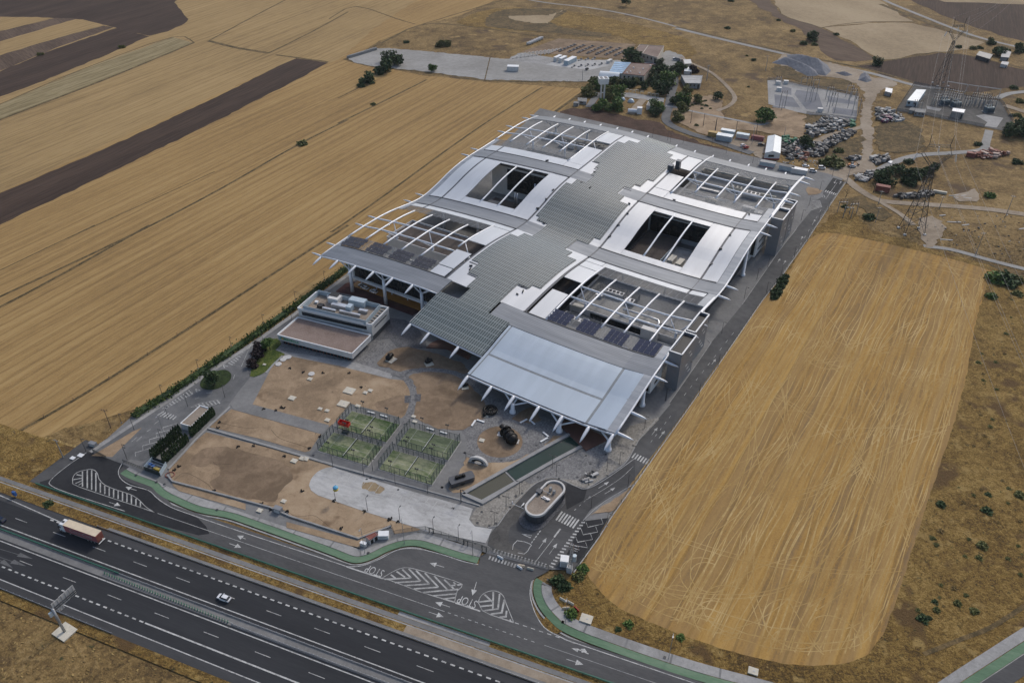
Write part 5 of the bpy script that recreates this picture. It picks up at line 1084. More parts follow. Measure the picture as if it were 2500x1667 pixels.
cap = stadium(gr_ - .3, 22); world_part(MB().kerb(cap + [cap[0]], .6, 3.9, 4.75), gh, 'parapet', 'concrete_white'); world_part(MB().sheet(stadium(gr_ - .5, 22), 4.1), gh, 'roof', 'tan_gravel_roof')
rim = MB().prism([(p.x, p.y) for p in [q + (sum(st, Vector()) / len(st) - c1) * 0.0 for q in [Vector((p.x, p.y, 0)) + Vector((-.9, -1.3, 0)) for p in stadium(gr_ + 1.0)]]], .05, .55); world_part(rim, gh, 'plinth', 'setts_dark')
for x, y, s, m_ in ((1130,530,(1.8,1.8,1.1),'dark_cladding'),(1275,510,(.9,.7,1.7),'concrete_grey'),(1320,540,(.8,.8,1.4),'concrete_grey'),(1225,610,(.5,2.6,.5),'duct_metal'),(1240,625,(.9,.9,.6),'duct_metal'),(1195,610,(.3,2.4,.3),'duct_metal'),(1230,430,(.7,.7,.4),'black_hole')):
    p = g('M', x, y, 4.3); world_part(MB().box((p.x, p.y, 4.12), s, ga), gh, 'roof_plant', m_)
world_part(MB().tube([g('M', 1140, 488, 4.7), g('M', 1280, 552, 4.7)], .12, 6), gh, 'roof_pipe', 'concrete_white')
# barrier arm left of it
ba = thing('barrier_gate', g('M', 925, 735), 'white barrier arm with arrow plate reaching from the gatehouse', 'barrier')
world_part(MB().tube([g('M', 790, 675, 1), g('M', 940, 740, 1)], .07, 6), ba, 'arm', 'white_paint'); world_part(MB().sheet([g('M', 892, 712, 1.08), g('M', 935, 660, 1.08), g('M', 945, 668, 1.08), g('M', 930, 690, 1.08)], None), ba, 'arrow_plate', 'white_paint')
p = g('M', 790, 675); world_part(MB().box((p.x, p.y, 0), (.3, .3, 1.0)), ba, 'rest_post', 'white_paint')

# long control kiosk by the left gate
kq = [g('J', 550, 715, 3.2), g('J', 650, 745, 3.2), g('J', 830, 570, 3.2), g('J', 740, 545, 3.2)]
kk = thing('control_kiosk', sum(kq, Vector()) / 4 * Vector((1, 1, 0)), 'long white kiosk with tan gravel roof beside the cypresses at left gate', 'kiosk')
house(kk, kq, 0, 3.2, 'white_wall', 'tan_gravel_roof', .35, .3, coping='white_paint')
for k in range(4): wallpiece(kk, kq[1], kq[2], .1 + k * .22, .22 + k * .22, 1.0, 2.2, 'dark_glass', 'window', .05)
for k in range(5): wallpiece(kk, kq[3], kq[0], .08 + k * .18, .2 + k * .18, .9, 2.2, 'dark_glass', 'window', .05)
# meter huts by the footway
hq = [g('K', 790, 1440, 2.6), g('K', 872, 1385, 2.6), g('K', 850, 1362, 2.6), g('K', 755, 1405, 2.6)]
mh = thing('meter_hut', sum(hq, Vector()) / 4 * Vector((1, 1, 0)), 'small hut with maroon roof and dark doors by the footway', 'hut')
house(mh, hq, 0, 2.5, 'concrete_white', 'rust_red', .12, .2, coping='rust_red')
for k in range(2): wallpiece(mh, hq[0], hq[1], .12 + k * .46, .42 + k * .46, .1, 2.0, 'black_hole', 'door', .06)
def cabinet(c, x, y, s, mat, label, cat='cabinet', rz=HA, lid='white_paint', name='cabinet'):
    t = thing(name, g(c, x, y), label, cat, rz=rz); MB().box((0, 0, .0), s).build('body', mat, t); MB().box((0, 0, s[2]), (s[0] + .12, s[1] + .12, .1)).build('lid', lid, t)
    MB().box((0, -s[1] / 2 - .02, .15), (s[0] * .8, .04, s[2] * .8)).build('door', 'concrete_white', t); return t
cabinet('K', 930, 1418, (3.2, 2.0, 1.9), 'white_paint', 'white cabinet beside the maroon-roofed hut', rz=HA + .4)
cabinet('K', 738, 1500, (2.0, 1.0, 1.6), 'concrete_white', 'low white cabinet left of the maroon-roofed hut')
cabinet('J', 1490, 1565, (2.6, 1.6, 2.0), 'tower_grey', 'grey cabinet on the soil plot wall near the footway', lid='tower_grey')
cabinet('M', 1450, 1455, (2.4, 2.4, 3.0), 'white_paint', 'white guard booth beside the lattice mast at the entrance', 'booth', HA + .2, name='guard_booth')
cabinet('I', 895, 150, (2.6, 1.4, 1.5), 'tower_grey', 'grey cabinet beside the left gate lamp', lid='tower_grey')
cabinet('I', 700, 275, (1.6, 1.2, .5), 'concrete_white', 'flat white chamber outside the left gate')
cabinet('I', 775, 245, (2.0, 1.4, .3), 'concrete_white', 'pale chamber frame on the verge by the left gate')

# waste store
ws = thing('waste_store', g('I', 1490, 380), 'open grey waste compound with blue and yellow bins inside', 'enclosure')
wq = gp('I', [(1390,390),(1540,445),(1600,345),(1470,295)])
for k in range(4): world_part(MB().kerb([wq[k], wq[(k + 1) % 4]], .12, 0, 2.2), ws, 'panel', 'fence_dark' if k in (0, 2) else 'pale_blue')
for k in range(3): p = wq[0].lerp(wq[3], .25 + .25 * k); q = wq[1].lerp(wq[2], .25 + .25 * k); world_part(MB().tube([p + Vector((0, 0, 2.2)), q + Vector((0, 0, 2.2))], .06, 5), ws, 'roof_bar', 'pale_blue')
for x, y, m_, l in ((1445,345,'blue_paint','blue bin'),(1475,365,'blue_paint','blue bin'),(1495,385,'yellow_paint_metal','yellow bin'),(1520,395,'yellow_paint_metal','yellow bin')):
    t = thing('waste_bin', g('I', x, y), '%s %s inside the waste compound' % ('left' if x in (1445, 1495) else 'right', l), 'bin', 'bins in the waste compound', HA)
    MB().box((0, 0, .1), (1.1, .9, 1.1), 0, 1.05).build('body', m_, t); MB().box((0, 0, 1.2), (1.2, 1.0, .12)).build('lid', m_, t)

# ---------------------------------------------------------------- padel courts
CX, CY, CA = -68.08, 204.39, R(-21.84); e1 = Vector((math.cos(CA), math.sin(CA), 0)); e2 = Vector((-e1.y, e1.x, 0))
def ct(o, x, y, z=0.0): p = o + e1 * x + e2 * y; return Vector((p.x, p.y, z))
post3 = MB().box((0, 0, 0), (.11, .11, 3.05)).mesh('post', 'fence_dark'); post4 = MB().box((0, 0, 0), (.13, .13, 4.05)).mesh('post', 'fence_dark')
flood = (MB().tube([(0, 0, 0), (0, 0, 6.1)], .07, 6).mesh('mast', 'fence_dark'), MB().box((0, 0, 6.0), (1.0, .08, .08)).mesh('cross_arm', 'fence_dark'), MB().box((0, 0, 5.75), (.48, .34, .42)).mesh('floodlight', 'dark_steel'))
CN = {(0, 0): 'front left', (1, 0): 'front right', (0, 1): 'back left', (1, 1): 'back right'}
for (iu, iv), nm in CN.items():
    o0 = Vector((CX, CY, 0)) + e1 * (24.377 * iu) + e2 * (12.613 * iv); c0 = ct(o0, 10, 5)
    root = thing('padel_court', c0 + Vector((0, 0, .2)), 'fenced green padel court, %s of the four, %s' % (nm, {(0,0): 'beside the low wall', (1,0): 'nearest the car park', (0,1): 'nearest the service building', (1,1): 'greyest turf, near the round plaza'}[(iu, iv)]), 'padel court', 'padel courts', CA)
    lc = lambda x, y, z=0.0: Vector((x - 10, y - 5, z))
    t = MB().prism([(-10, -5), (10, -5), (10, 5), (-10, 5)], .3, .42).build('turf', 'padel_turf_worn' if (iu, iv) == (1, 1) else 'padel_turf', root)
    b = MB()
    for pts in ([(-10 + 3.05, -5), (-10 + 3.05, 5)], [(10 - 3.05, -5), (10 - 3.05, 5)], [(-6.95, 0), (6.95, 0)]): b.ribbon([Vector((*q, 0)) for q in pts], .08, .424)
    b.build('court_lines', 'road_paint', t)
    MB().box((0, 0, .42), (.05, 10, .92)).build('net', 'rail_mesh', root); MB().box((0, 0, 1.28), (.09, 10, .07)).build('net_band', 'white_paint', root)
    pane = lambda nm, mt, a, c_, z0, z1: MB().add([(*a, z0), (*c_, z0), (*c_, z1), (*a, z1)], [(0, 1, 2, 3)]).build(nm, mt, root)
    for x in (-10, 10): pane('glass_wall', 'court_glass', (x, -5), (x, 5), .4, 3.4); pane('mesh_panel', 'court_mesh', (x, -5), (x, 5), 3.4, 4.4)
    for s in (-1, 1):
        for x in (-1, 1): pane('glass_wall', 'court_glass', (x * 10, s * 5), (x * 6, s * 5), .4, 3.4)
        pane('mesh_panel', 'court_mesh', (-6, s * 5), (6, s * 5), .4, 3.4)
    for s in (-1, 1):
        for k in range(11): inst('post', post3 if 0 < k < 10 else post4, (-10 + 2 * k, s * 5, .35), root)
        for k in range(1, 5): inst('post', post4, (s * 10, -5 + 2 * k, .35), root)
    for s in (-1, 1):
        for x in (-5, 5):
            m = inst('floodlight_mast', flood[0], (x, s * 5.4, .3), root); a_ = inst('cross_arm', flood[1], (0, 0, 0), m)
            for q in (-.42, .42): inst('floodlight', flood[2], (q, 0, 0), m)
    b = MB()
    for s in (-1, 1): b.box((0, s * 5, 3.35), (20, .1, .1)); b.box((s * 10, 0, 4.35), (.1, 10, .1)); b.box((s * 10, 0, 3.35), (.1, 10, .1))
    b.build('top_rail', 'fence_dark', root)['kind'] = 'stuff'
    MB().prism([(-10.4, -5.4), (10.4, -5.4), (10.4, 5.4), (-10.4, 5.4)], .0, .3).build('plinth', 'concrete', root)
def bench(c, p, q, label, group='white benches'):
    a, b_ = g(c, *p), g(c, *q); t = thing('bench', (a + b_) / 2 + Vector((0, 0, .35)), label, 'bench', group, ang(a, b_)); L = (b_ - a).length
    MB().box((0, 0, .3), (L, .65, .16)).build('seat', 'white_paint', t)
    for s in (-1, 1): MB().box((s * L * .38, 0, 0), (.3, .5, .32)).build('leg', 'concrete_white', t)
for c, p, q, l in (('L', (398,560), (435,505), 'white bench left of the round plaza, nearer the courts'), ('L', (448,500), (520,523), 'white bench left of the round plaza, nearer the canopy'), ('L', (862,530), (928,495), 'white bench behind the round plaza, left of the pair'), ('L', (950,500), (1002,545), 'white bench behind the round plaza, right of the pair'),
   ('L', (1080,618), (1132,662), 'white bench right of the round plaza, back one'), ('L', (1055,712), (1125,672), 'white bench right of the round plaza by the canal'), ('K', (775,225), (845,243), 'white bench at the back-left court, left of two'), ('K', (895,258), (965,278), 'white bench at the back-left court, right of two'),
   ('K', (1340,383), (1410,402), 'white bench at the greyest court, left of two'), ('K', (1468,418), (1535,437), 'white bench at the greyest court, right of two')): bench(c, p, q, l)
# scissor lift
sl_ = thing('scissor_lift', g('K', 565, 420), 'red scissor lift platform raised between the left padel courts', 'lift', rz=CA)
MB().box((0, 0, .2), (2.6, 1.3, .7)).build('chassis', 'dark_steel', sl_)
for k in range(4):
    b = MB()
    for s in (-.5, .5): b.tube([(-1.1, s, .9 + k * .8), (1.1, s, 1.7 + k * .8)], .06, 5); b.tube([(1.1, s, .9 + k * .8), (-1.1, s, 1.7 + k * .8)], .06, 5)
    b.build('scissor_arm', 'dark_steel', sl_)['kind'] = 'stuff'
MB().box((0, 0, 4.1), (4.2, 1.7, .25)).build('platform', 'lift_red', sl_)
for s in (-1, 1): MB().box((0, s * .85, 4.35), (4.2, .06, 1.1)).build('guard_rail', 'lift_red', sl_); MB().box((s * 2.1, 0, 4.35), (.06, 1.7, 1.1)).build('guard_rail', 'lift_red', sl_)
for s in (-1, 1):
    for q in (-1, 1): MB().tube([(s * .9, q * .6, .3), (s * .9, q * .8, .3)], .32, 10).build('wheel', 'rubber', sl_)

# ---------------------------------------------------------------- old turbines and machines on show
def lathe(b, pts, a, d, n=14):
    """pts: (distance, radius) along direction d from a"""
    return b.tube([a + d * x for x, r in pts], [r for x, r in pts], n)
ta, tb = g('L', 693, 560, 2.0), g('L', 790, 680, 2.0); td = (tb - ta).normalized(); td.z = 0
tu = thing('turbine_sculpture', ((ta + tb) / 2) * Vector((1, 1, 0)), 'black iron turbine on white plinths inside the round bed', 'sculpture')
world_part(lathe(MB(), [(-1.2,.5),(-.8,.95),(.2,.7),(1.2,1.0),(2.0,1.7),(4.5,2.0),(7.0,2.1),(8.2,1.9),(9.0,1.1)], ta, td), tu, 'casing', 'black_iron', sm=True)
for x, y in ((706,640), (790,700)): q = g('L', x, y); world_part(MB().box((q.x, q.y, 0), (4.6, 2.2, .6), HA + .15), tu, 'plinth', 'concrete_white')
for x in (2.2, 4.4, 6.6): world_part(MB().tube([ta + td * x + Vector((0, 0, -1.9)), ta + td * (x + .35) + Vector((0, 0, -1.9))], .4, 6).tube([ta + td * x, ta + td * (x + .35)], 2.35, 16), tu, 'flange', 'black_iron')
world_part(MB().tube([ta + td * 3 + Vector((0, 0, 1.8)), ta + td * 3 + Vector((0, 0, 3.0))], .5, 10), tu, 'valve', 'black_iron')
for x in (1.5, 7.2): q = ta + td * x; world_part(MB().box((q.x, q.y, .5), (1.4, 2.4, 1.0), math.atan2(td.y, td.x)), tu, 'foot', 'black_iron')
dm = thing('machine_casing', g('L', 305, 1080, .34), 'dark grey machine casing with round hatch on the sandy triangle', 'sculpture', rz=R(24))
b = MB().prism([(-4.3, -1.7), (3.7, -1.7), (4.3, -1.0), (4.3, 1.5), (3.7, 1.9), (-3.9, 1.9), (-4.3, 1.3)], .3, 2.0).build('casing', 'dark_cladding', dm)
MB().tube([(-.4, -1.72, 1.1), (-.4, -1.9, 1.1)], .8, 16).build('hatch', 'dark_steel', dm)
for x in (-1.6, -.4, .8): MB().tube([(x, .4, 2.0), (x, .4, 2.9)], [.75, .5], 10).build('dome', 'black_iron', dm)
for x in (-3, 3): MB().box((x, 0, 0), (.6, 3.2, .32)).build('skid', 'dark_steel', dm)
ar = thing('rotor_half_ring', g('L', 460, 905, .34), 'half ring of a steel rotor standing on edge beside the round path', 'sculpture', rz=HA + .05)
b = MB(); ro = [(3.4 * math.cos(t), 0, .3 + 2.9 * math.sin(t)) for t in [math.pi * i / 18 for i in range(19)]]; ri = [(2.5 * math.cos(t), 0, .3 + 2.0 * math.sin(t)) for t in [math.pi * i / 18 for i in range(19)]]
vs = [(x, -.5, z) for x, y, z in ro] + [(x, .5, z) for x, y, z in ro] + [(x, -.5, z) for x, y, z in ri] + [(x, .5, z) for x, y, z in ri]; f = []
for i in range(18): f += [(i, i + 1, 20 + i, 19 + i), (38 + i, 57 + i, 58 + i, 39 + i), (i, 38 + i, 39 + i, i + 1), (19 + i, 20 + i, 58 + i, 57 + i)]
MB().add(vs, f).build('ring', 'concrete_white', ar)
for i in range(1, 18):
    t = math.pi * i / 18; MB().tube([(2.5 * math.cos(t), 0, .3 + 2.0 * math.sin(t)), (1.3 * math.cos(t), 0, .3 + .9 * math.sin(t))], .14, 5).build('blade', 'dark_steel', ar)
MB().box((0, 0, 0), (7.2, 1.2, .35)).build('base', 'concrete_grey', ar)
pf = thing('pole_frame', g('L', 375, 880), 'thin dark goalpost frame beside the rotor half ring', 'frame', rz=HA)
for x in (-1.2, 1.2): MB().box((x, 0, 0), (.12, .12, 3.2)).build('post', 'dark_steel', pf)
MB().box((.3, 0, 3.2), (4.4, .12, .12)).build('cross_bar', 'dark_steel', pf)
def relic(c, x, y, label, s=1.0, ring=False):
    t = thing('machine_relic', g(c, x, y, .34), label, 'sculpture', 'old machines in the soil beds', random.uniform(0, 3))
    if ring:
        p = [(2.3 * s * math.cos(a), 2.3 * s * math.sin(a), .9) for a in [2 * math.pi * i / 20 for i in range(21)]]; MB().tube(p, .55 * s, 7).build('runner_ring', 'black_iron', t, True)
        for i in range(10): a = 2 * math.pi * i / 10; MB().tube([(.4 * math.cos(a), .4 * math.sin(a), 1.2), (2.1 * s * math.cos(a + .4), 2.1 * s * math.sin(a + .4), .9)], .2, 5).build('blade', 'black_iron', t)
    else:
        lathe(MB(), [(-1.4*s,.5*s),(-1.0*s,1.0*s),(.4*s,1.1*s),(1.2*s,.7*s),(1.8*s,.8*s)], Vector((0, 0, 1.1 * s)), Vector((1, 0, .1))).build('drum', 'black_iron', t, True)
        MB().box((0, 0, 1.9 * s), (.8 * s, .7 * s, .8 * s), .3).build('gear_box', 'black_iron', t)
    MB().box((0, -1.0 * s, .0), (3.4 * s, 3.0 * s, .35)).build('slab', 'slab_pale', t)
relic('E', 1178, 890, 'black machine relic on a pale slab nearest the white service building', 1.1); relic('E', 1550, 925, 'black machine relic with small slab in the upper soil bed', .95); relic('L', 575, 410, 'black iron runner ring in the paved bed beside the round plaza', 1.0, True); relic('L', 330, 170, 'small dark relic under the front canopy tips', .8); relic('L', 520, 450, 'small black relic left of the runner ring', .6)
# slabs, covers and stone chambers
slab_me = MB().box((0, 0, 0), (1, 1, .35)).mesh('slab', 'slab_pale'); lid_me = MB().box((0, 0, .35), (.5, .5, .12)).mesh('lid', 'concrete_white')
SL = [('J',1620,480,2.6,'by the middle of the upper soil plot'),('J',2168,410,4.2,'large, right part of the upper soil plot'),('J',2320,428,1.7,'left of the small pair near the garden path'),('K',800,16,1.8,'right of the small pair near the garden path'),('J',2110,535,4.0,'large, beside the back-left court'),('J',1888,582,1.6,'left of two small ones near the court path'),('J',1955,600,1.6,'right of two small ones near the court path'),
   ('J',1958,690,1.9,'lone small one near the concrete path'),('K',680,165,1.9,'against the back-left court fence'),('J',1790,298,1.9,'in the shade by the service building'),('J',1640,1080,2.2,'left of two near the long wall'),('J',1715,1057,1.9,'right of two near the long wall'),('J',1752,1060,2.0,'upright block on the long wall'),('J',1355,160,1.2,'on the lawn'),
   ('J',1310,1555,1.8,'in the lower plot by the boundary wall'),('L',495,688,1.9,'inside the round bed'),('K',1225,315,1.6,'at the corner of the greyest court'),('J',1540,1465,1.7,'pale one in the middle of the lower plot'),('Q',515,955,3.4,'rounded heap by the right footway bend'),('Q',2110,1455,2.6,'square one in the verge of the cut field'),('K',1215,265,1.5,'upright pale block by the court gate')]
for c, x, y, s, l in SL:
    t = thing('inspection_slab', g(c, x, y, .36), 'pale concrete slab cover, %s' % l, 'slab', 'slab covers', HA); inst('slab', slab_me, (0, 0, .05), t, 0, (s, s * .8, 1)); inst('lid', lid_me, (s * .1, 0, 0), t)
disc = MB().tube([(0, 0, 0), (0, 0, .3)], 1.25, 16).mesh('ring', 'concrete_white')
for i, (c, x, y) in enumerate((('J',1490,155),('J',1535,112),('J',1560,92),('J',1805,248),('J',1585,88))): t = thing('well_ring', g(c, x, y, .34), 'round pale concrete well ring, %s by the service building lawn' % ORD[i], 'well ring', 'round well rings'); inst('ring', disc, (0, 0, .05), t); inst('lid', lid_me, (0, 0, -.05), t)
cov_me = MB().box((0, 0, 0), (.75, .75, .04)).mesh('cover', 'dark_steel')
COV = [('L',330,802),('L',115,1132),('L',682,877),('L',1018,732),('L',880,1190),('L',820,1215),('L',660,1225),('L',765,1322),('L',495,1367),('L',453,1472),('L',567,1502),('L',632,1477),('L',1030,1035),('L',1232,1050),('L',1410,1037),('L',1533,910),('L',1695,1022),('L',1490,830),('L',1680,818),('L',1250,700),('L',1942,735),('L',1966,742),('L',220,1332),
  ('K',255,630),('K',220,565),('K',765,860),('K',800,850),('K',1485,937),('K',1705,607),('K',1130,333),('K',1065,960),('K',1590,1137),('I',1300,430),('I',1495,495),('I',1572,515),('I',2075,760),('N',388,320),('N',2108,577),('N',2250,980),('Q',290,980),('Q',1265,1318)]
for i, (c, x, y) in enumerate(COV): tag(inst('manhole_cover', cov_me, g(c, x, y, .46), None, HA), 'small dark square manhole cover set in the paving', 'manhole', 'dark covers in the paving')
# clutter of hoses and dark boxes on the soil
hose = [('J',[(490,1260),(600,1190),(800,1290),(870,1360),(1100,1440),(1250,1470),(1340,1500),(1450,1500)]),('K',[(0,1165),(100,1215),(250,1205),(330,1250),(450,1340),(600,1390),(690,1395),(860,1330),(990,1305)]),('J',[(930,710),(1050,740),(1200,765),(1300,755)]),('J',[(1420,780),(1500,860),(1650,910),(1780,955)]),('J',[(860,1080),(900,1110),(1050,1105)])]
for i, (c, p) in enumerate(hose): tag(MB().tube(smooth(gp(c, p, .4), 4), .06, 5).build('hose', 'black_iron'), 'dark hose lying on the soil, %s' % ('beside the long boundary wall', 'running to the maroon-roofed hut', 'in the middle plot near the cypresses', 'in the middle plot near the courts', 'curled in the lower plot')[i], 'hose')
valve = MB().box((0, 0, 0), (.7, .5, .35)).box((.5, .4, 0), (.4, .4, .25), .6).box((-.4, .5, 0), (.35, .3, .5), .2).mesh('valve_box', 'black_iron')
for i, (c, x, y) in enumerate((('J',535,1135),('J',500,1165),('J',880,1360),('J',1100,940),('J',1245,935),('J',910,765),('J',930,710),('J',1550,1030),('J',1780,955),('J',1510,570),('J',1540,575),('J',1470,595),('J',1600,190),('J',1720,230),('J',1910,240),('J',1330,1490),('J',1420,1540),('J',1575,1555),('K',515,1330),('K',975,1255),('K',1000,1240),('K',750,1165),('K',1065,1262),('K',445,1068),('K',145,978),('J',2170,240),('J',2285,373),('J',1345,580),('J',1880,845))):
    tag(inst('valve_box', valve, g(c, x, y, .4), None, i * 1.3), 'small dark irrigation valve lying on the bare soil', 'valve', 'valves on the soil plots')
tag(MB().tube([g('J', 450, 1210, .5) + Vector((1.5 * math.cos(t), 1.3 * math.sin(t), 0)) for t in [i * math.pi / 10 for i in range(21)]], .16, 6).build('cable_coil', 'rust_red'), 'coil of dark cable lying beside the waste compound', 'cable coil')

# ================================================================ VEHICLES
def loft(b, secs):
    """secs: (x, half width bottom, half width top, z bottom, z top) sections along x"""
    vs = []; fs = []; n = len(secs)
    for x, wb, wt, z0, z1 in secs: vs += [(x, -wb, z0), (x, wb, z0), (x, wt, z1), (x, -wt, z1)]
    for i in range(n - 1):
        for k in range(4): fs.append((4*i + k, 4*i + 4 + k, 4*i + 4 + (k + 1) % 4, 4*i + (k + 1) % 4))
    fs += [(0, 1, 2, 3), (4*n - 1, 4*n - 2, 4*n - 3, 4*n - 4)]
    return b.add(vs, fs)
_W = {}
def wheel(t, x, y, r=.33, w=.22, rim='car_silver'):
    k = (r, w)
    if k not in _W: _W[k] = (MB().tube([(0, -w / 2, 0), (0, w / 2, 0)], r, 14).mesh('tyre', 'rubber'), MB().tube([(0, -w / 2 - .015, 0), (0, w / 2 + .015, 0)], r * .6, 10).mesh('rim', rim))
    o = inst('wheel', _W[k][0], (x, y, r), t); inst('rim', _W[k][1], (0, 0, 0), o); return o
def car(p, rz, paint, label, kind='hatch', group=None, L=4.2):
    t = thing('parked_car' if group else 'car', p + Vector((0, 0, .3)), label, 'van' if kind == 'van' else 'car', group, rz); k = L / 4.2
    S = lambda a: [(x * k, wb, wt, z0, z1) for x, wb, wt, z0, z1 in a]
    loft(MB(), S([(-2.1,.72,.66,.38,.78),(-1.95,.86,.80,.26,.90),(-1.0,.89,.86,.22,.95),(.6,.89,.86,.22,.95),(1.5,.87,.80,.24,.86),(1.98,.78,.70,.28,.72),(2.1,.6,.55,.36,.6)])).build('body', paint, t)
    if kind == 'van': g_ = [(-2.02,.80,.70,.9,1.3),(-1.95,.80,.70,.9,1.72),(.5,.80,.70,.94,1.74),(1.35,.78,.6,.92,.98)]
    else: g_ = [(-1.9,.74,.62,.9,.98),(-1.35,.78,.60,.92,1.38),(-.2,.80,.62,.94,1.46),(.35,.80,.60,.94,1.40),(1.15,.76,.66,.92,.97)]
    loft(MB(), S(g_)).build('windows', 'dark_glass', t)
    r_ = [(-1.95,.66,.6,1.70,1.76),(.45,.68,.62,1.71,1.78)] if kind == 'van' else [(-1.4,.56,.52,1.36,1.42),(-.2,.62,.58,1.44,1.50),(.4,.58,.52,1.37,1.43)]
    loft(MB(), S(r_)).build('roof', paint, t)
    for s in (-1, 1):
        for x in (-1.28, 1.28): wheel(t, x * k, s * .78)
        MB().box((1.95 * k, s * .58, .55), (.18, .3, .14)).build('headlight', 'car_silver', t); MB().box((-2.02 * k, s * .62, .65), (.12, .24, .16)).build('tail_light', 'red_paint', t); MB().box((.55 * k, s * .95, .92), (.2, .16, .14)).build('mirror', paint, t)
    return t
HB = HA + math.pi
car(g('O', 2148, 768), HB, 'car_white', 'white saloon driving alone on the upper motorway carriageway', 'hatch')
car(g('I', 8, 870), HB, 'car_blue', 'dark car cut by the left edge of the picture', 'hatch')
PC = 'cars behind the building'
for c, x, y, rz, pt, l, kd in (('a6',1330,1055,-.1,'car_white','white hatchback parked alone on the dirt behind the huts','hatch'),('a6',1562,1080,-.15,'car_white','white van parked right of the white hatchback','van'),('a6',1435,1125,-.3,'car_white','white van parked behind the roof corner','van'),('a6',430,758,.6,'car_white','white car beside the red car in the container yard','hatch'),
   ('a6',478,785,.5,'car_red','red car in the container yard','hatch'),('a6',690,745,-.1,'car_black','black car beside the long white shed','hatch'),('a5',1690,225,.1,'car_white','white van on the back yard','van'),('a5',430,362,1.0,'car_black','small black car on the gravel store yard','hatch'),('E',920,205,2.6,'car_silver','silver car under the left wing, first bay','hatch'),('E',945,222,2.6,'car_white','white car under the left wing, second bay','hatch'),('E',1030,258,2.6,'car_white','white car under the left wing beside the pillar','hatch'),('S',560,40,.2,'car_white','half-hidden white car beside the roof corner','hatch')):
    car(g(c, x, y) + Vector((0, 0, .25)), rz, pt, l, kd, PC)
# lorry
rt = (g('I', 970, 965, 4) + g('I', 912, 1020, 4)) / 2; ft = (g('I', 612, 908, 4) + g('I', 650, 860, 4)) / 2; ld = ft - rt; LT = ld.length
tr = thing('articulated_lorry', (rt + ft) / 2 * Vector((1, 1, 0)) + Vector((0, 0, .25)), 'articulated lorry with red lettered trailer, cream roof and white cab', 'lorry', rz=math.atan2(ld.y, ld.x))
h = LT / 2
tl = MB().box((0, 0, 1.15), (LT, 2.55, 2.8)).build('trailer', 'trailer_red', tr); MB().box((0, 0, 3.95), (LT + .02, 2.57, .06)).build('trailer_roof', 'trailer_cream', tr)
me = text_mesh('trailer_lettering', 'Coca-Cola', 2.0, 'worn_paint', .01, .35)
for s in (-1, 1):
    o = bpy.data.objects.new('trailer_lettering', me); COL.objects.link(o); o.parent = tl; o.location = (0, s * 1.285, 2.55); o.rotation_euler = (math.pi / 2, 0, 0 if s < 0 else math.pi); o.scale = (1.05, 1.05, 1)
    MB().box((0, s * 1.24, 1.05), (LT, .1, .14)).build('side_rail', 'concrete_grey', tr); MB().box((0, s * 1.05, .45), (LT * .5, .06, .5)).build('side_guard', 'concrete_grey', tr)
MB().box((-h - .05, 0, 1.2), (.1, 2.4, 2.6)).build('rear_door', 'rust_red', tr); MB().box((-h - .2, 0, .55), (.2, 2.5, .18)).build('rear_bumper', 'white_paint', tr)
cb = loft(MB(), [(h + .35,1.2,1.15,.6,3.75),(h + 1.6,1.22,1.15,.5,3.8),(h + 2.2,1.22,1.1,.45,3.3),(h + 2.45,1.18,1.05,.45,2.6),(h + 2.5,1.1,1.05,.5,1.5)]).build('cab', 'car_white', tr)
loft(MB(), [(h + 2.22,1.12,1.0,2.0,3.1),(h + 2.52,1.12,1.0,1.95,2.6)]).build('windscreen', 'dark_glass', tr); MB().box((h + 1.1, 0, 3.78), (.9, .7, .06)).build('roof_hatch', 'dark_steel', tr); MB().box((h + 2.53, 0, .75), (.06, 2.1, .7)).build('grille', 'dark_steel', tr)
for s in (-1, 1):
    MB().box((h + 1.9, s * 1.18, 1.9), (.8, .06, .9)).build('side_window', 'dark_glass', tr); MB().box((h + 2.3, s * 1.45, 2.0), (.12, .3, .6)).build('mirror', 'dark_steel', tr)
    for x in (h + 1.7, h - 1.6, -h + 1.6, -h + 2.9, -h + 4.2): wheel(tr, x, s * 1.05, .5, .34)
MB().box((0, 0, .8), (LT, .9, .35)).build('chassis', 'dark_steel', tr)
# orange telescopic loader, abandoned digger
def loader(c, x, y, rz, label):
    t = thing('loader', g(c, x, y) + Vector((0, 0, .2)), label, 'loader', None, rz)
    loft(MB(), [(-2.4,.8,.8,.7,1.6),(-1.0,.95,.9,.6,1.8),(1.6,.9,.85,.6,1.3),(2.3,.7,.7,.7,1.0)]).build('body', 'orange_paint', t); loft(MB(), [(-.6,.7,.6,1.6,2.6),(.7,.7,.55,1.4,2.6)]).build('cab', 'dark_glass', t)
    MB().tube([(-1.6, .9, 1.9), (2.6, .9, 2.0), (4.4, .9, 1.0)], .18, 6).build('boom', 'orange_paint', t); MB().box((4.6, .9, .3), (.5, 2.0, .9)).build('bucket', 'dark_steel', t)
    for s in (-1, 1):
        for q in (-1.5, 1.5): wheel(t, q, s * .95, .6, .4)
    return t
loader('a6', 1990, 1040, .1, 'orange telescopic loader beside the dirt road junction')

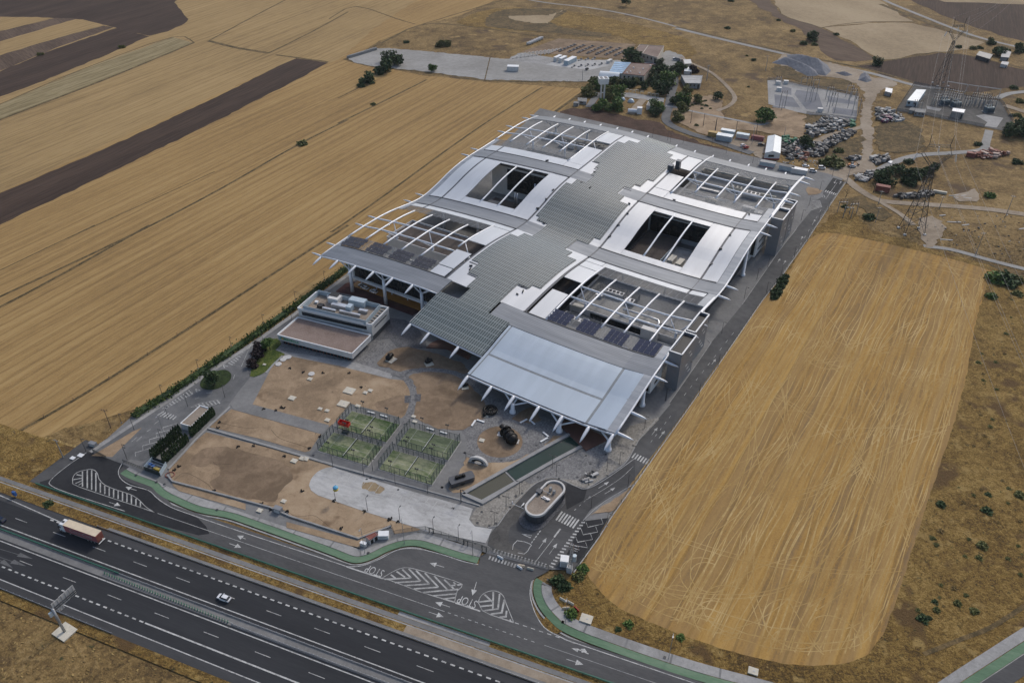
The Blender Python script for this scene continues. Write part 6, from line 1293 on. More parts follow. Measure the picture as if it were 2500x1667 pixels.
# ================================================================ ROADSIDE EQUIPMENT
def barrier(label, t, s0, s1, mat, step, h=.75, rail=.35, double=False, post='galvanised', name='crash_barrier'):
    root = thing(name, hw(s0, t), label, 'crash barrier'); root.rotation_euler = (0, 0, HA); L = s1 - s0
    MB().box((L / 2, 0, h - rail), (L, .09 if mat == 'galvanised' else .26, rail)).build('rail', mat, root)
    if double: MB().box((L / 2, 0, .12), (L, .07, .28)).build('lower_rail', mat, root)
    pm = MB().box((0, 0, 0), (.16, .2, h)).mesh('post', post); n = int(L / step)
    for i in range(min(n, 290)): inst('post', pm, (i * step + .3, .12, 0), root)
    return root
barrier('long green crash barrier between motorway ditch and frontage road', 22.25, -9, 250, 'rail_green', 1.0, 1.0, .3, True, 'rail_green')
barrier('green crash barrier in the motorway median, left part', 3.35, -90, 44, 'rail_green', 1.0, .95, .3, True, 'rail_green')
barrier('grey crash barrier in the motorway median, right part', 3.35, 42, 250, 'galvanised', 3.0)
barrier('grey crash barrier along the upper motorway verge', 15.35, 24, 250, 'galvanised', 4.0); barrier('grey crash barrier on the near left verge of the motorway', -13.25, -60, 57, 'galvanised', 2.5)
barrier('low grey crash barrier in the median facing the near carriageway', 1.15, 86, 250, 'galvanised', 1.2, .8)
gl = thing('antiglare_screen', hw(40, 1.9), 'row of small green anti-glare paddles along the median', 'screen'); gl.rotation_euler = (0, 0, HA); pm = MB().box((0, 0, .1), (.12, .7, 1.0), .6).mesh('paddle', 'rail_green')
for i in range(48): inst('paddle', pm, (i * .95, -i * .012, 0), gl)
MB().box((23, -.25, .0), (46, .25, .35)).build('base_rail', 'concrete_grey', gl)
# gantry sign seen from behind
gb = g('O', 622, 1080); gs = thing('gantry_sign', gb, 'tall cantilever road sign seen from behind on a pale footing', 'sign', rz=HA - R(7.4))
MB().tube([(0, 0, 0), (0, 0, 10.5)], .38, 10).build('pole', 'galvanised', gs, True); MB().box((0, 0, .0), (5.2, 4.4, .4)).build('footing', 'slab_pale', gs)
for k, (y0, w_, z0, h_) in enumerate(((.3, 2.3, 8.7, 3.4), (2.65, 2.3, 8.7, 3.6), (5.0, 2.2, 8.9, 3.5), (1.3, 1.6, 7.5, 1.15))):
    p = MB().box((-.25, y0 + w_ / 2, z0), (.08, w_, h_)).build('sign_panel', 'concrete_white', gs)
    for q in (.25, .75): MB().box((-.15, y0 + w_ * q, z0 + .1), (.12, .12, h_ - .2)).build('stiffener', 'steel_grey', p)
MB().tube([(0, -.6, 10.3), (0, 7.4, 10.3)], .16, 6).build('arm', 'dark_steel', gs); MB().tube([(0, -.6, 9.5), (0, 7.4, 9.6)], .12, 6).build('arm', 'dark_steel', gs); MB().box((0, -.9, 8.4), (.5, .9, 1.6)).build('control_box', 'pale_blue', gs)
bs = thing('call_box', g('I', 155, 640), 'small blue roadside call box on the motorway verge', 'call box', rz=HA); MB().box((0, 0, 1.0), (1.3, .7, 1.6)).build('box', 'blue_paint', bs); MB().box((0, 0, 0), (.3, .3, 1.0)).build('post', 'concrete_white', bs); MB().box((0, 0, -.0), (1.8, 1.4, .2)).build('base', 'concrete_white', bs)
# lamp posts
def lamp_proto(hh, name, two=False, mat='dark_steel'):
    me = [MB().tube([(0, 0, 0), (0, 0, .8), (0, 0, hh)], [.11, .09, .06], 6).mesh('pole', mat), MB().box((.45, 0, hh - .05), (1.0, .07, .07)).mesh('arm', mat), MB().box((.95, 0, hh - .12), (.7, .3, .12)).mesh('lamp_head', mat), MB().box((0, 0, 0), (.5, .5, .12)).mesh('foot', 'concrete_grey')]
    def make(p, label, group, rz=0.0):
        t = thing('lamp_post', p, label, 'lamp post', group, rz); inst('pole', me[0], (0, 0, 0), t); a = inst('arm', me[1], (0, 0, 0), t); inst('lamp_head', me[2], (0, 0, 0), a); inst('foot', me[3], (0, 0, 0), t)
        if two: a = inst('arm', me[1], (0, 0, 0), t, math.pi); inst('lamp_head', me[2], (0, 0, 0), a)
        return t
    return make
lp6 = lamp_proto(6.2, 'lamp'); lp6d = lamp_proto(6.0, 'lamp', True); lp11 = lamp_proto(11.5, 'lamp', False, 'galvanised'); lp4 = lamp_proto(4.6, 'lamp')
def row(mk, pts, phrase, group, rz=0.0):
    for i, (c, x, y) in enumerate(pts): mk(g(c, x, y) + Vector((0, 0, .2)), '%s, %s' % (phrase, ORD[i] + ' from the near end' if len(pts) > 1 else 'standing alone'), group, rz)
row(lp6, [('D',855,1568),('D',1095,1465),('D',908,1385),('D',1140,1312),('D',1270,1228),('D',1520,1165),('D',1690,1025),('D',1778,790),('D',1972,640)], 'dark lamp post on the left campus road', 'lamps on the left campus road', HA)
row(lp4, [('D',822,1335),('D',1095,1140),('D',1340,968),('D',1562,815),('D',1780,662),('D',1996,505),('D',2192,368)], 'thin dark lamp post rising from the left hedge', 'lamps in the left hedge', BA)
row(lp6, [('K',1645,1448),('K',1405,1372),('K',1085,1268),('K',775,1168),('K',470,1072)], 'lamp post on the front kerb of the pale car park', 'lamps at the car park', CA + 1.5)
row(lp6, [('K',1670,1090),('K',1350,1002),('K',1040,915),('K',740,832),('K',445,752),('K',825,790)], 'lamp post between courts and pale car park', 'lamps behind the car park', CA)
row(lp6d, [('M',285,1340),('L',615,1495),('L',727,1350),('L',855,1205),('L',295,1282),('L',1205,1040),('L',1168,955)], 'two-headed lamp post on the canal-side paving', 'lamps by the canal', CA)
row(lp6, [('L',1690,1510),('L',1540,1340),('L',1890,1140),('L',1515,1120),('L',1690,985),('L',1810,920),('L',2050,580),('L',2255,315)], 'lamp post beside the curved entrance road', 'lamps on the entrance road', BA)
row(lp6, [('H',1660,1490),('H',1980,1440),('H',1875,1225),('H',2165,1160),('H',2200,845),('G',1240,1490),('G',1450,1440),('G',1360,1310),('G',1590,1272),('G',1465,1195),('G',1715,1092),('G',1625,935),('G',1845,935),('G',1950,750),('G',1785,740),('G',2040,645),('G',1858,605),('G',1962,460),('G',2080,330)], 'lamp post along the right campus road', 'lamps on the right campus road', BA)
row(lp11, [('Q',1300,1340),('Q',315,1000),('N',1390,350),('N',357,330),('N',735,240),('I',1590,95)], 'tall lamp post along the cycle track', 'lamps along the cycle track', HA - 1.5)
row(lp6, [('I',1220,288),('I',825,208)], 'lamp post at the left gate', 'lamps at the left gate', HA)
row(lp6, [('F',2100,390),('a5',1370,1330),('a5',1585,1380),('a5',1805,1420),('a5',2215,1470),('a6',190,860),('a6',405,880),('a6',570,1000)], 'lamp post on the lane behind the building', 'lamps behind the building', BA)
# fences
def fence(label, pts, h, step, post='fence_dark', mesh='rail_mesh', wall=0.0, name='fence', pr=.1, cap=280):
    root = thing(name, pts[0] * Vector((1, 1, 0)), label, 'fence'); n = len(pts)
    if wall: world_part(MB().kerb(pts, .3, 0, wall), root, 'base_wall', 'concrete_white')
    if mesh:
        b = MB()
        for i in range(n - 1): p, q = pts[i], pts[i + 1]; b.add([(p.x, p.y, wall), (q.x, q.y, wall), (q.x, q.y, h), (p.x, p.y, h)], [(0, 1, 2, 3)])
        world_part(b, root, 'mesh', mesh)
    pm = MB().box((0, 0, 0), (pr, pr, h + .05)).mesh('post', post); k = 0
    for i in range(n - 1):
        L = (pts[i + 1] - pts[i]).length; m = max(1, int(L / step))
        for j in range(m):
            if k < cap: o = inst('post', pm, pts[i].lerp(pts[i + 1], j / m) - root.location * Vector((1, 1, 0)), root); k += 1
    if mesh:
        b = MB(); b.tube([Vector((p.x, p.y, h)) for p in pts], .05, 4); world_part(b, root, 'top_rail', post)
    return root
fence('pale-based mesh fence along the right perimeter beside the cut field', gp('G', [(2210,378),(2055,605),(1855,910),(1595,1282),(1415,1508)]) + gp('H', [(2155,1165),(1905,1525)]) + gp('M', [(2345,440),(2060,840),(1900,1100),(1570,1562)]), 2.2, 3.0, wall=.5)
fence('dark mesh fence between the pale car park and the footway', gp('K', [(1000,1320),(1030,1392),(1200,1362),(1330,1350),(1480,1400),(1700,1478),(1860,1525),(1935,1550)]), 2.0, 2.5)
fence('dark sliding gate across the right entrance', gp('M', [(500,1275),(800,1375),(1100,1455),(1290,1520)]), 1.5, .9, mesh='rail_mesh', name='sliding_gate')
fence('dark open gate leaf at the left entrance', gp('I', [(895,215),(1030,285)]), 1.9, .55, name='gate_leaf', mesh='rail_mesh'); fence('dark fence right of the left entrance', gp('I', [(1185,315),(1290,355),(1400,398)]), 1.8, .8)
fence('weathered post and wire fence crossing the left field', [g('D', x, y) for x, y in ((-60,1495),(105,1412),(300,1300),(500,1185),(740,1040),(1000,875),(1200,745),(1450,585))], 1.5, 9.5, post='wood', mesh=None, name='wire_fence', pr=.2)
fence('thin dark post fence standing in the left hedge', [g('D', x, y) for x, y in ((890,1310),(1160,1140),(1400,975),(1750,735),(2190,420),(2351,300))], 2.3, 3.2, mesh=None, pr=.09)
fence('dark boundary fence of the far substation', gp('a8', [(250,690),(540,250),(1010,345),(1940,520),(2010,595),(2180,900)]), 2.4, 5, post='dark_steel', mesh='screen_mesh'); fence('dark front fence of the far substation', gp('a8', [(250,690),(700,745),(1240,865),(1700,955)]), 2.4, 5, post='dark_steel', mesh='screen_mesh')
fence('pale fence round the near substation yard', gp('C', [(620,540),(900,590),(1232,650),(1215,815),(880,772)]), 2.0, 6, post='galvanised', mesh='screen_mesh')
fence('thin fence along the gravel store yard', gp('B', [(60,402),(230,448),(640,493),(1000,543),(1550,553),(1700,545)]), 1.6, 8, post='galvanised', mesh=None, pr=.15)
def gate_posts(c, x, y, label):
    t = thing('gate_post_pair', g(c, x, y), label, 'gate post', rz=HA)
    for q in (-.7, .7): MB().box((q, 0, 0), (.22, .22, 2.6)).build('post', 'dark_steel', t)
    MB().box((0, 0, 2.4), (1.6, .22, .2)).build('lintel', 'dark_steel', t)
gate_posts('M', 195, 1215, 'dark gate portal in the car park fence, left one'); gate_posts('M', 430, 1290, 'dark gate portal in the car park fence, right one by the zebra'); gate_posts('K', 1385, 1380, 'dark gate portal at the car park corner')
def jersey(c, x, y, rz, mat, label):
    t = thing('road_barrier', g(c, x, y) + Vector((0, 0, .25)), label, 'barrier', 'plastic road barriers', rz); loft(MB(), [(-1.0,.25,.1,0,.8),(1.0,.25,.1,0,.8)]).build('body', mat, t)
    for q in (-.6, .6): MB().box((q, 0, 0), (.3, .56, .12)).build('foot', mat, t)
for i, (c, x, y, rz, m_, l) in enumerate((('M',635,1375,-.6,'white_paint','white barrier lying inside the sliding gate'),('M',880,1500,-.7,'white_paint','white barrier before the sliding gate'),('M',905,1480,-.2,'trailer_cream','pale barrier beside the white one at the gate'),('M',1020,1520,-.3,'slab_pale','pinkish barrier on the zebra at the gate'),('Q',290,780,-.6,'slab_pale','pinkish barrier in the weeds, upper'),('Q',365,812,-.6,'slab_pale','pinkish barrier in the weeds, middle'),('Q',420,870,-.9,'red_paint','red barrier in the weeds, lower end'),('Q',320,860,.05,'trailer_cream','cream barrier in the weeds, left'))): jersey(c, x, y, rz, m_, l)
# lattice mast at the entrance and wooden power poles
def lattice(root, z0, z1, w0, w1, n, r=.06, mat='galvanised', nm='lattice_segment', cx=0, cy=0):
    for k in range(n):
        a, b_ = z0 + (z1 - z0) * k / n, z0 + (z1 - z0) * (k + 1) / n; wa, wb = w0 + (w1 - w0) * k / n, w0 + (w1 - w0) * (k + 1) / n; m = MB()
        C_ = ((-1, -1), (1, -1), (1, 1), (-1, 1))
        for i in range(4):
            p, q = C_[i], C_[(i + 1) % 4]
            m.tube([(cx + p[0] * wa, cy + p[1] * wa, a), (cx + p[0] * wb, cy + p[1] * wb, b_)], r, 4); m.tube([(cx + p[0] * wa, cy + p[1] * wa, a), (cx + q[0] * wb, cy + q[1] * wb, b_)], r * .6, 4); m.tube([(cx + q[0] * wa, cy + q[1] * wa, a), (cx + p[0] * wb, cy + p[1] * wb, b_)], r * .6, 4); m.tube([(cx + p[0] * wb, cy + p[1] * wb, b_), (cx + q[0] * wb, cy + q[1] * wb, b_)], r * .6, 4)
        m.build(nm, mat, root)
lm = thing('lattice_mast', g('M', 1525, 1545), 'grey lattice power mast with cross arms at the right entrance', 'mast', rz=HA); lattice(lm, 0, 12.5, .55, .3, 7, .07)
for z_, w_ in ((12.2, 3.0), (11.0, 3.4), (10.0, 2.4)):
    MB().box((.6, 0, z_), (w_, .14, .14)).build('cross_arm', 'galvanised', lm)
    for q in (-1, 0, 1): MB().tube([(.6 + q * w_ * .4, 0, z_ + .1), (.6 + q * w_ * .4, 0, z_ + .8)], .1, 6).build('insulator', 'insulator', lm)
MB().tube([(.9, .5, 5.2), (.9, .5, 7.4)], .65, 10).build('transformer', 'pale_blue', lm); MB().box((-.2, 0, 0), (1.6, 1.4, 2.4)).build('switch_cabinet', 'concrete_white', lm)
def pole(c, x, y, hh, label, arm=True, mat='galvanised', group='power poles', r=.16):
    t = thing('power_pole', g(c, x, y), label, 'pole', group, random.uniform(-.4, .4)); MB().tube([(0, 0, 0), (0, 0, hh)], [r * 1.3, r * .7], 6).build('shaft', mat, t)
    if arm:
        MB().box((0, 0, hh - .7), (2.4, .16, .16)).build('cross_arm', mat, t)
        for q in (-1, 0, 1): MB().tube([(q, 0, hh - .55), (q, 0, hh - .05)], .09, 5).build('insulator', 'insulator', t)
PO = [('D',750,1368,9,1,'wood','leaning brown pole beside the left gate'),('I',610,270,9,1,'galvanised','pale pole on the straw verge left of the gate'),('S',495,215,13,0,'galvanised','pale twin pole at the dirt junction'),('S',2160,545,12,1,'galvanised','pole beside the right dirt track'),('S',1840,960,13,1,'galvanised','pole on the far edge of the cut field'),('S',1470,460,7,1,'galvanised','short pole behind the big pylon'),('S',830,420,8,1,'galvanised','pole beside the small switchgear frame'),('S',800,610,9,1,'galvanised','pole behind the round dark bush'),('a5',2140,520,12,1,'galvanised','pole beside the back hillside track'),('a5',1915,1130,9,0,'dark_steel','dark pole in the bare garden, left'),('a5',2095,1170,9,0,'dark_steel','dark pole in the bare garden, middle'),('a5',2270,1240,9,0,'dark_steel','dark pole in the bare garden, right'),
  ('a6',560,720,12,1,'galvanised','tall pole beside the long white shed'),('a6',1005,690,10,0,'galvanised','pole behind the long white shed'),('a6',325,580,9,0,'dark_steel','dark pole behind the container yard, right'),('a6',30,540,9,0,'dark_steel','dark pole behind the container yard, left'),('a6',620,580,8,0,'dark_steel','dark pole beside the lone tree'),('a6',985,230,8,0,'galvanised','pole at the substation yard corner'),('C',605,480,12,1,'galvanised','pole on the boundary track up the hill'),('C',210,545,12,1,'galvanised','pole left of the boundary track'),('B',1650,545,8,0,'galvanised','pole at the gravel yard edge')]
for c, x, y, hh, a_, m_, l in PO: pole(c, x, y, hh, l, a_, m_)
# the big pylon and its far neighbour
def pylon(feet, hh, label, wdt, armd):
    base = sum(feet, Vector()) / 4; t = thing('pylon', base, label, 'pylon'); loc = [f - base for f in feet]; zw = hh * .70
    for i, f in enumerate(loc):
        MB().tube([f, Vector((f.x * .42, f.y * .42, zw * .62)), Vector((f.x * .16, f.y * .16, zw))], .17, 5).build('leg', 'dark_steel', t); MB().box((f.x, f.y, 0), (1.2, 1.2, .7)).build('footing', 'concrete_white', t)
    lv = [0, .16, .32, .46, .58, .69, .79, .88, 1.0]
    for k in range(8):
        m = MB(); za, zb = lv[k] * zw, lv[k + 1] * zw
        def at(i, z_): f = loc[i]; s_ = 1 - .58 * z_ / (zw * .62) if z_ < zw * .62 else .42 - .26 * (z_ - zw * .62) / (zw * .38); return Vector((f.x * s_, f.y * s_, z_))
        for i, j in ((0, 1), (1, 3), (3, 2), (2, 0)): m.tube([at(i, za), at(j, zb)], .085, 4); m.tube([at(j, za), at(i, zb)], .085, 4); m.tube([at(i, zb), at(j, zb)], .085, 4)
        m.build('lattice_segment', 'dark_steel', t)
    w = wdt / 2; ax = armd.normalized(); ay = Vector((-ax.y, ax.x, 0)); zt = hh * .94
    for s in (-1, 1):
        m = MB()
        for q in (-.6, .6):
            k0 = ax * s * .7 + ay * q + Vector((0, 0, zw)); k1 = ax * s * w * 1.05 + ay * q * .8 + Vector((0, 0, hh * .84)); k2 = ax * s * w * .72 + ay * q * .6 + Vector((0, 0, zt))
            m.tube([k0, k1, k2], .12, 5); k3 = ax * s * .2 + ay * q + Vector((0, 0, zw + 1.0)); m.tube([k3, k1 - ax * s * 1.2 + Vector((0, 0, .6))], .1, 5)
            for f in (.25, .5, .75): m.tube([k0.lerp(k1, f), k3.lerp(k1, f - .15)], .06, 4); m.tube([k0.lerp(k1, f), k3.lerp(k1, min(1, f + .15))], .06, 4)
        m.build('head_arm', 'dark_steel', t)
        MB().tube([ax * s * w * .72 + Vector((0, 0, zt)), ax * s * w * .78 + Vector((0, 0, hh * 1.04))], .14, 4).build('peak', 'dark_steel', t)
        MB().tube([ax * s * w * 1.0 + Vector((0, 0, hh * .84)), ax * s * (w + 2.5) + Vector((0, 0, hh * .85))], .12, 5).build('side_arm', 'dark_steel', t)
        for q in (0, .5): MB().tube([ax * s * (w + 2.4) + ay * q + Vector((0, 0, hh * .845)), ax * s * (w + 3.2) + ay * q + Vector((0, 0, hh * .775))], .16, 6).build('insulator', 'white_paint', t)
    m = MB()
    for q in (-.5, .5):
        for dz in (0, 1.1): m.tube([-ax * w * .74 + ay * q + Vector((0, 0, zt - dz)), ax * w * .74 + ay * q + Vector((0, 0, zt - dz))], .1, 4)
        for i in range(8): f0, f1 = -w * .7 + i * w * .175, -w * .7 + (i + 1) * w * .175; m.tube([ax * f0 + ay * q + Vector((0, 0, zt - (1.1 if i % 2 else 0))), ax * f1 + ay * q + Vector((0, 0, zt - (0 if i % 2 else 1.1)))], .06, 4)
    m.build('bridge_beam', 'dark_steel', t)
    for q in (0, .5): MB().tube([ay * q + Vector((0, 0, zt - 1)), ax * .6 + ay * q + Vector((0, 0, zt - 4.2))], .16, 6).build('insulator', 'white_paint', t)
    return t
pylon(gp('S', [(1040,670),(1105,745),(1250,675),(1312,745)]), 50, 'huge dark lattice pylon standing above the cut field', 13.5, Vector((1, -.1, 0)))
pb = g('a8', 980, 250); pylon([pb + Vector(q) for q in ((-4,4,0),(-4,-4,0),(4,4,0),(4,-4,0))], 46, 'far lattice pylon in the dark ploughed field', 12, Vector((1, .2, 0)))
mt_ = g('S', 1175, 710)
for i, (dx, z_) in enumerate(((-9.6, 39), (9.6, 39), (0, 43), (-5.5, 52), (5.5, 52))):
    for nm, a, b_ in (('back', pb + Vector((dx, 0, z_ - 3)), mt_ + Vector((dx, 0, z_))), ('front', mt_ + Vector((dx, 0, z_)), Vector((120 + dx, 40, z_ + 6))), ('far', pb + Vector((dx, 0, z_ - 3)), g('C', 2420 + dx * 2, -160, 30))):
        pts = [a.lerp(b_, k / 14) - Vector((0, 0, 5.0 * 4 * (k / 14) * (1 - k / 14))) for k in range(15)]
        tag(MB().tube(pts, .035, 3, False).build('power_line', 'steel_grey'), 'thin overhead wire, %s strand, %s' % (('left', 'right', 'middle', 'upper left', 'upper right')[i], {'back': 'between the two lattice pylons', 'front': 'from the big pylon towards the viewer', 'far': 'from the far pylon to the top right'}[nm]), 'wire', 'overhead wires')

bl_ = thing('balloon', g('K', 470, 1072) + Vector((.6, .3, 5.6)), 'blue and yellow balloon caught on a car park lamp', 'balloon')
for nm, m_, z_ in (('blue_half', 'logo_blue', .55), ('yellow_half', 'yellow_paint_metal', -.35)): MB().tube([(0, 0, z_ + k * .18 - .54) for k in range(7)], [.2, .62, .85, .92, .85, .62, .2], 10).build(nm, m_, bl_, True)

# ================================================================ BACKGROUND BUILDINGS AND YARDS
def shed(c, pts, z, label, wall='white_wall', roof='grey_roof', cat='shed', para=.3, name='shed', windows=0, base=None, ridge=0.0, doors=0, coping=None):
    q = [g(c, x, y, z) for x, y in pts]
    A_ = sum(q[i].x * q[(i + 1) % 4].y - q[(i + 1) % 4].x * q[i].y for i in range(4))
    if A_ < 0: q = [q[0], q[3], q[2], q[1]]
    t = thing(name, sum(q, Vector()) / 4 * Vector((1, 1, 0)), label, cat)
    if ridge:
        world_part(MB().prism([(p.x, p.y) for p in q], 0, z, True), t, 'wall', wall)
        L01, L12 = (q[1] - q[0]).length, (q[2] - q[1]).length
        if L01 > L12: q = [q[1], q[2], q[3], q[0]]
        a, b_ = (q[0] + q[1]) / 2 + Vector((0, 0, ridge)), (q[2] + q[3]) / 2 + Vector((0, 0, ridge)); up = Vector((0, 0, .05))
        for s in ((q[0], a, b_, q[3]), (q[1], q[2], b_, a)):
            vs = [p + up for p in s]; n = (vs[1] - vs[0]).cross(vs[2] - vs[0]); f = (0, 1, 2, 3) if n.z > 0 else (3, 2, 1, 0); world_part(MB().add(vs, [f]), t, 'roof_slope', roof)
        world_part(MB().add([q[0], q[1], a], [(0, 1, 2)]), t, 'gable', wall); world_part(MB().add([q[2], q[3], b_], [(0, 1, 2)]), t, 'gable', wall); world_part(MB().tube([a + up, b_ + up], .12, 5), t, 'ridge_cap', 'white_paint')
    else: house(t, q, 0, z, wall, roof, para, .25, coping=coping)
    if base:
        for k in range(4): wallpiece(t, q[k], q[(k + 1) % 4], -.005, 1.005, 0, z * .18, base, 'base_band', .05)
    k0 = min(range(4), key=lambda i: (q[i].y + q[(i + 1) % 4].y))
    for i in range(windows): f = (i + .5) / windows; wallpiece(t, q[k0], q[(k0 + 1) % 4], f - .25 / windows, f + .12 / windows, z * .4, z * .75, 'dark_glass', 'window', .06)
    for i in range(doors): wallpiece(t, q[k0], q[(k0 + 1) % 4], .82, .92, 0.05, z * .72, 'black_hole', 'door', .07)
    return t
w1 = shed('a5', [(1110,88),(1225,118),(1310,0),(1190,-8)], 5.0, 'low brown-roofed workshop, narrow left half, behind the dark evergreen', 'cream_wall', 'gravel_roof', 'building', windows=0)
w2 = shed('a5', [(1228,120),(1440,178),(1535,12),(1312,2)], 5.5, 'brown-roofed workshop with pale gable wall at the back', 'cream_wall', 'gravel_roof', 'building', windows=4, doors=1)
w3 = shed('a5', [(945,412),(1250,440),(1382,272),(1065,256)], 6.0, 'cream flat-roofed building with brown roof and white roof vents', 'cream_wall', 'gravel_roof', 'building', windows=5, doors=1, coping='rust_red')
for x, y in ((1100,330),(1235,345),(1055,385),(1005,400),(1185,405),(1340,300)): p = g('a5', x, y, 6.0); world_part(MB().tube([(p.x, p.y, 5.8), (p.x, p.y, 6.5)], .5, 8), w3, 'roof_vent', 'white_paint')
w4 = shed('a5', [(745,395),(928,410),(1062,252),(830,240)], 4.5, 'long blue-roofed lean-to beside the cream building', 'pale_blue', 'blue_roof', 'shed', .08)
for k in range(6): a, b_ = g('a5', 745 + k * 14, 395 - k * 26, 4.6), g('a5', 928 + k * 22, 410 - k * 26, 4.6); world_part(MB().tube([a, b_], .12, 4), w4, 'roof_rib', 'white_paint')
av = [g('a5', 595, 450, 3.2), g('a5', 880, 475, 3.2), g('a5', 912, 415, 3.2), g('a5', 640, 392, 3.2)]
w5 = thing('barrel_shed', sum(av, Vector()) / 4 * Vector((1, 1, 0)), 'white barrel-vaulted shed before the blue lean-to', 'shed'); world_part(MB().prism([(p.x, p.y) for p in av], 0, 3.2), w5, 'wall', 'pale_blue')
vs = []; n = 10
for i in range(n + 1):
    f = i / n; hgt = 2.4 * math.sin(math.pi * f)
    vs += [av[0].lerp(av[3], f) + Vector((0, 0, hgt)), av[1].lerp(av[2], f) + Vector((0, 0, hgt))]
world_part(MB().add(vs, [(2*i, 2*i + 1, 2*i + 3, 2*i + 2) for i in range(n)] + [tuple(range(0, 2*n + 2, 2)), tuple(range(1, 2*n + 2, 2))[::-1]]), w5, 'vault', 'roof_sheet_white')
w6 = shed('a5', [(1842,545),(2060,552),(2090,436),(1780,430)], 4.0, 'house with bright white flat roof among trees', 'concrete_grey', 'pale_concrete', 'building', .3, windows=4, doors=1)
shed('a5', [(1830,272),(1935,268),(1915,205),(1812,212)], 3.0, 'small shed with grey sheet roof at the back yard', 'cream_wall', 'galvanised', 'shed', .05, doors=1); shed('a5', [(1825,375),(1930,380),(1925,315),(1840,312)], 2.6, 'small white shed beside the purple tree', 'white_wall', 'roof_sheet_white', 'shed', .1, doors=1)
shed('a5', [(1690,180),(1770,195),(1790,140),(1710,130)], 2.6, 'grey lean-to at the back yard corner', 'concrete_grey', 'grey_roof', 'shed', .1, doors=1); shed('a5', [(1765,205),(1830,212),(1820,165),(1765,160)], 2.6, 'beige hut behind the grey sheet roof', 'cream_wall', 'tan_gravel_roof', 'shed', .1, windows=1)
shed('a5', [(1285,865),(1365,880),(1400,810),(1320,800)], 3.4, 'white transformer kiosk in the garden', 'white_wall', 'grey_roof', 'kiosk', .2, windows=0, doors=1); shed('a5', [(235,830),(300,835),(320,815),(250,810)], 2.6, 'small dark shed at the field corner', 'concrete_grey', 'grey_roof', 'shed', .1, doors=1); shed('a5', [(300,800),(420,815),(430,765),(300,755)], 2.4, 'grey-green shed at the field corner', 'concrete_grey', 'grey_roof', 'shed', .1, windows=1)
shed('a5', [(760,640),(815,650),(822,605),(760,600)], 2.6, 'beige hut behind the water tower', 'slab_pale', 'tan_gravel_roof', 'shed', .1, doors=1)
# water tower
wt = thing('water_tower', g('a5', 645, 812), 'white water tower with square open tank on twin legs', 'water tower', rz=.15)
for s in (-1, 1): MB().box((s * 1.2, 0, 0), (.9, 1.4, 13)).build('leg', 'white_wall', wt)
MB().box((0, 0, 13), (6.2, 5.4, 4.0), 0, 1.12).build('tank', 'white_paint', wt)
for q in ((-1.6, -1.3), (1.6, -1.3), (-1.6, 1.3), (1.6, 1.3)): MB().box((q[0], q[1], 17.0), (2.2, 1.8, .06)).build('tank_opening', 'black_hole', wt)
MB().box((0, 0, 6), (2.6, .6, .6)).build('brace', 'white_wall', wt)
# horizontal white tank with head house
ht = thing('gas_tank', g('a5', 1180, 985), 'white horizontal cylinder tank with white box house', 'tank', rz=-.15); MB().tube([(-8, 0, 1.7), (-7.7, 0, 1.7), (-1.5, 0, 1.7)], [1.0, 1.35, 1.35], 12).build('cylinder', 'white_paint', ht); MB().box((0, 0, 0), (3.4, 3.2, 4.4)).build('head_house', 'white_paint', ht)
for x in (-6.5, -3): MB().box((x, 0, 0), (.6, 2.2, .8)).build('saddle', 'concrete_grey', ht)
for i, (x, y) in enumerate(((950,670),(1005,680),(1055,690),(1105,698),(1145,690),(1215,712),(1320,730),(1375,745),(1430,750))):
    t = thing('test_portal', g('a5', x, y), 'small pale test frame in the garden row, %s from the left' % ORD[i], 'frame', 'test frames', .1)
    for s in (-.9, .9): MB().box((s, 0, 0), (.25, .25, 2.2)).build('post', 'slab_pale', t)
    MB().box((0, 0, 2.2), (2.2, .35, .3)).build('beam', 'slab_pale', t)
for i, (x, y, r_) in enumerate(((1060,820,2.4),(940,790,2.0))):
    t = thing('dome_tank', g('a5', x, y), ('pale glazed dome, right of the pair in the garden', 'pale glazed dome, left of the pair in the garden')[i], 'tank'); b = MB(); m = 8
    for k in range(m): b.tube([(0, 0, r_ * math.sin(k * math.pi / 2 / m)), (0, 0, r_ * math.sin((k + 1) * math.pi / 2 / m))], [r_ * math.cos(k * math.pi / 2 / m), r_ * math.cos((k + 1) * math.pi / 2 / m) + .02], 14, False)
    b.build('shell', 'pale_blue', t, True); MB().tube([(0, 0, 0), (0, 0, .4)], r_ * 1.1, 16).build('plinth', 'concrete', t)
# gravel store yard
def container(c, x, y, rz, s, mat, label, roof=None, cat='container'):
    t = thing('container', g(c, x, y), label, cat, 'containers and site huts', rz); MB().box((0, 0, .1), s).build('body', mat, t); MB().box((0, 0, s[2] + .1), (s[0] + .1, s[1] + .1, .1)).build('roof', roof or mat, t)
    n = int(s[0] / .9); rb = MB().box((0, 0, .2), (.12, .06, s[2] - .25)).mesh('rib', mat)
    for k in range(n): inst('rib', rb, ((k + .5) * s[0] / n - s[0] / 2, -s[1] / 2 - .03, 0), t)
    MB().box((s[0] / 2 + .02, 0, .3), (.05, s[1] * .7, s[2] * .8)).build('door', 'concrete_grey', t); MB().box((0, 0, 0), (s[0] * .95, s[1] * .9, .12)).build('skid', 'dark_steel', t); return t
ya = ang(g('B', 1160, 405), g('B', 1990, 545)); yb = ang(g('B', 1525, 435), g('B', 1605, 395))
for x, y, l in ((1485,408,'white container on the gravel yard, leftmost of three'),(1518,415,'white container on the gravel yard, middle of three')): container('B', x, y, yb, (9, 3, 3.2), 'white_wall', l, 'white_paint')
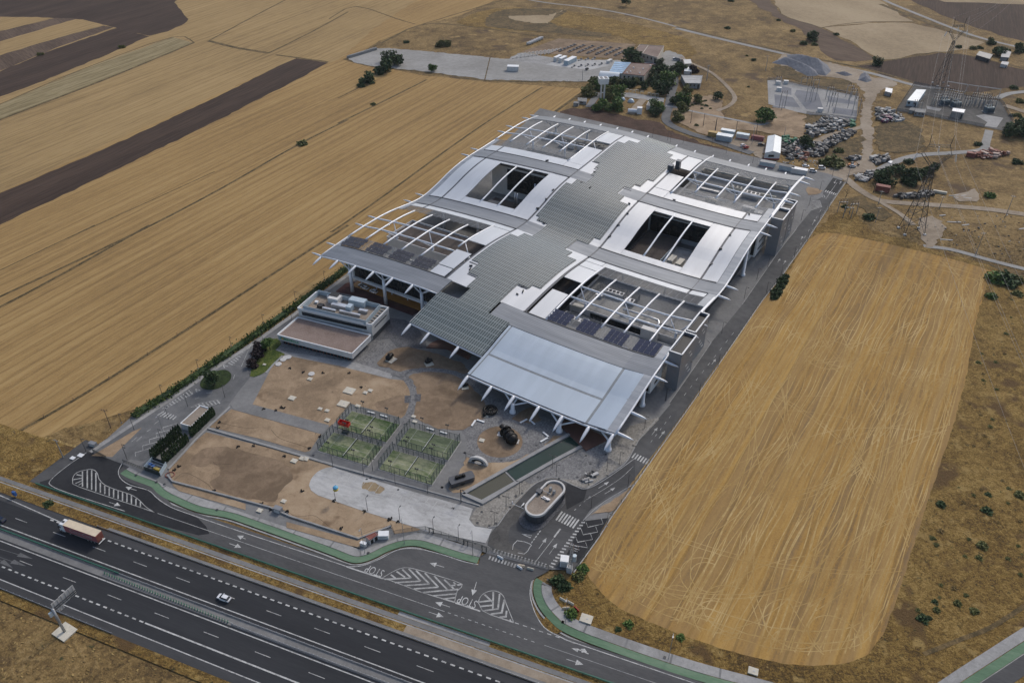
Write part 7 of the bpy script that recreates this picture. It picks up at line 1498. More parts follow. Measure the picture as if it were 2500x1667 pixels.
container('B', 1568, 428, yb, (14, 4.2, 3.6), 'pale_blue', 'pale blue container on the gravel yard, rightmost of three', 'white_paint'); container('B', 1182, 478, -.1, (9, 5, 3.6), 'white_wall', 'lone white cabin in the middle of the gravel yard', 'white_paint'); container('B', 1833, 425, yb, (6, 2.4, 2.2), 'white_wall', 'white container beside the blue-roofed lean-to')
ra = ang(g('B', 1475, 362), g('B', 1592, 312))
for i in range(8):
    p = g('B', 1500 + i * 62, 350 + i * 5); q = p + Vector((math.cos(ra), math.sin(ra), 0)) * 24
    t = thing('trial_row', (p + q) / 2, 'long dark trial trough in the brown plot, %s from the left' % ORD[i], 'trough', 'troughs in the trial plot', ra); L = 26
    MB().box((0, 0, .2), (L, 2.0, .5)).build('trough', 'dark_cladding', t)
    for s in (-1, 1): MB().box((0, s * 1.1, .0), (L, .2, .9)).build('side_board', 'wood', t)
    for k in range(5): MB().box((-L / 2 + (k + .5) * L / 5, 0, 0), (.15, 2.3, 1.5)).build('post', 'galvanised', t)
for i in range(10):
    p = g('B', 1185 + i * 27, 398 - i * 3.5); t = thing('pipe_rack', p, 'thin white pipe rack on the gravel yard, %s from the left' % ORD[i], 'rack', 'pipe racks', ra); MB().box((8, 0, .8), (20, .5, .25)).build('rail', 'concrete_white', t)
    for k in range(4): MB().box((-1 + k * 6, 0, 0), (.3, .5, .9)).build('leg', 'concrete_grey', t)
for i in range(9):
    p = g('B', 1590 + (i % 5) * 46, 455 - (i // 5) * 42 - (i % 5) * 4); t = thing('test_block', p, 'grey concrete test block on the pale apron, %s %s' % (ORD[i % 5], 'in the front row' if i < 5 else 'in the back row'), 'block', 'test blocks', ra); MB().box((0, 0, 0), (5, 1.4, .8)).build('block', 'concrete_grey', t); MB().box((1.5, 0, .8), (1, 1, .7)).build('stub', 'dark_cladding', t)
for i in range(12):
    p = g('B', 80 + i * 15, 392 - i * 4.6); t = thing('pipe_bundle', p, 'grey pipe bundle stacked at the left end of the gravel yard, %s' % ORD[i], 'pipe', 'stacked bundles', .6)
    for k in range(3): MB().tube([(-2.2, (k % 2) * 1.2 - .6, .7 + (k // 2) * 1.1), (2.2, (k % 2) * 1.2 - .6, .7 + (k // 2) * 1.1)], .62, 8).build('pipe', 'concrete_grey', t)
for i in range(6):
    p = g('B', 1290 + i * 16, 304 - i * 7); t = thing('wrapped_bale', p, 'pale wrapped bale in a row behind the brown plot, %s' % ORD[i], 'bale', 'wrapped bales', .4); MB().tube([(-2, 0, 1.3), (2, 0, 1.3)], 1.3, 10).build('bale', 'concrete_white', t); MB().box((0, 0, 0), (3, 1.6, .2)).build('pallet', 'wood', t)
# site huts
HR = ang(g('a6', 690, 1010), g('a6', 1140, 1090))
for c, x, y, s, m_, l, rf, bs in (('a6',780,1040,(9,3.6,3),'pale_blue','grey-blue site hut with red base, left of the three by the roof','tower_grey',1),('a6',1055,1095,(8.5,3.6,3),'pale_blue','grey site hut, middle of the three by the roof','grey_roof',0),('a6',1235,1140,(9,3.4,3),'white_wall','white site hut with red sign, right of the three by the roof','white_paint',0),('a6',425,640,(8,3.4,3.2),'white_wall','white site hut with red base in the container yard','pale_blue',1),
   ('a6',165,660,(10,5,3.4),'pale_blue','pale blue container block at the container yard','roof_sheet_white',0),('a6',210,590,(9,3.6,3.4),'pale_blue','pale blue container behind the container block','roof_sheet_white',0),('a6',20,610,(8,3.4,3.0),'ochre','ochre container at the end of the container yard','ochre',0),('S',868,285,(7.5,3.2,3.2),'rust_red','rust-red container on the dirt beside the bare tree','rust_red',0),('a6',640,660,(8,2.5,2.6),'trailer_red','red trailer behind the parked cars','rust_red',0),('S',1470,308,(7,1.4,1.2),'slab_pale','flat pinkish beam stack behind the pylon','slab_pale',0),('a8',1470,1430,(5,3,2.6),'rust_red','maroon container below the substation lane','rust_red',0)):
    t = container(c, x, y, HR, s, m_, l, rf, 'hut' if 'hut' in l else 'container')
    if bs: MB().box((0, -s[1] / 2 - .06, .1), (s[0], .05, .5)).build('base_band', 'red_paint', t)
shed('a6', [(750,845),(972,850),(988,622),(790,602)], 4.2, 'long white gabled shed with red base', 'white_wall', 'roof_sheet_white', 'shed', ridge=1.3, base='red_paint', windows=1)
shed('a7', [(1830,665),(1925,690),(1935,625),(1840,612)], 3.0, 'small white-roofed hut at the dirt road fork', 'galvanised', 'white_paint', 'hut', .1, doors=1)
shed('C', [(2030,372),(2120,400),(2140,368),(2050,345)], 3.2, 'low dark blue shed at the far right', 'dark_cladding', 'dark_cladding', 'shed', .1, doors=1); shed('C', [(2195,385),(2250,390),(2265,350),(2210,338)], 3.2, 'low blue-grey barn at the far right', 'tower_grey', 'tower_grey', 'shed', .1, doors=1); shed('C', [(2195,432),(2240,440),(2250,420),(2205,415)], 2.6, 'small pale van-like hut at the far right', 'concrete_white', 'concrete_white', 'hut', .1, doors=1)
# substations
shed('a8', [(440,505),(610,522),(745,332),(590,325)], 4.2, 'white-roofed control house in the far substation', 'pale_blue', 'roof_sheet_white', 'building', .06, doors=1, windows=2); shed('a8', [(1165,680),(1370,712),(1395,655),(1185,628)], 4.6, 'white flat-roofed switch house in the far substation', 'grey_roof', 'white_paint', 'building', .06, doors=1); shed('a8', [(470,665),(545,675),(570,630),(500,620)], 2.4, 'small grey hut in the far substation', 'concrete_grey', 'grey_roof', 'hut', .1, doors=1); shed('a8', [(560,690),(730,710),(740,650),(580,635)], 3, 'low grey annex in the far substation', 'concrete_grey', 'grey_roof', 'building', .1, windows=3)
def transformer_(c, x, y, label):
    t = thing('transformer', g(c, x, y), label, 'transformer', 'transformers', .1); MB().box((0, 0, .4), (6, 3.4, 3.4)).build('tank', 'transformer', t); MB().box((0, 0, 0), (7.4, 5, .4)).build('plinth', 'concrete_grey', t)
    for k in range(6): MB().box((-2.5 + k, -2.1, .6), (.3, .8, 2.6)).build('radiator', 'transformer', t)
    for k in range(3): MB().tube([(-1.8 + 1.8 * k, 0, 3.8), (-1.8 + 1.8 * k, 0, 5.4)], .22, 6).build('bushing', 'insulator', t)
    MB().tube([(-2.6, 1, 4.6), (2.0, 1, 4.6)], .5, 8).build('conservator', 'transformer', t)
transformer_('a8', 1035, 580, 'blue-grey transformer, left one in the far substation'); transformer_('a8', 1220, 615, 'dark transformer, middle one in the far substation'); transformer_('a8', 1760, 700, 'blue-grey transformer, right one in the far substation')
mast = MB().tube([(0, 0, 0), (0, 0, 7)], .22, 5).mesh('column', 'galvanised'); ins = MB().tube([(0, 0, 0), (0, 0, 1.6)], .2, 6).mesh('insulator', 'insulator'); barm = MB().box((0, 0, 0), (4.5, .25, .25)).mesh('cross_arm', 'galvanised')
def busbar(c, x, y, label, hh=1.0):
    t = thing('switchgear', g(c, x, y), label, 'switchgear', 'outdoor switchgear', random.uniform(-.2, .2))
    for s in (-2, 2): inst('column', mast, (s, 0, 0), t, 0, (1, 1, hh))
    inst('cross_arm', barm, (0, 0, 6.9 * hh), t)
    for s in (-1.6, 0, 1.6): inst('insulator', ins, (s, 0, 7 * hh), t)
k = 0
for x0, y0, nx, ny, dx, dy in ((1060,440,4,4,75,38),(1530,500,4,3,70,45),(900,520,2,3,30,40),(1720,560,3,2,60,50),(560,650,2,1,60,10),(1400,570,2,2,40,45)):
    for i in range(nx):
        for j in range(ny): busbar('a8', x0 + i * dx - j * 14, y0 + i * 14 + j * dy, 'switchgear portal in the far substation, %s bay, %s row, %s from the left' % (('main', 'right', 'narrow left', 'far right', 'front left', 'middle')[k], ORD[j], ORD[i]), .75)
    k += 1
for i, (x, y, hh) in enumerate(((820,640,1.0),(735,560,.6),(345,900,1.5),(720,820,1.6),(780,800,1.2),(1030,880,1.6),(1050,980,1.8),(1330,910,1.7),(1390,1010,1.6),(1300,750,1.2),(660,560,.6),(290,560,.7),(1010,790,1.3),(1345,800,1.2))): busbar('a7', x, y, 'outdoor switchgear portal in the near substation yard, %s counted' % ORD[i], hh)
for i, (x, y) in enumerate(((888,960),(300,660),(400,560),(290,570))): container('a7', x, y, -.2, (3.4, 2.4, 2.4), 'white_wall', 'small white cabinet in the near substation yard, %s' % ORD[i], None, 'cabinet')
for i, (x, y) in enumerate(((440,480),(560,500),(500,540))): busbar('S', x, y + 30, 'small steel switchgear frame beside the dirt track, %s' % ORD[i], .9)
pg = thing('pipe_gantry', g('a8', 1040, 330), 'long pale pipe gantry behind the far substation', 'gantry')
for a, b_ in (((1040,330),(1385,385)),((1385,385),(1560,410)),((1560,410),(1930,460))): world_part(MB().tube([g('a8', *a), g('a8', a[0] + 18, a[1] - 0) + Vector((0, 0, 6)), g('a8', *b_) + Vector((0, 0, 6)), g('a8', *b_)], .3, 6), pg, 'pipe_portal', 'concrete_white')
for i, (x, y, L) in enumerate(((1540,795,10),(1620,610,12),(1740,640,7),(1640,330,5),(1720,335,5),(1760,360,7),(1590,335,4),(1640,355,4),(1500,540,6),(2330,680,6))): tag(MB().box(g('S', x, y), (L * .6, .5, .3), random.uniform(-.5, .3)).build('loose_beam', 'concrete_white'), 'pale beam lying on the dirt right of the pylon, %s' % ORD[i], 'beam', 'loose beams')
tag(MB().prism([(p.x, p.y) for p in gp('a8', [(110,1530),(150,1505),(195,1520),(165,1555)])], 0, .7).build('white_sheet', 'white_paint'), 'bright white sheet lying beside the substation lane', 'sheet')
# gravel heaps
def heap(c, pts, hgt, mat, label, n=34, name='gravel_heap'):
    poly = [(p.x, p.y) for p in gp(c, pts)]; xs = [p[0] for p in poly]; ys = [p[1] for p in poly]; vs = []; fs = []; rnd = random.Random(len(label)); m = n
    def dist(x, y):
        d = 1e9
        for i in range(len(poly)):
            ax, ay = poly[i]; bx, by = poly[(i + 1) % len(poly)]; vx, vy = bx - ax, by - ay; t_ = max(0, min(1, ((x - ax) * vx + (y - ay) * vy) / (vx * vx + vy * vy + 1e-9))); d = min(d, math.hypot(x - ax - t_ * vx, y - ay - t_ * vy))
        return d if inside(poly, x, y) else -d
    for i in range(m + 1):
        for j in range(m + 1):
            x = min(xs) + (max(xs) - min(xs)) * i / m; y = min(ys) + (max(ys) - min(ys)) * j / m; d = dist(x, y); vs.append((x, y, -.2 if d <= 0 else min(hgt, d * .62) + rnd.uniform(-.25, .35)))
    for i in range(m):
        for j in range(m):
            q = (i * (m + 1) + j, (i + 1) * (m + 1) + j, (i + 1) * (m + 1) + j + 1, i * (m + 1) + j + 1)
            if any(vs[k][2] > 0 for k in q): fs.append(q)
    return tag(MB().add(vs, fs).build(name, mat, smooth=True), label, 'heap')
heap('a7', [(1430,510),(1470,430),(1530,390),(1600,440),(1640,520),(1560,545)], 9, 'blue_gravel', 'grey conical gravel heap beside the country road'); heap('a7', [(200,260),(350,190),(600,270),(850,380),(880,440),(720,460),(600,400),(420,300)], 6, 'blue_gravel', 'long grey gravel ridge, nearer the substation yard', 44); heap('a7', [(400,140),(700,200),(1000,290),(1060,380),(980,450),(860,430),(700,330),(450,220)], 6, 'blue_gravel', 'long grey gravel ridge beside the country road', 44); heap('a7', [(1100,400),(1250,400),(1370,440),(1250,455)], 2, 'blue_gravel', 'low flat grey gravel spread', 20)
# scrap
def scatter(name, c, pts, n, size, mat, label, seed, zmax=1.6, flat=.5):
    poly = [(p.x, p.y) for p in gp(c, pts)]; xs = [p[0] for p in poly]; ys = [p[1] for p in poly]; rnd = random.Random(seed); b = MB(); k = 0
    while k < n:
        x, y = rnd.uniform(min(xs), max(xs)), rnd.uniform(min(ys), max(ys))
        if not inside(poly, x, y): continue
        k += 1; s = size * rnd.uniform(.4, 1.5); b.box((x, y, rnd.uniform(0, zmax) * rnd.random()), (s * rnd.uniform(.5, 2.4), s * rnd.uniform(.4, 1.0), s * rnd.uniform(.2, 1) * flat * 2), rnd.uniform(0, 3.1))
    return tag(b.build(name, mat), label, 'scrap', kind='stuff')
scatter('scrap_heap', 'a6', [(995,705),(1150,690),(1300,720),(1620,700),(1640,830),(1560,900),(1400,900),(1100,950),(990,850)], 420, 1.5, 'rubble', 'pale scrap heap beside the long white shed', 1)
scatter('scrap_heap', 'a7', [(700,1190),(860,1120),(960,1060),(1280,1100),(1280,1180),(1100,1240),(800,1350),(700,1280)], 330, 1.7, 'rubble', 'pale scrap heap below the substation yard', 2, 2.4)
scatter('scrap_heap', 'a7', [(950,1400),(1280,1230),(1410,1260),(1300,1330),(1000,1500),(940,1490)], 260, 1.4, 'rubble', 'scrap strip along the dirt track', 3); scatter('scrap_heap', 'a7', [(1690,930),(1800,920),(2100,1020),(2060,1100),(1800,1130),(1690,1050)], 190, 1.4, 'rubble', 'scrap heap right of the dirt road', 4)
scatter('scrap_heap', 'a7', [(1740,1040),(1850,1020),(1900,1090),(1800,1130)], 70, 1.6, 'scrap_purple', 'purple scrap in the heap right of the dirt road', 5); scatter('scrap_heap', 'S', [(590,130),(880,70),(900,100),(700,190),(600,180)], 200, 1.2, 'rubble', 'pale scrap beside the pine at the dirt junction', 6)
scatter('scrap_heap', 'S', [(1000,340),(1250,300),(1400,290),(1420,340),(1100,370)], 150, 1.2, 'rubble', 'scrap strip behind the pylon', 7); scatter('scrap_heap', 'a8', [(1430,1400),(1800,1350),(2130,1400),(1900,1450),(1700,1480)], 120, 1.6, 'rubble_red', 'rusty scrap below the substation lane', 8)
scatter('scrap_heap', 'a8', [(-150,1450),(120,1440),(140,1500),(-60,1560)], 70, 1.8, 'rubble', 'pipe scrap beside the substation lane', 9); scatter('scrap_heap', 'a6', [(1180,800),(1350,900),(1340,970),(1200,880)], 60, 1.5, 'rubble_red', 'red scrap beams before the pale heap', 10)
scatter('scrap_heap', 'a6', [(990,650),(1060,645),(1200,700),(1150,715),(1000,720)], 50, 1.8, 'tarp_green', 'green tarpaulin heap behind the long white shed', 11); scatter('scrap_heap', 'a7', [(1300,1120),(1380,1120),(1400,1160),(1330,1185)], 40, 1.6, 'tarp_green', 'green tarpaulin heap below the substation yard', 12); scatter('scrap_heap', 'a6', [(1900,930),(2100,900),(2140,940),(2000,960)], 60, 1.2, 'rubble', 'dark scrap beside the orange loader', 13)
scatter('broken_paving', 'L', [(1420,1060),(1550,990),(1640,980),(1560,1090),(1520,1110),(1440,1080)], 22, 1.1, 'rubble', 'broken paving and barriers round a hole by the entrance road', 14, .6); scatter('scattered_stones', 'S', [(1200,560),(2351,500),(2351,1050),(1300,850)], 90, .45, 'rubble', 'stones and litter on the rough ground by the pylon', 15, .3); scatter('scattered_stones', 'a6', [(600,960),(1000,960),(1900,960),(1700,1060),(1100,1000)], 60, .7, 'rubble', 'litter on the dirt before the scrap heap', 16, .3)
for i in range(7): tag(MB().tube([g('a7', 900 + i * 28, 1245 - i * 4, .8), g('a7', 940 + i * 26, 1175 - i * 2, .8)], .7, 8).build('steel_pipe', 'galvanised'), 'grey steel pipe in the fan below the substation yard, %s from the left' % ORD[i], 'pipe', 'fan of steel pipes')

# ================================================================ VEGETATION
def leaves(n, shape, leaf, seed, lobes=7):
    rnd = random.Random(seed); b = MB(); L = []
    for _ in range(lobes):
        a = rnd.uniform(0, 6.28); h_ = rnd.uniform(-.5, .6); rr = rnd.uniform(.2, .62); L.append((rr * math.cos(a), rr * math.sin(a), h_, rnd.uniform(.38, .6)))
    for _ in range(n):
        if shape == 'column':
            z = rnd.random() ** .9; r = (.10 + .42 * math.sin(math.pi * min(1, z * .82 + .2)) ** .8) * math.sqrt(rnd.uniform(.35, 1.1)); a = rnd.uniform(0, 6.28); p = Vector((r * math.cos(a), r * math.sin(a), z))
        else:
            cx, cy, cz, cr = rnd.choice(L); d = Vector((rnd.gauss(0, 1), rnd.gauss(0, 1), rnd.gauss(0, 1))).normalized() * cr * rnd.random() ** .35
            p = Vector((cx, cy, cz)) + d
            if shape == 'bush': p.z = abs(p.z) * .8
        s = leaf * rnd.uniform(.6, 1.4); u = Vector((rnd.gauss(0, 1), rnd.gauss(0, 1), rnd.gauss(0, .6))).normalized(); w = u.cross(Vector((rnd.gauss(0, 1), rnd.gauss(0, 1), rnd.gauss(0, 1)))).normalized()
        b.add([p - u * s - w * s * .6, p + u * s - w * s * .6, p + u * s * .8 + w * s * .6, p - u * s * .8 + w * s * .6], [(0, 1, 2, 3)])
    return b
CM = {}
for m_ in ('leaf_green', 'leaf_dark', 'leaf_olive', 'leaf_purple'):
    CM[m_] = [leaves(900, 'round', .105, 20 + i, 8).mesh('crown', m_) for i in range(3)]
BM = {m_: [leaves(420, 'bush', .13, 40 + i, 6).mesh('foliage', m_) for i in range(3)] for m_ in ('leaf_green', 'leaf_dark', 'leaf_olive', 'leaf_dry', 'leaf_purple')}
CY = [leaves(420, 'column', .085, 60 + i).mesh('crown', 'leaf_dark') for i in range(3)]
TK = MB().tube([(0, 0, 0), (.02, 0, .5), (0, .03, 1)], [1.0, .75, .5], 7).mesh('trunk', 'bark')
LB = MB()
for k in range(5): a = k * 1.26; LB.tube([(0, 0, .75), (.5 * math.cos(a), .5 * math.sin(a), 1.3)], [.35, .15], 5)
LBm = LB.mesh('limbs', 'bark')
_tc = [0]
def tree(c, x, y, r, hh, m_, label, group, name='tree'):
    _tc[0] += 1; p = g(c, x, y); t = thing(name, p, label, 'tree', group, _tc[0] * 1.7); th = max(.8, hh - r * .9)
    inst('trunk', TK, (0, 0, 0), t, 0, (r * .055 + .08, r * .055 + .08, th)); inst('crown', CM[m_][_tc[0] % 3], (0, 0, max(hh - r * .75, r * .55)), t, 0, (r, r, r * .82)); return t
def bush(c, x, y, r, m_, label, group, hz_=1.0, name='shrub'):
    _tc[0] += 1; p = g(c, x, y) if isinstance(c, str) else c; t = thing(name, p, label, 'shrub', group, _tc[0] * 2.1); inst('foliage', BM[m_][_tc[0] % 3], (0, 0, 0), t, 0, (r, r, r * hz_)); inst('stem', TK, (0, 0, 0), t, 0, (.12, .12, r * .5)); return t
TL = [('a5',1110,262,9.5,8,'leaf_dark','broad dark evergreen behind the cream building'),('a5',1480,330,4,7,'leaf_dark','small dark tree at the yard corner'),('a5',1420,470,8,9,'leaf_dark','dark tree in the clump beside the cream building, left'),('a5',1530,500,8,10,'leaf_dark','dark tree in the clump beside the cream building, right'),('a5',1560,590,8,10,'leaf_green','tall green tree beside the lane'),('a5',1480,690,8,9,'leaf_dark','dark tree at the lower end of the clump'),('a5',1380,560,6,6,'leaf_dark','small dark tree behind the clump'),('a5',1700,370,5,7,'leaf_dark','dark tree right of the lane, upper'),('a5',1790,370,5,6,'leaf_dark','dark tree beside the small white shed'),('a5',1705,440,4,6,'leaf_dark','dark tree right of the lane, second'),
  ('a5',1800,840,6.5,8,'leaf_green','bright green tree right of the lane'),('a5',1705,850,4.5,6,'leaf_dark','dark tree right of the lane, lower'),('a5',1775,950,5.5,7,'leaf_olive','olive tree right of the lane'),('a5',1740,1080,4.5,6,'leaf_olive','olive tree at the lane bend'),('a5',560,620,6.5,8,'leaf_olive','olive tree left of the water tower'),('a5',660,640,6.5,8,'leaf_green','green tree behind the water tower'),('a5',460,730,6,7,'leaf_olive','olive tree at the field corner'),('a5',790,575,5,6,'leaf_dark','dark tree before the barrel shed'),('a5',865,590,5,6,'leaf_olive','olive tree before the barrel shed'),('a5',868,760,6,9,'leaf_green','green tree right of the water tower'),('a5',715,720,5.5,6,'leaf_olive','olive tree right behind the water tower'),
  ('a5',618,940,6.2,7,'leaf_green','round green tree nearest the roof, left'),('a5',812,935,7,8,'leaf_green','round green tree nearest the roof, right'),('a5',735,790,5,6,'leaf_olive','olive tree between the two round green trees'),('a5',940,590,4.5,4,'leaf_dark','dark tree at the cream building wall, left'),('a5',1040,595,5,5,'leaf_dark','dark tree at the cream building wall, middle'),('a5',1140,560,4,5,'leaf_olive','yellowish tree at the cream building wall'),('a5',1230,620,4.5,4,'leaf_dark','dark tree at the cream building corner'),('a5',1440,950,6.2,8,'leaf_green','green tree beside the transformer kiosk'),('a5',1415,1010,4.5,6,'leaf_dark','dark tree below the transformer kiosk'),('a5',1960,390,4.5,6,'leaf_purple','purple tree beside the small white shed'),('a5',1870,690,4,6,'leaf_olive','thin olive tree before the white-roofed house'),('a5',2300,790,4,6,'leaf_dark','sparse dark tree in the dry garden'),('a5',2030,830,4,6,'leaf_olive','young tree in the dry garden'),
  ('B',345,425,7,9,'leaf_dark','dark tree at the gravel yard edge, left of the pair'),('B',388,440,6.5,9,'leaf_dark','dark tree at the gravel yard edge, right of the pair'),('B',318,495,8.5,9,'leaf_dark','broad dark tree below the pair at the gravel yard'),('B',196,562,6.5,7,'leaf_dark','lone dark tree in the stubble'),('B',640,483,4,6,'leaf_green','lone sparse tree on the gravel yard'),('B',685,318,4.5,5,'leaf_olive','olive tree above the gravel yard, left'),('B',735,312,4,5,'leaf_olive','olive tree above the gravel yard, right'),('B',1945,45,5,9,'leaf_dark','lone tree beside the country road'),('C',908,272,6.5,8,'leaf_dark','dark tree on the hill margin'),('C',1358,438,5,6,'leaf_dark','dark tree at the tip of the ploughed field'),('C',2185,378,6,7,'leaf_dark','dark tree between the far right sheds'),('C',2310,350,6,7,'leaf_dark','dark tree at the far right edge'),('C',2130,300,4,5,'leaf_dark','dark tree beside the far right road'),
  ('a6',742,395,7.2,9,'leaf_green','lone round green tree above the white shed'),('a6',1348,775,5.2,8,'leaf_dark','dark tree in the middle of the scrap'),('S',895,200,6.5,8,'leaf_dark','dark pine at the dirt junction'),('S',1010,110,5,6,'leaf_dark','dark pine beside the lane, second'),('S',1190,205,6.5,7,'leaf_dark','dark tree left of the pylon head'),('S',1130,185,5,6,'leaf_dark','smaller dark tree left of the pylon head'),('S',1290,140,4,6,'leaf_dark','dark tree behind the pylon head'),('S',1375,110,4.5,7,'leaf_dark','dark tree right of the pylon head'),('a8',2200,985,6.5,8,'leaf_dark','dark tree at the far substation corner, upper'),('a8',2120,1090,6,7,'leaf_dark','dark tree at the far substation corner, lower left'),('a8',2270,1090,6.5,8,'leaf_dark','dark tree at the far substation corner, lower right'),
  ('J',880,355,3.4,7.5,'leaf_dark','conical tree on the oval island'),('D',1825,850,2.2,6.5,'leaf_green','slim green tree on the lawn beside the white building'),('D',1800,840,2.2,5,'leaf_green','small green tree on the lawn'),('D',1760,850,2.9,4.2,'leaf_purple','purple tree at the lawn edge, upper'),('D',1742,905,2.9,4.2,'leaf_purple','purple tree at the lawn edge, middle'),('D',1716,955,2.6,3.8,'leaf_purple','purple tree at the lawn edge, lower')]
for c, x, y, r, hh, m_, l in TL: tree(c, x, y, r, hh, m_, l, 'trees')
for k, (c, x, y, hh) in enumerate((('S',775,300,6),('S',890,205,4),('S',490,350,5))):
    t = thing('bare_tree', g(c, x, y), ('bare dead tree beside the rust-red container', 'bare branches under the pine', 'bare dead tree at the dirt track')[k], 'tree'); MB().tube([(0, 0, 0), (.2, 0, hh * .5), (.1, .1, hh)], [.22, .15, .04], 6).build('trunk', 'bark', t)
    for q in range(6): a = q * 1.05; MB().tube([(.1, 0, hh * (.35 + .08 * q)), (1.6 * math.cos(a), 1.6 * math.sin(a), hh * (.6 + .07 * q))], [.1, .03], 5).build('branch', 'bark', t)
for rowi, (a, b_, n, hh, nm) in enumerate((((292,1062),(555,835),14,5.2,'outer'),((405,1108),(620,905),10,5.0,'inner'),((665,850),(872,648),12,5.0,'upper'))):
    for i in range(n):
        f = i / (n - 1); t = thing('cypress', g('J', a[0] + (b_[0] - a[0]) * f, a[1] + (b_[1] - a[1]) * f), 'dark columnar cypress in the %s row by the kiosk, %s from the near end' % (nm, ORD[i]), 'tree', 'cypress rows', i * 1.3); inst('crown', CY[i % 3], (0, 0, .2), t, 0, (1.35, 1.35, hh * random.uniform(.85, 1.1))); inst('trunk', TK, (0, 0, 0), t, 0, (.12, .12, .8))
BL = [('A',2045,975,4,'leaf_olive','lone shrub on the field line in the left stubble'),('A',820,325,4,'leaf_olive','shrub at the tip of the dark strip, top left'),('A',270,372,3.4,'leaf_olive','shrub between the top left strips'),('B',240,708,2.4,'leaf_olive','small shrub in the stubble below the lone tree'),('B',150,588,4,'leaf_dark','low dark shrub beside the lone tree in the stubble'),('B',460,290,3.4,'leaf_dark','dark round shrub above the gravel yard'),('C',350,195,3.2,'leaf_dark','dark round shrub on the hill'),('C',690,142,3,'leaf_dark','dark shrub on the hill track'),('C',1080,238,3.4,'leaf_dark','dark shrub on the tan field edge'),('a6',1720,1010,8,'leaf_olive','large olive shrub on the bank behind the cars'),('a6',1790,830,4.5,'leaf_olive','olive shrub on top of the bank'),('S',722,570,4.2,'leaf_dark','round dark shrub before the big pylon'),('S',482,455,2.2,'leaf_dark','small dark shrub beside the switchgear frame'),('S',1980,345,4.4,'leaf_green','round green shrub right of the pylon'),
  ('S',2050,1215,6.5,'leaf_green','green thicket at the cut field corner, left'),('S',2150,1230,7,'leaf_dark','dark thicket at the cut field corner, middle'),('S',2235,1235,5.5,'leaf_olive','olive thicket at the cut field corner, right'),('S',2000,1395,3.4,'leaf_green','green shrub below the thicket'),('S',2280,1365,3,'leaf_olive','olive shrub right of the thicket'),('a8',1582,1240,3.6,'leaf_dark','dark shrub beside the substation lane'),('a8',450,1530,4,'leaf_dark','dark shrub on the lane, lower'),('M',1690,1515,2.2,'leaf_green','green shrub beside the lattice mast'),('Q',475,490,2.2,'leaf_green','green shrub at the fence foot near the mast'),('Q',430,560,2.4,'leaf_olive','yellow-green shrub below the mast'),('Q',250,600,2.8,'leaf_dark','dark weeds by the footway bend, upper'),('Q',290,660,3,'leaf_dark','dark weeds by the footway bend, lower'),('Q',360,920,2.4,'leaf_green','green shrub beside the red barrier'),('Q',920,1010,1.8,'leaf_green','green tuft in the right verge'),('Q',815,1065,1.4,'leaf_dark','dark tuft in the right verge'),('Q',1410,1140,1.6,'leaf_green','green tuft farther along the right verge'),('I',470,710,2.0,'leaf_dark','dark green shrub on the motorway verge')]
for c, x, y, r, m_, l in BL: bush(c, x, y, r, m_, l, 'shrubs', .8)
for i, f in enumerate((0, .15, .32, .5, .68, .84, 1.0)): bush('G', 1520 + f * 110, 1490 - f * 205, 3.0 - (.5 if i in (0, 6) else 0), 'leaf_dark', 'dark bush at the right fence beside the cut field, %s from the near end' % ORD[i], 'bushes at the right fence', 1.0)
for i, (x, y, r, m_) in enumerate(((1475,145,2.6,'leaf_dark'),(1960,205,2.8,'leaf_dark'),(1390,495,1.8,'leaf_olive'),(1905,575,2.8,'leaf_olive'),(1880,695,1.8,'leaf_olive'),(1740,1090,1.5,'leaf_olive'),(1650,1175,2.0,'leaf_olive'),(1420,1155,1.6,'leaf_dark'),(1825,1260,2.4,'leaf_olive'),(1430,1245,1.8,'leaf_olive'),(1290,1330,2.6,'leaf_dark'),(1350,1330,1.8,'leaf_dark'),(2295,45,2.8,'leaf_olive'),(1975,35,1.8,'leaf_dark'),(2285,575,1.4,'leaf_olive'),(2310,875,1.4,'leaf_olive'),(2180,705,1.4,'leaf_olive'),(1770,505,1.4,'leaf_olive'),(1480,985,1.3,'leaf_olive'),(1735,680,1.3,'leaf_olive'))):
    bush('T', x, y, r * .8, m_, 'shrub on the rough ground right of the cut field, %s counted from the top left' % ORD[i], 'shrubs right of the cut field', .75)
rnd = random.Random(5); RG = [(p.x, p.y) for p in gp('W', [(2290,660),(2420,690),(2420,1250),(2120,1480),(2060,1480),(2150,1150),(2240,850)])]
xs = [p[0] for p in RG]; ys = [p[1] for p in RG]; k = 0
while k < 70:
    x, y = rnd.uniform(min(xs), max(xs)), rnd.uniform(min(ys), max(ys))
    if inside(RG, x, y): bush(Vector((x, y, 0)), 0, 0, rnd.uniform(.7, 1.5), rnd.choice(('leaf_olive', 'leaf_dry', 'leaf_dry', 'leaf_olive')), 'small dry shrub scattered on the rough ground right of the cut field', 'small dry shrubs', .7); k += 1
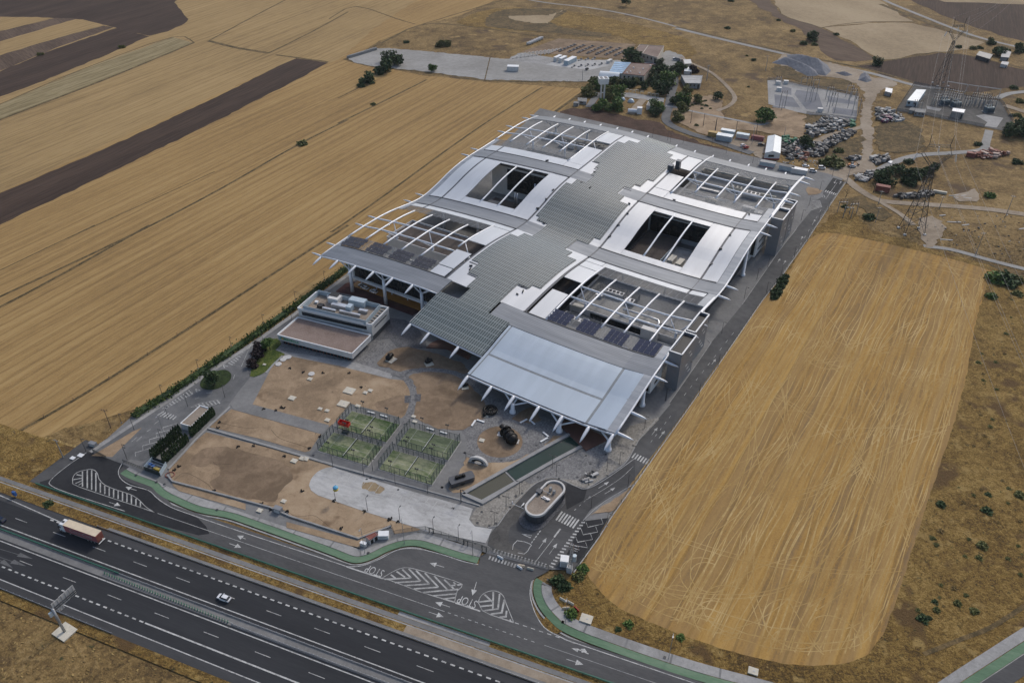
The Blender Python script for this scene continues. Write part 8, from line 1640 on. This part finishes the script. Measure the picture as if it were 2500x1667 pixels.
for i, (c, x, y, r) in enumerate((('a5',1900,760,1.8),('a5',1940,870,1.6),('a5',1985,860,1.6),('a5',2080,870,1.8),('a5',2140,880,2.0),('a5',2130,810,1.8),('a5',2075,920,1.6),('a5',2000,1160,2),('a5',1900,890,1.6),('a5',2200,920,1.5),('C',150,660,2),('C',180,690,1.8),('C',270,650,2.6),('C',480,380,1.6),('C',525,410,3),('C',490,590,1.6),('C',370,10,4),('C',790,215,3.5),('C',860,300,4.5),('C',935,305,3.5),('C',1910,325,4),('C',2005,332,4),('C',2050,328,3.4),('C',2240,350,4),('C',2280,600,4),('C',2320,690,4),('a8',2160,770,3),('a8',2250,760,3),('C',2300,1100,4))): bush(c, x, y, r, ('leaf_dark', 'leaf_olive')[i % 2], 'small %s shrub on the dry slopes behind the building, %s counted' % (('dark', 'olive')[i % 2], ORD[i]), 'shrubs on the back slopes', .8)
# hedge along the left kerb
hp = smooth(gp('D', [(905,1300),(1000,1238),(1160,1135),(1400,970),(1760,722),(2000,552),(2200,405),(2400,255)]), 3); b = MB(); core = MB().kerb(hp, 2.2, 0, 1.5); rnd = random.Random(9)
HG = thing('hedge', hp[0] * Vector((1, 1, 0)), 'long green hedge along the left campus road', 'hedge'); world_part(core, HG, 'stems', 'leaf_dark')
for i in range(len(hp) - 1):
    L = (hp[i + 1] - hp[i]).length; d = (hp[i + 1] - hp[i]).normalized(); n = Vector((-d.y, d.x, 0))
    for _ in range(int(L * 64)):
        p = hp[i].lerp(hp[i + 1], rnd.random()) + n * rnd.gauss(0, .95) + Vector((0, 0, rnd.uniform(.2, 1.9) * (1 + .25 * math.sin(i * 2.3)))); s = rnd.uniform(.12, .34); u = Vector((rnd.gauss(0, 1), rnd.gauss(0, 1), rnd.gauss(0, 1))).normalized(); w = u.cross(Vector((rnd.gauss(0, 1), rnd.gauss(0, 1), rnd.gauss(0, 1)))).normalized(); b.add([p - u * s - w * s, p + u * s - w * s, p + u * s + w * s, p - u * s + w * s], [(0, 1, 2, 3)])
world_part(b, HG, 'foliage', 'leaf_hedge')['kind'] = 'stuff'
# straw tracks on the cut field
poly = [(p.x, p.y) for p in smooth(FIELD, 4, True)]; fa = R(57.3); fx = Vector((math.cos(fa), math.sin(fa), 0)); fy = Vector((-fx.y, fx.x, 0)); c0 = sum(FIELD, Vector()) / len(FIELD); b = MB(); rnd = random.Random(3); zt = FIELD_Z + .004
cx_, cy_ = c0.x, c0.y
def shrunk(x, y, k=1.02): return inside(poly, cx_ + (x - cx_) * k, cy_ + (y - cy_) * k)
def lay(pts, w):
    run = []
    for p in pts + [None]:
        if p is not None and shrunk(p.x, p.y): run.append(p)
        else:
            if len(run) > 2: b.ribbon(run, w, zt + rnd.uniform(0, .012))
            run = []
off = -70.0
while off < 75:
    ph, am = rnd.uniform(0, 6.28), rnd.uniform(.3, 1.3); bend = rnd.uniform(-6, 6) if rnd.random() < .22 else rnd.uniform(-1.2, 1.2)
    for dlt in (0, 1.9): lay([c0 + fx * s + fy * (off + dlt + am * math.sin(s * .045 + ph) + .35 * math.sin(s * .19 + ph * 2) + bend * (s / 110) ** 2) for s in range(-122 + rnd.randint(-8, 8), 118 + rnd.randint(-8, 8), 4)], rnd.uniform(.22, .42))
    off += rnd.uniform(2.4, 4.6)
for k in range(105):
    p = c0 + fx * rnd.uniform(-125, 125) + fy * rnd.uniform(-48, 52); a = fa + rnd.gauss(0, .16 if k % 6 else .6) + (math.pi if rnd.random() < .5 else 0); cur = rnd.uniform(-.07, .07); pts = []
    for s in range(rnd.randint(10, 36)): pts.append(p.copy()); p = p + Vector((math.cos(a), math.sin(a), 0)) * 3; a += cur * rnd.uniform(.2, 1.8)
    lay(pts, rnd.uniform(.16, .3))
    if rnd.random() < .6: lay([q + Vector((-math.sin(a), math.cos(a), 0)) * 1.8 for q in pts], .26)
for k in range(20):
    for end, sg in ((-112, 1), (112, -1), (40, 1)):
        q = c0 + fx * (end + rnd.uniform(-14, 14)) + fy * rnd.uniform(-42, 42); r_ = rnd.uniform(4, 9); lay([q + fx * r_ * math.cos(t) * sg + fy * r_ * math.sin(t) for t in [i * .25 for i in range(rnd.randint(10, 26))]], .3)
ring = smooth(FIELD, 4, True)
for k_ in (.985, .962, .94, .905): lay([Vector((cx_ + (p.x - cx_) * k_ + rnd.uniform(-.3, .3), cy_ + (p.y - cy_) * k_ + rnd.uniform(-.3, .3), 0)) for p in ring + ring[:1]], rnd.uniform(.22, .36))
tag(b.build('straw_tracks', 'straw_track'), 'pale straw tracks crossing the cut field', 'straw', kind='stuff')
# dry tufts
def tufts(name, region, n, seed, size, mat, label, keep=None):
    pl = [(p.x, p.y) for p in region]; xs = [p[0] for p in pl]; ys = [p[1] for p in pl]; rnd = random.Random(seed); b = MB(); k = 0
    while k < n:
        x, y = rnd.uniform(min(xs), max(xs)), rnd.uniform(min(ys), max(ys))
        if not inside(pl, x, y): continue
        k += 1
        if inside(poly, x, y): continue
        s = size * rnd.uniform(.4, 1.3); a = rnd.uniform(0, 3.14); dx, dy = s * math.cos(a), s * math.sin(a); h_ = s * rnd.uniform(.15, .5); lx, ly = -dy * rnd.uniform(.4, 1.3), dx * rnd.uniform(.4, 1.3)
        b.add([(x - dx, y - dy, 0.02), (x + dx, y + dy, 0.02), (x + dx * .7 + lx, y + dy * .7 + ly, h_), (x - dx * .7 + lx, y - dy * .7 + ly, h_)], [(0, 1, 2, 3)])
    tag(b.build(name, mat), label, 'grass', kind='stuff')
tufts('dry_tufts', gp('W', [(1900,480),(2352,560),(2352,1420),(2100,1568),(1650,1568),(1330,1400),(1300,1340),(1600,1470),(1950,1530),(2150,1150),(2270,640)]), 9000, 1, .45, 'leaf_dry', 'dry grass tufts on the rough ground right of the cut field')
tufts('dry_tufts', [hw(-60, -90), hw(110, -90), hw(110, -16.5), hw(-60, -16.5)], 7000, 2, .4, 'leaf_dry', 'dry grass tufts on the near left corner')
tufts('dry_tufts', [hw(-40, 15.6), hw(250, 15.6), hw(250, 18.6), hw(-40, 18.6)], 3000, 3, .4, 'leaf_dry', 'dry grass on the motorway verge'); tufts('dry_tufts', [hw(-10, 20.9), hw(250, 20.9), hw(250, 22.0), hw(-10, 22.0)], 1500, 4, .35, 'leaf_dry', 'dry grass behind the green crash barrier')
tufts('dry_tufts', gp('I', [(0,260),(450,60),(840,190),(640,360),(400,510),(0,420)]), 2600, 7, .5, 'leaf_dry', 'dry grass at the left gate')

# ================================================================ AIR
hz_ = MB().box((0, 900, -1), (5400, 2900, 221)).build('haze', None)
hm = bpy.data.materials.new('haze'); hm.use_nodes = True; hn = hm.node_tree; hn.nodes.remove(hn.nodes['Principled BSDF'])
pvn = hn.nodes.new('ShaderNodeVolumePrincipled'); pvn.inputs['Color'].default_value = (0.86, 0.90, 0.95, 1); pvn.inputs['Density'].default_value = 0.00004; pvn.inputs['Anisotropy'].default_value = 0.2
hn.links.new(pvn.outputs[0], hn.nodes['Material Output'].inputs['Volume']); hz_.data.materials.append(hm); tag(hz_, kind='stuff')
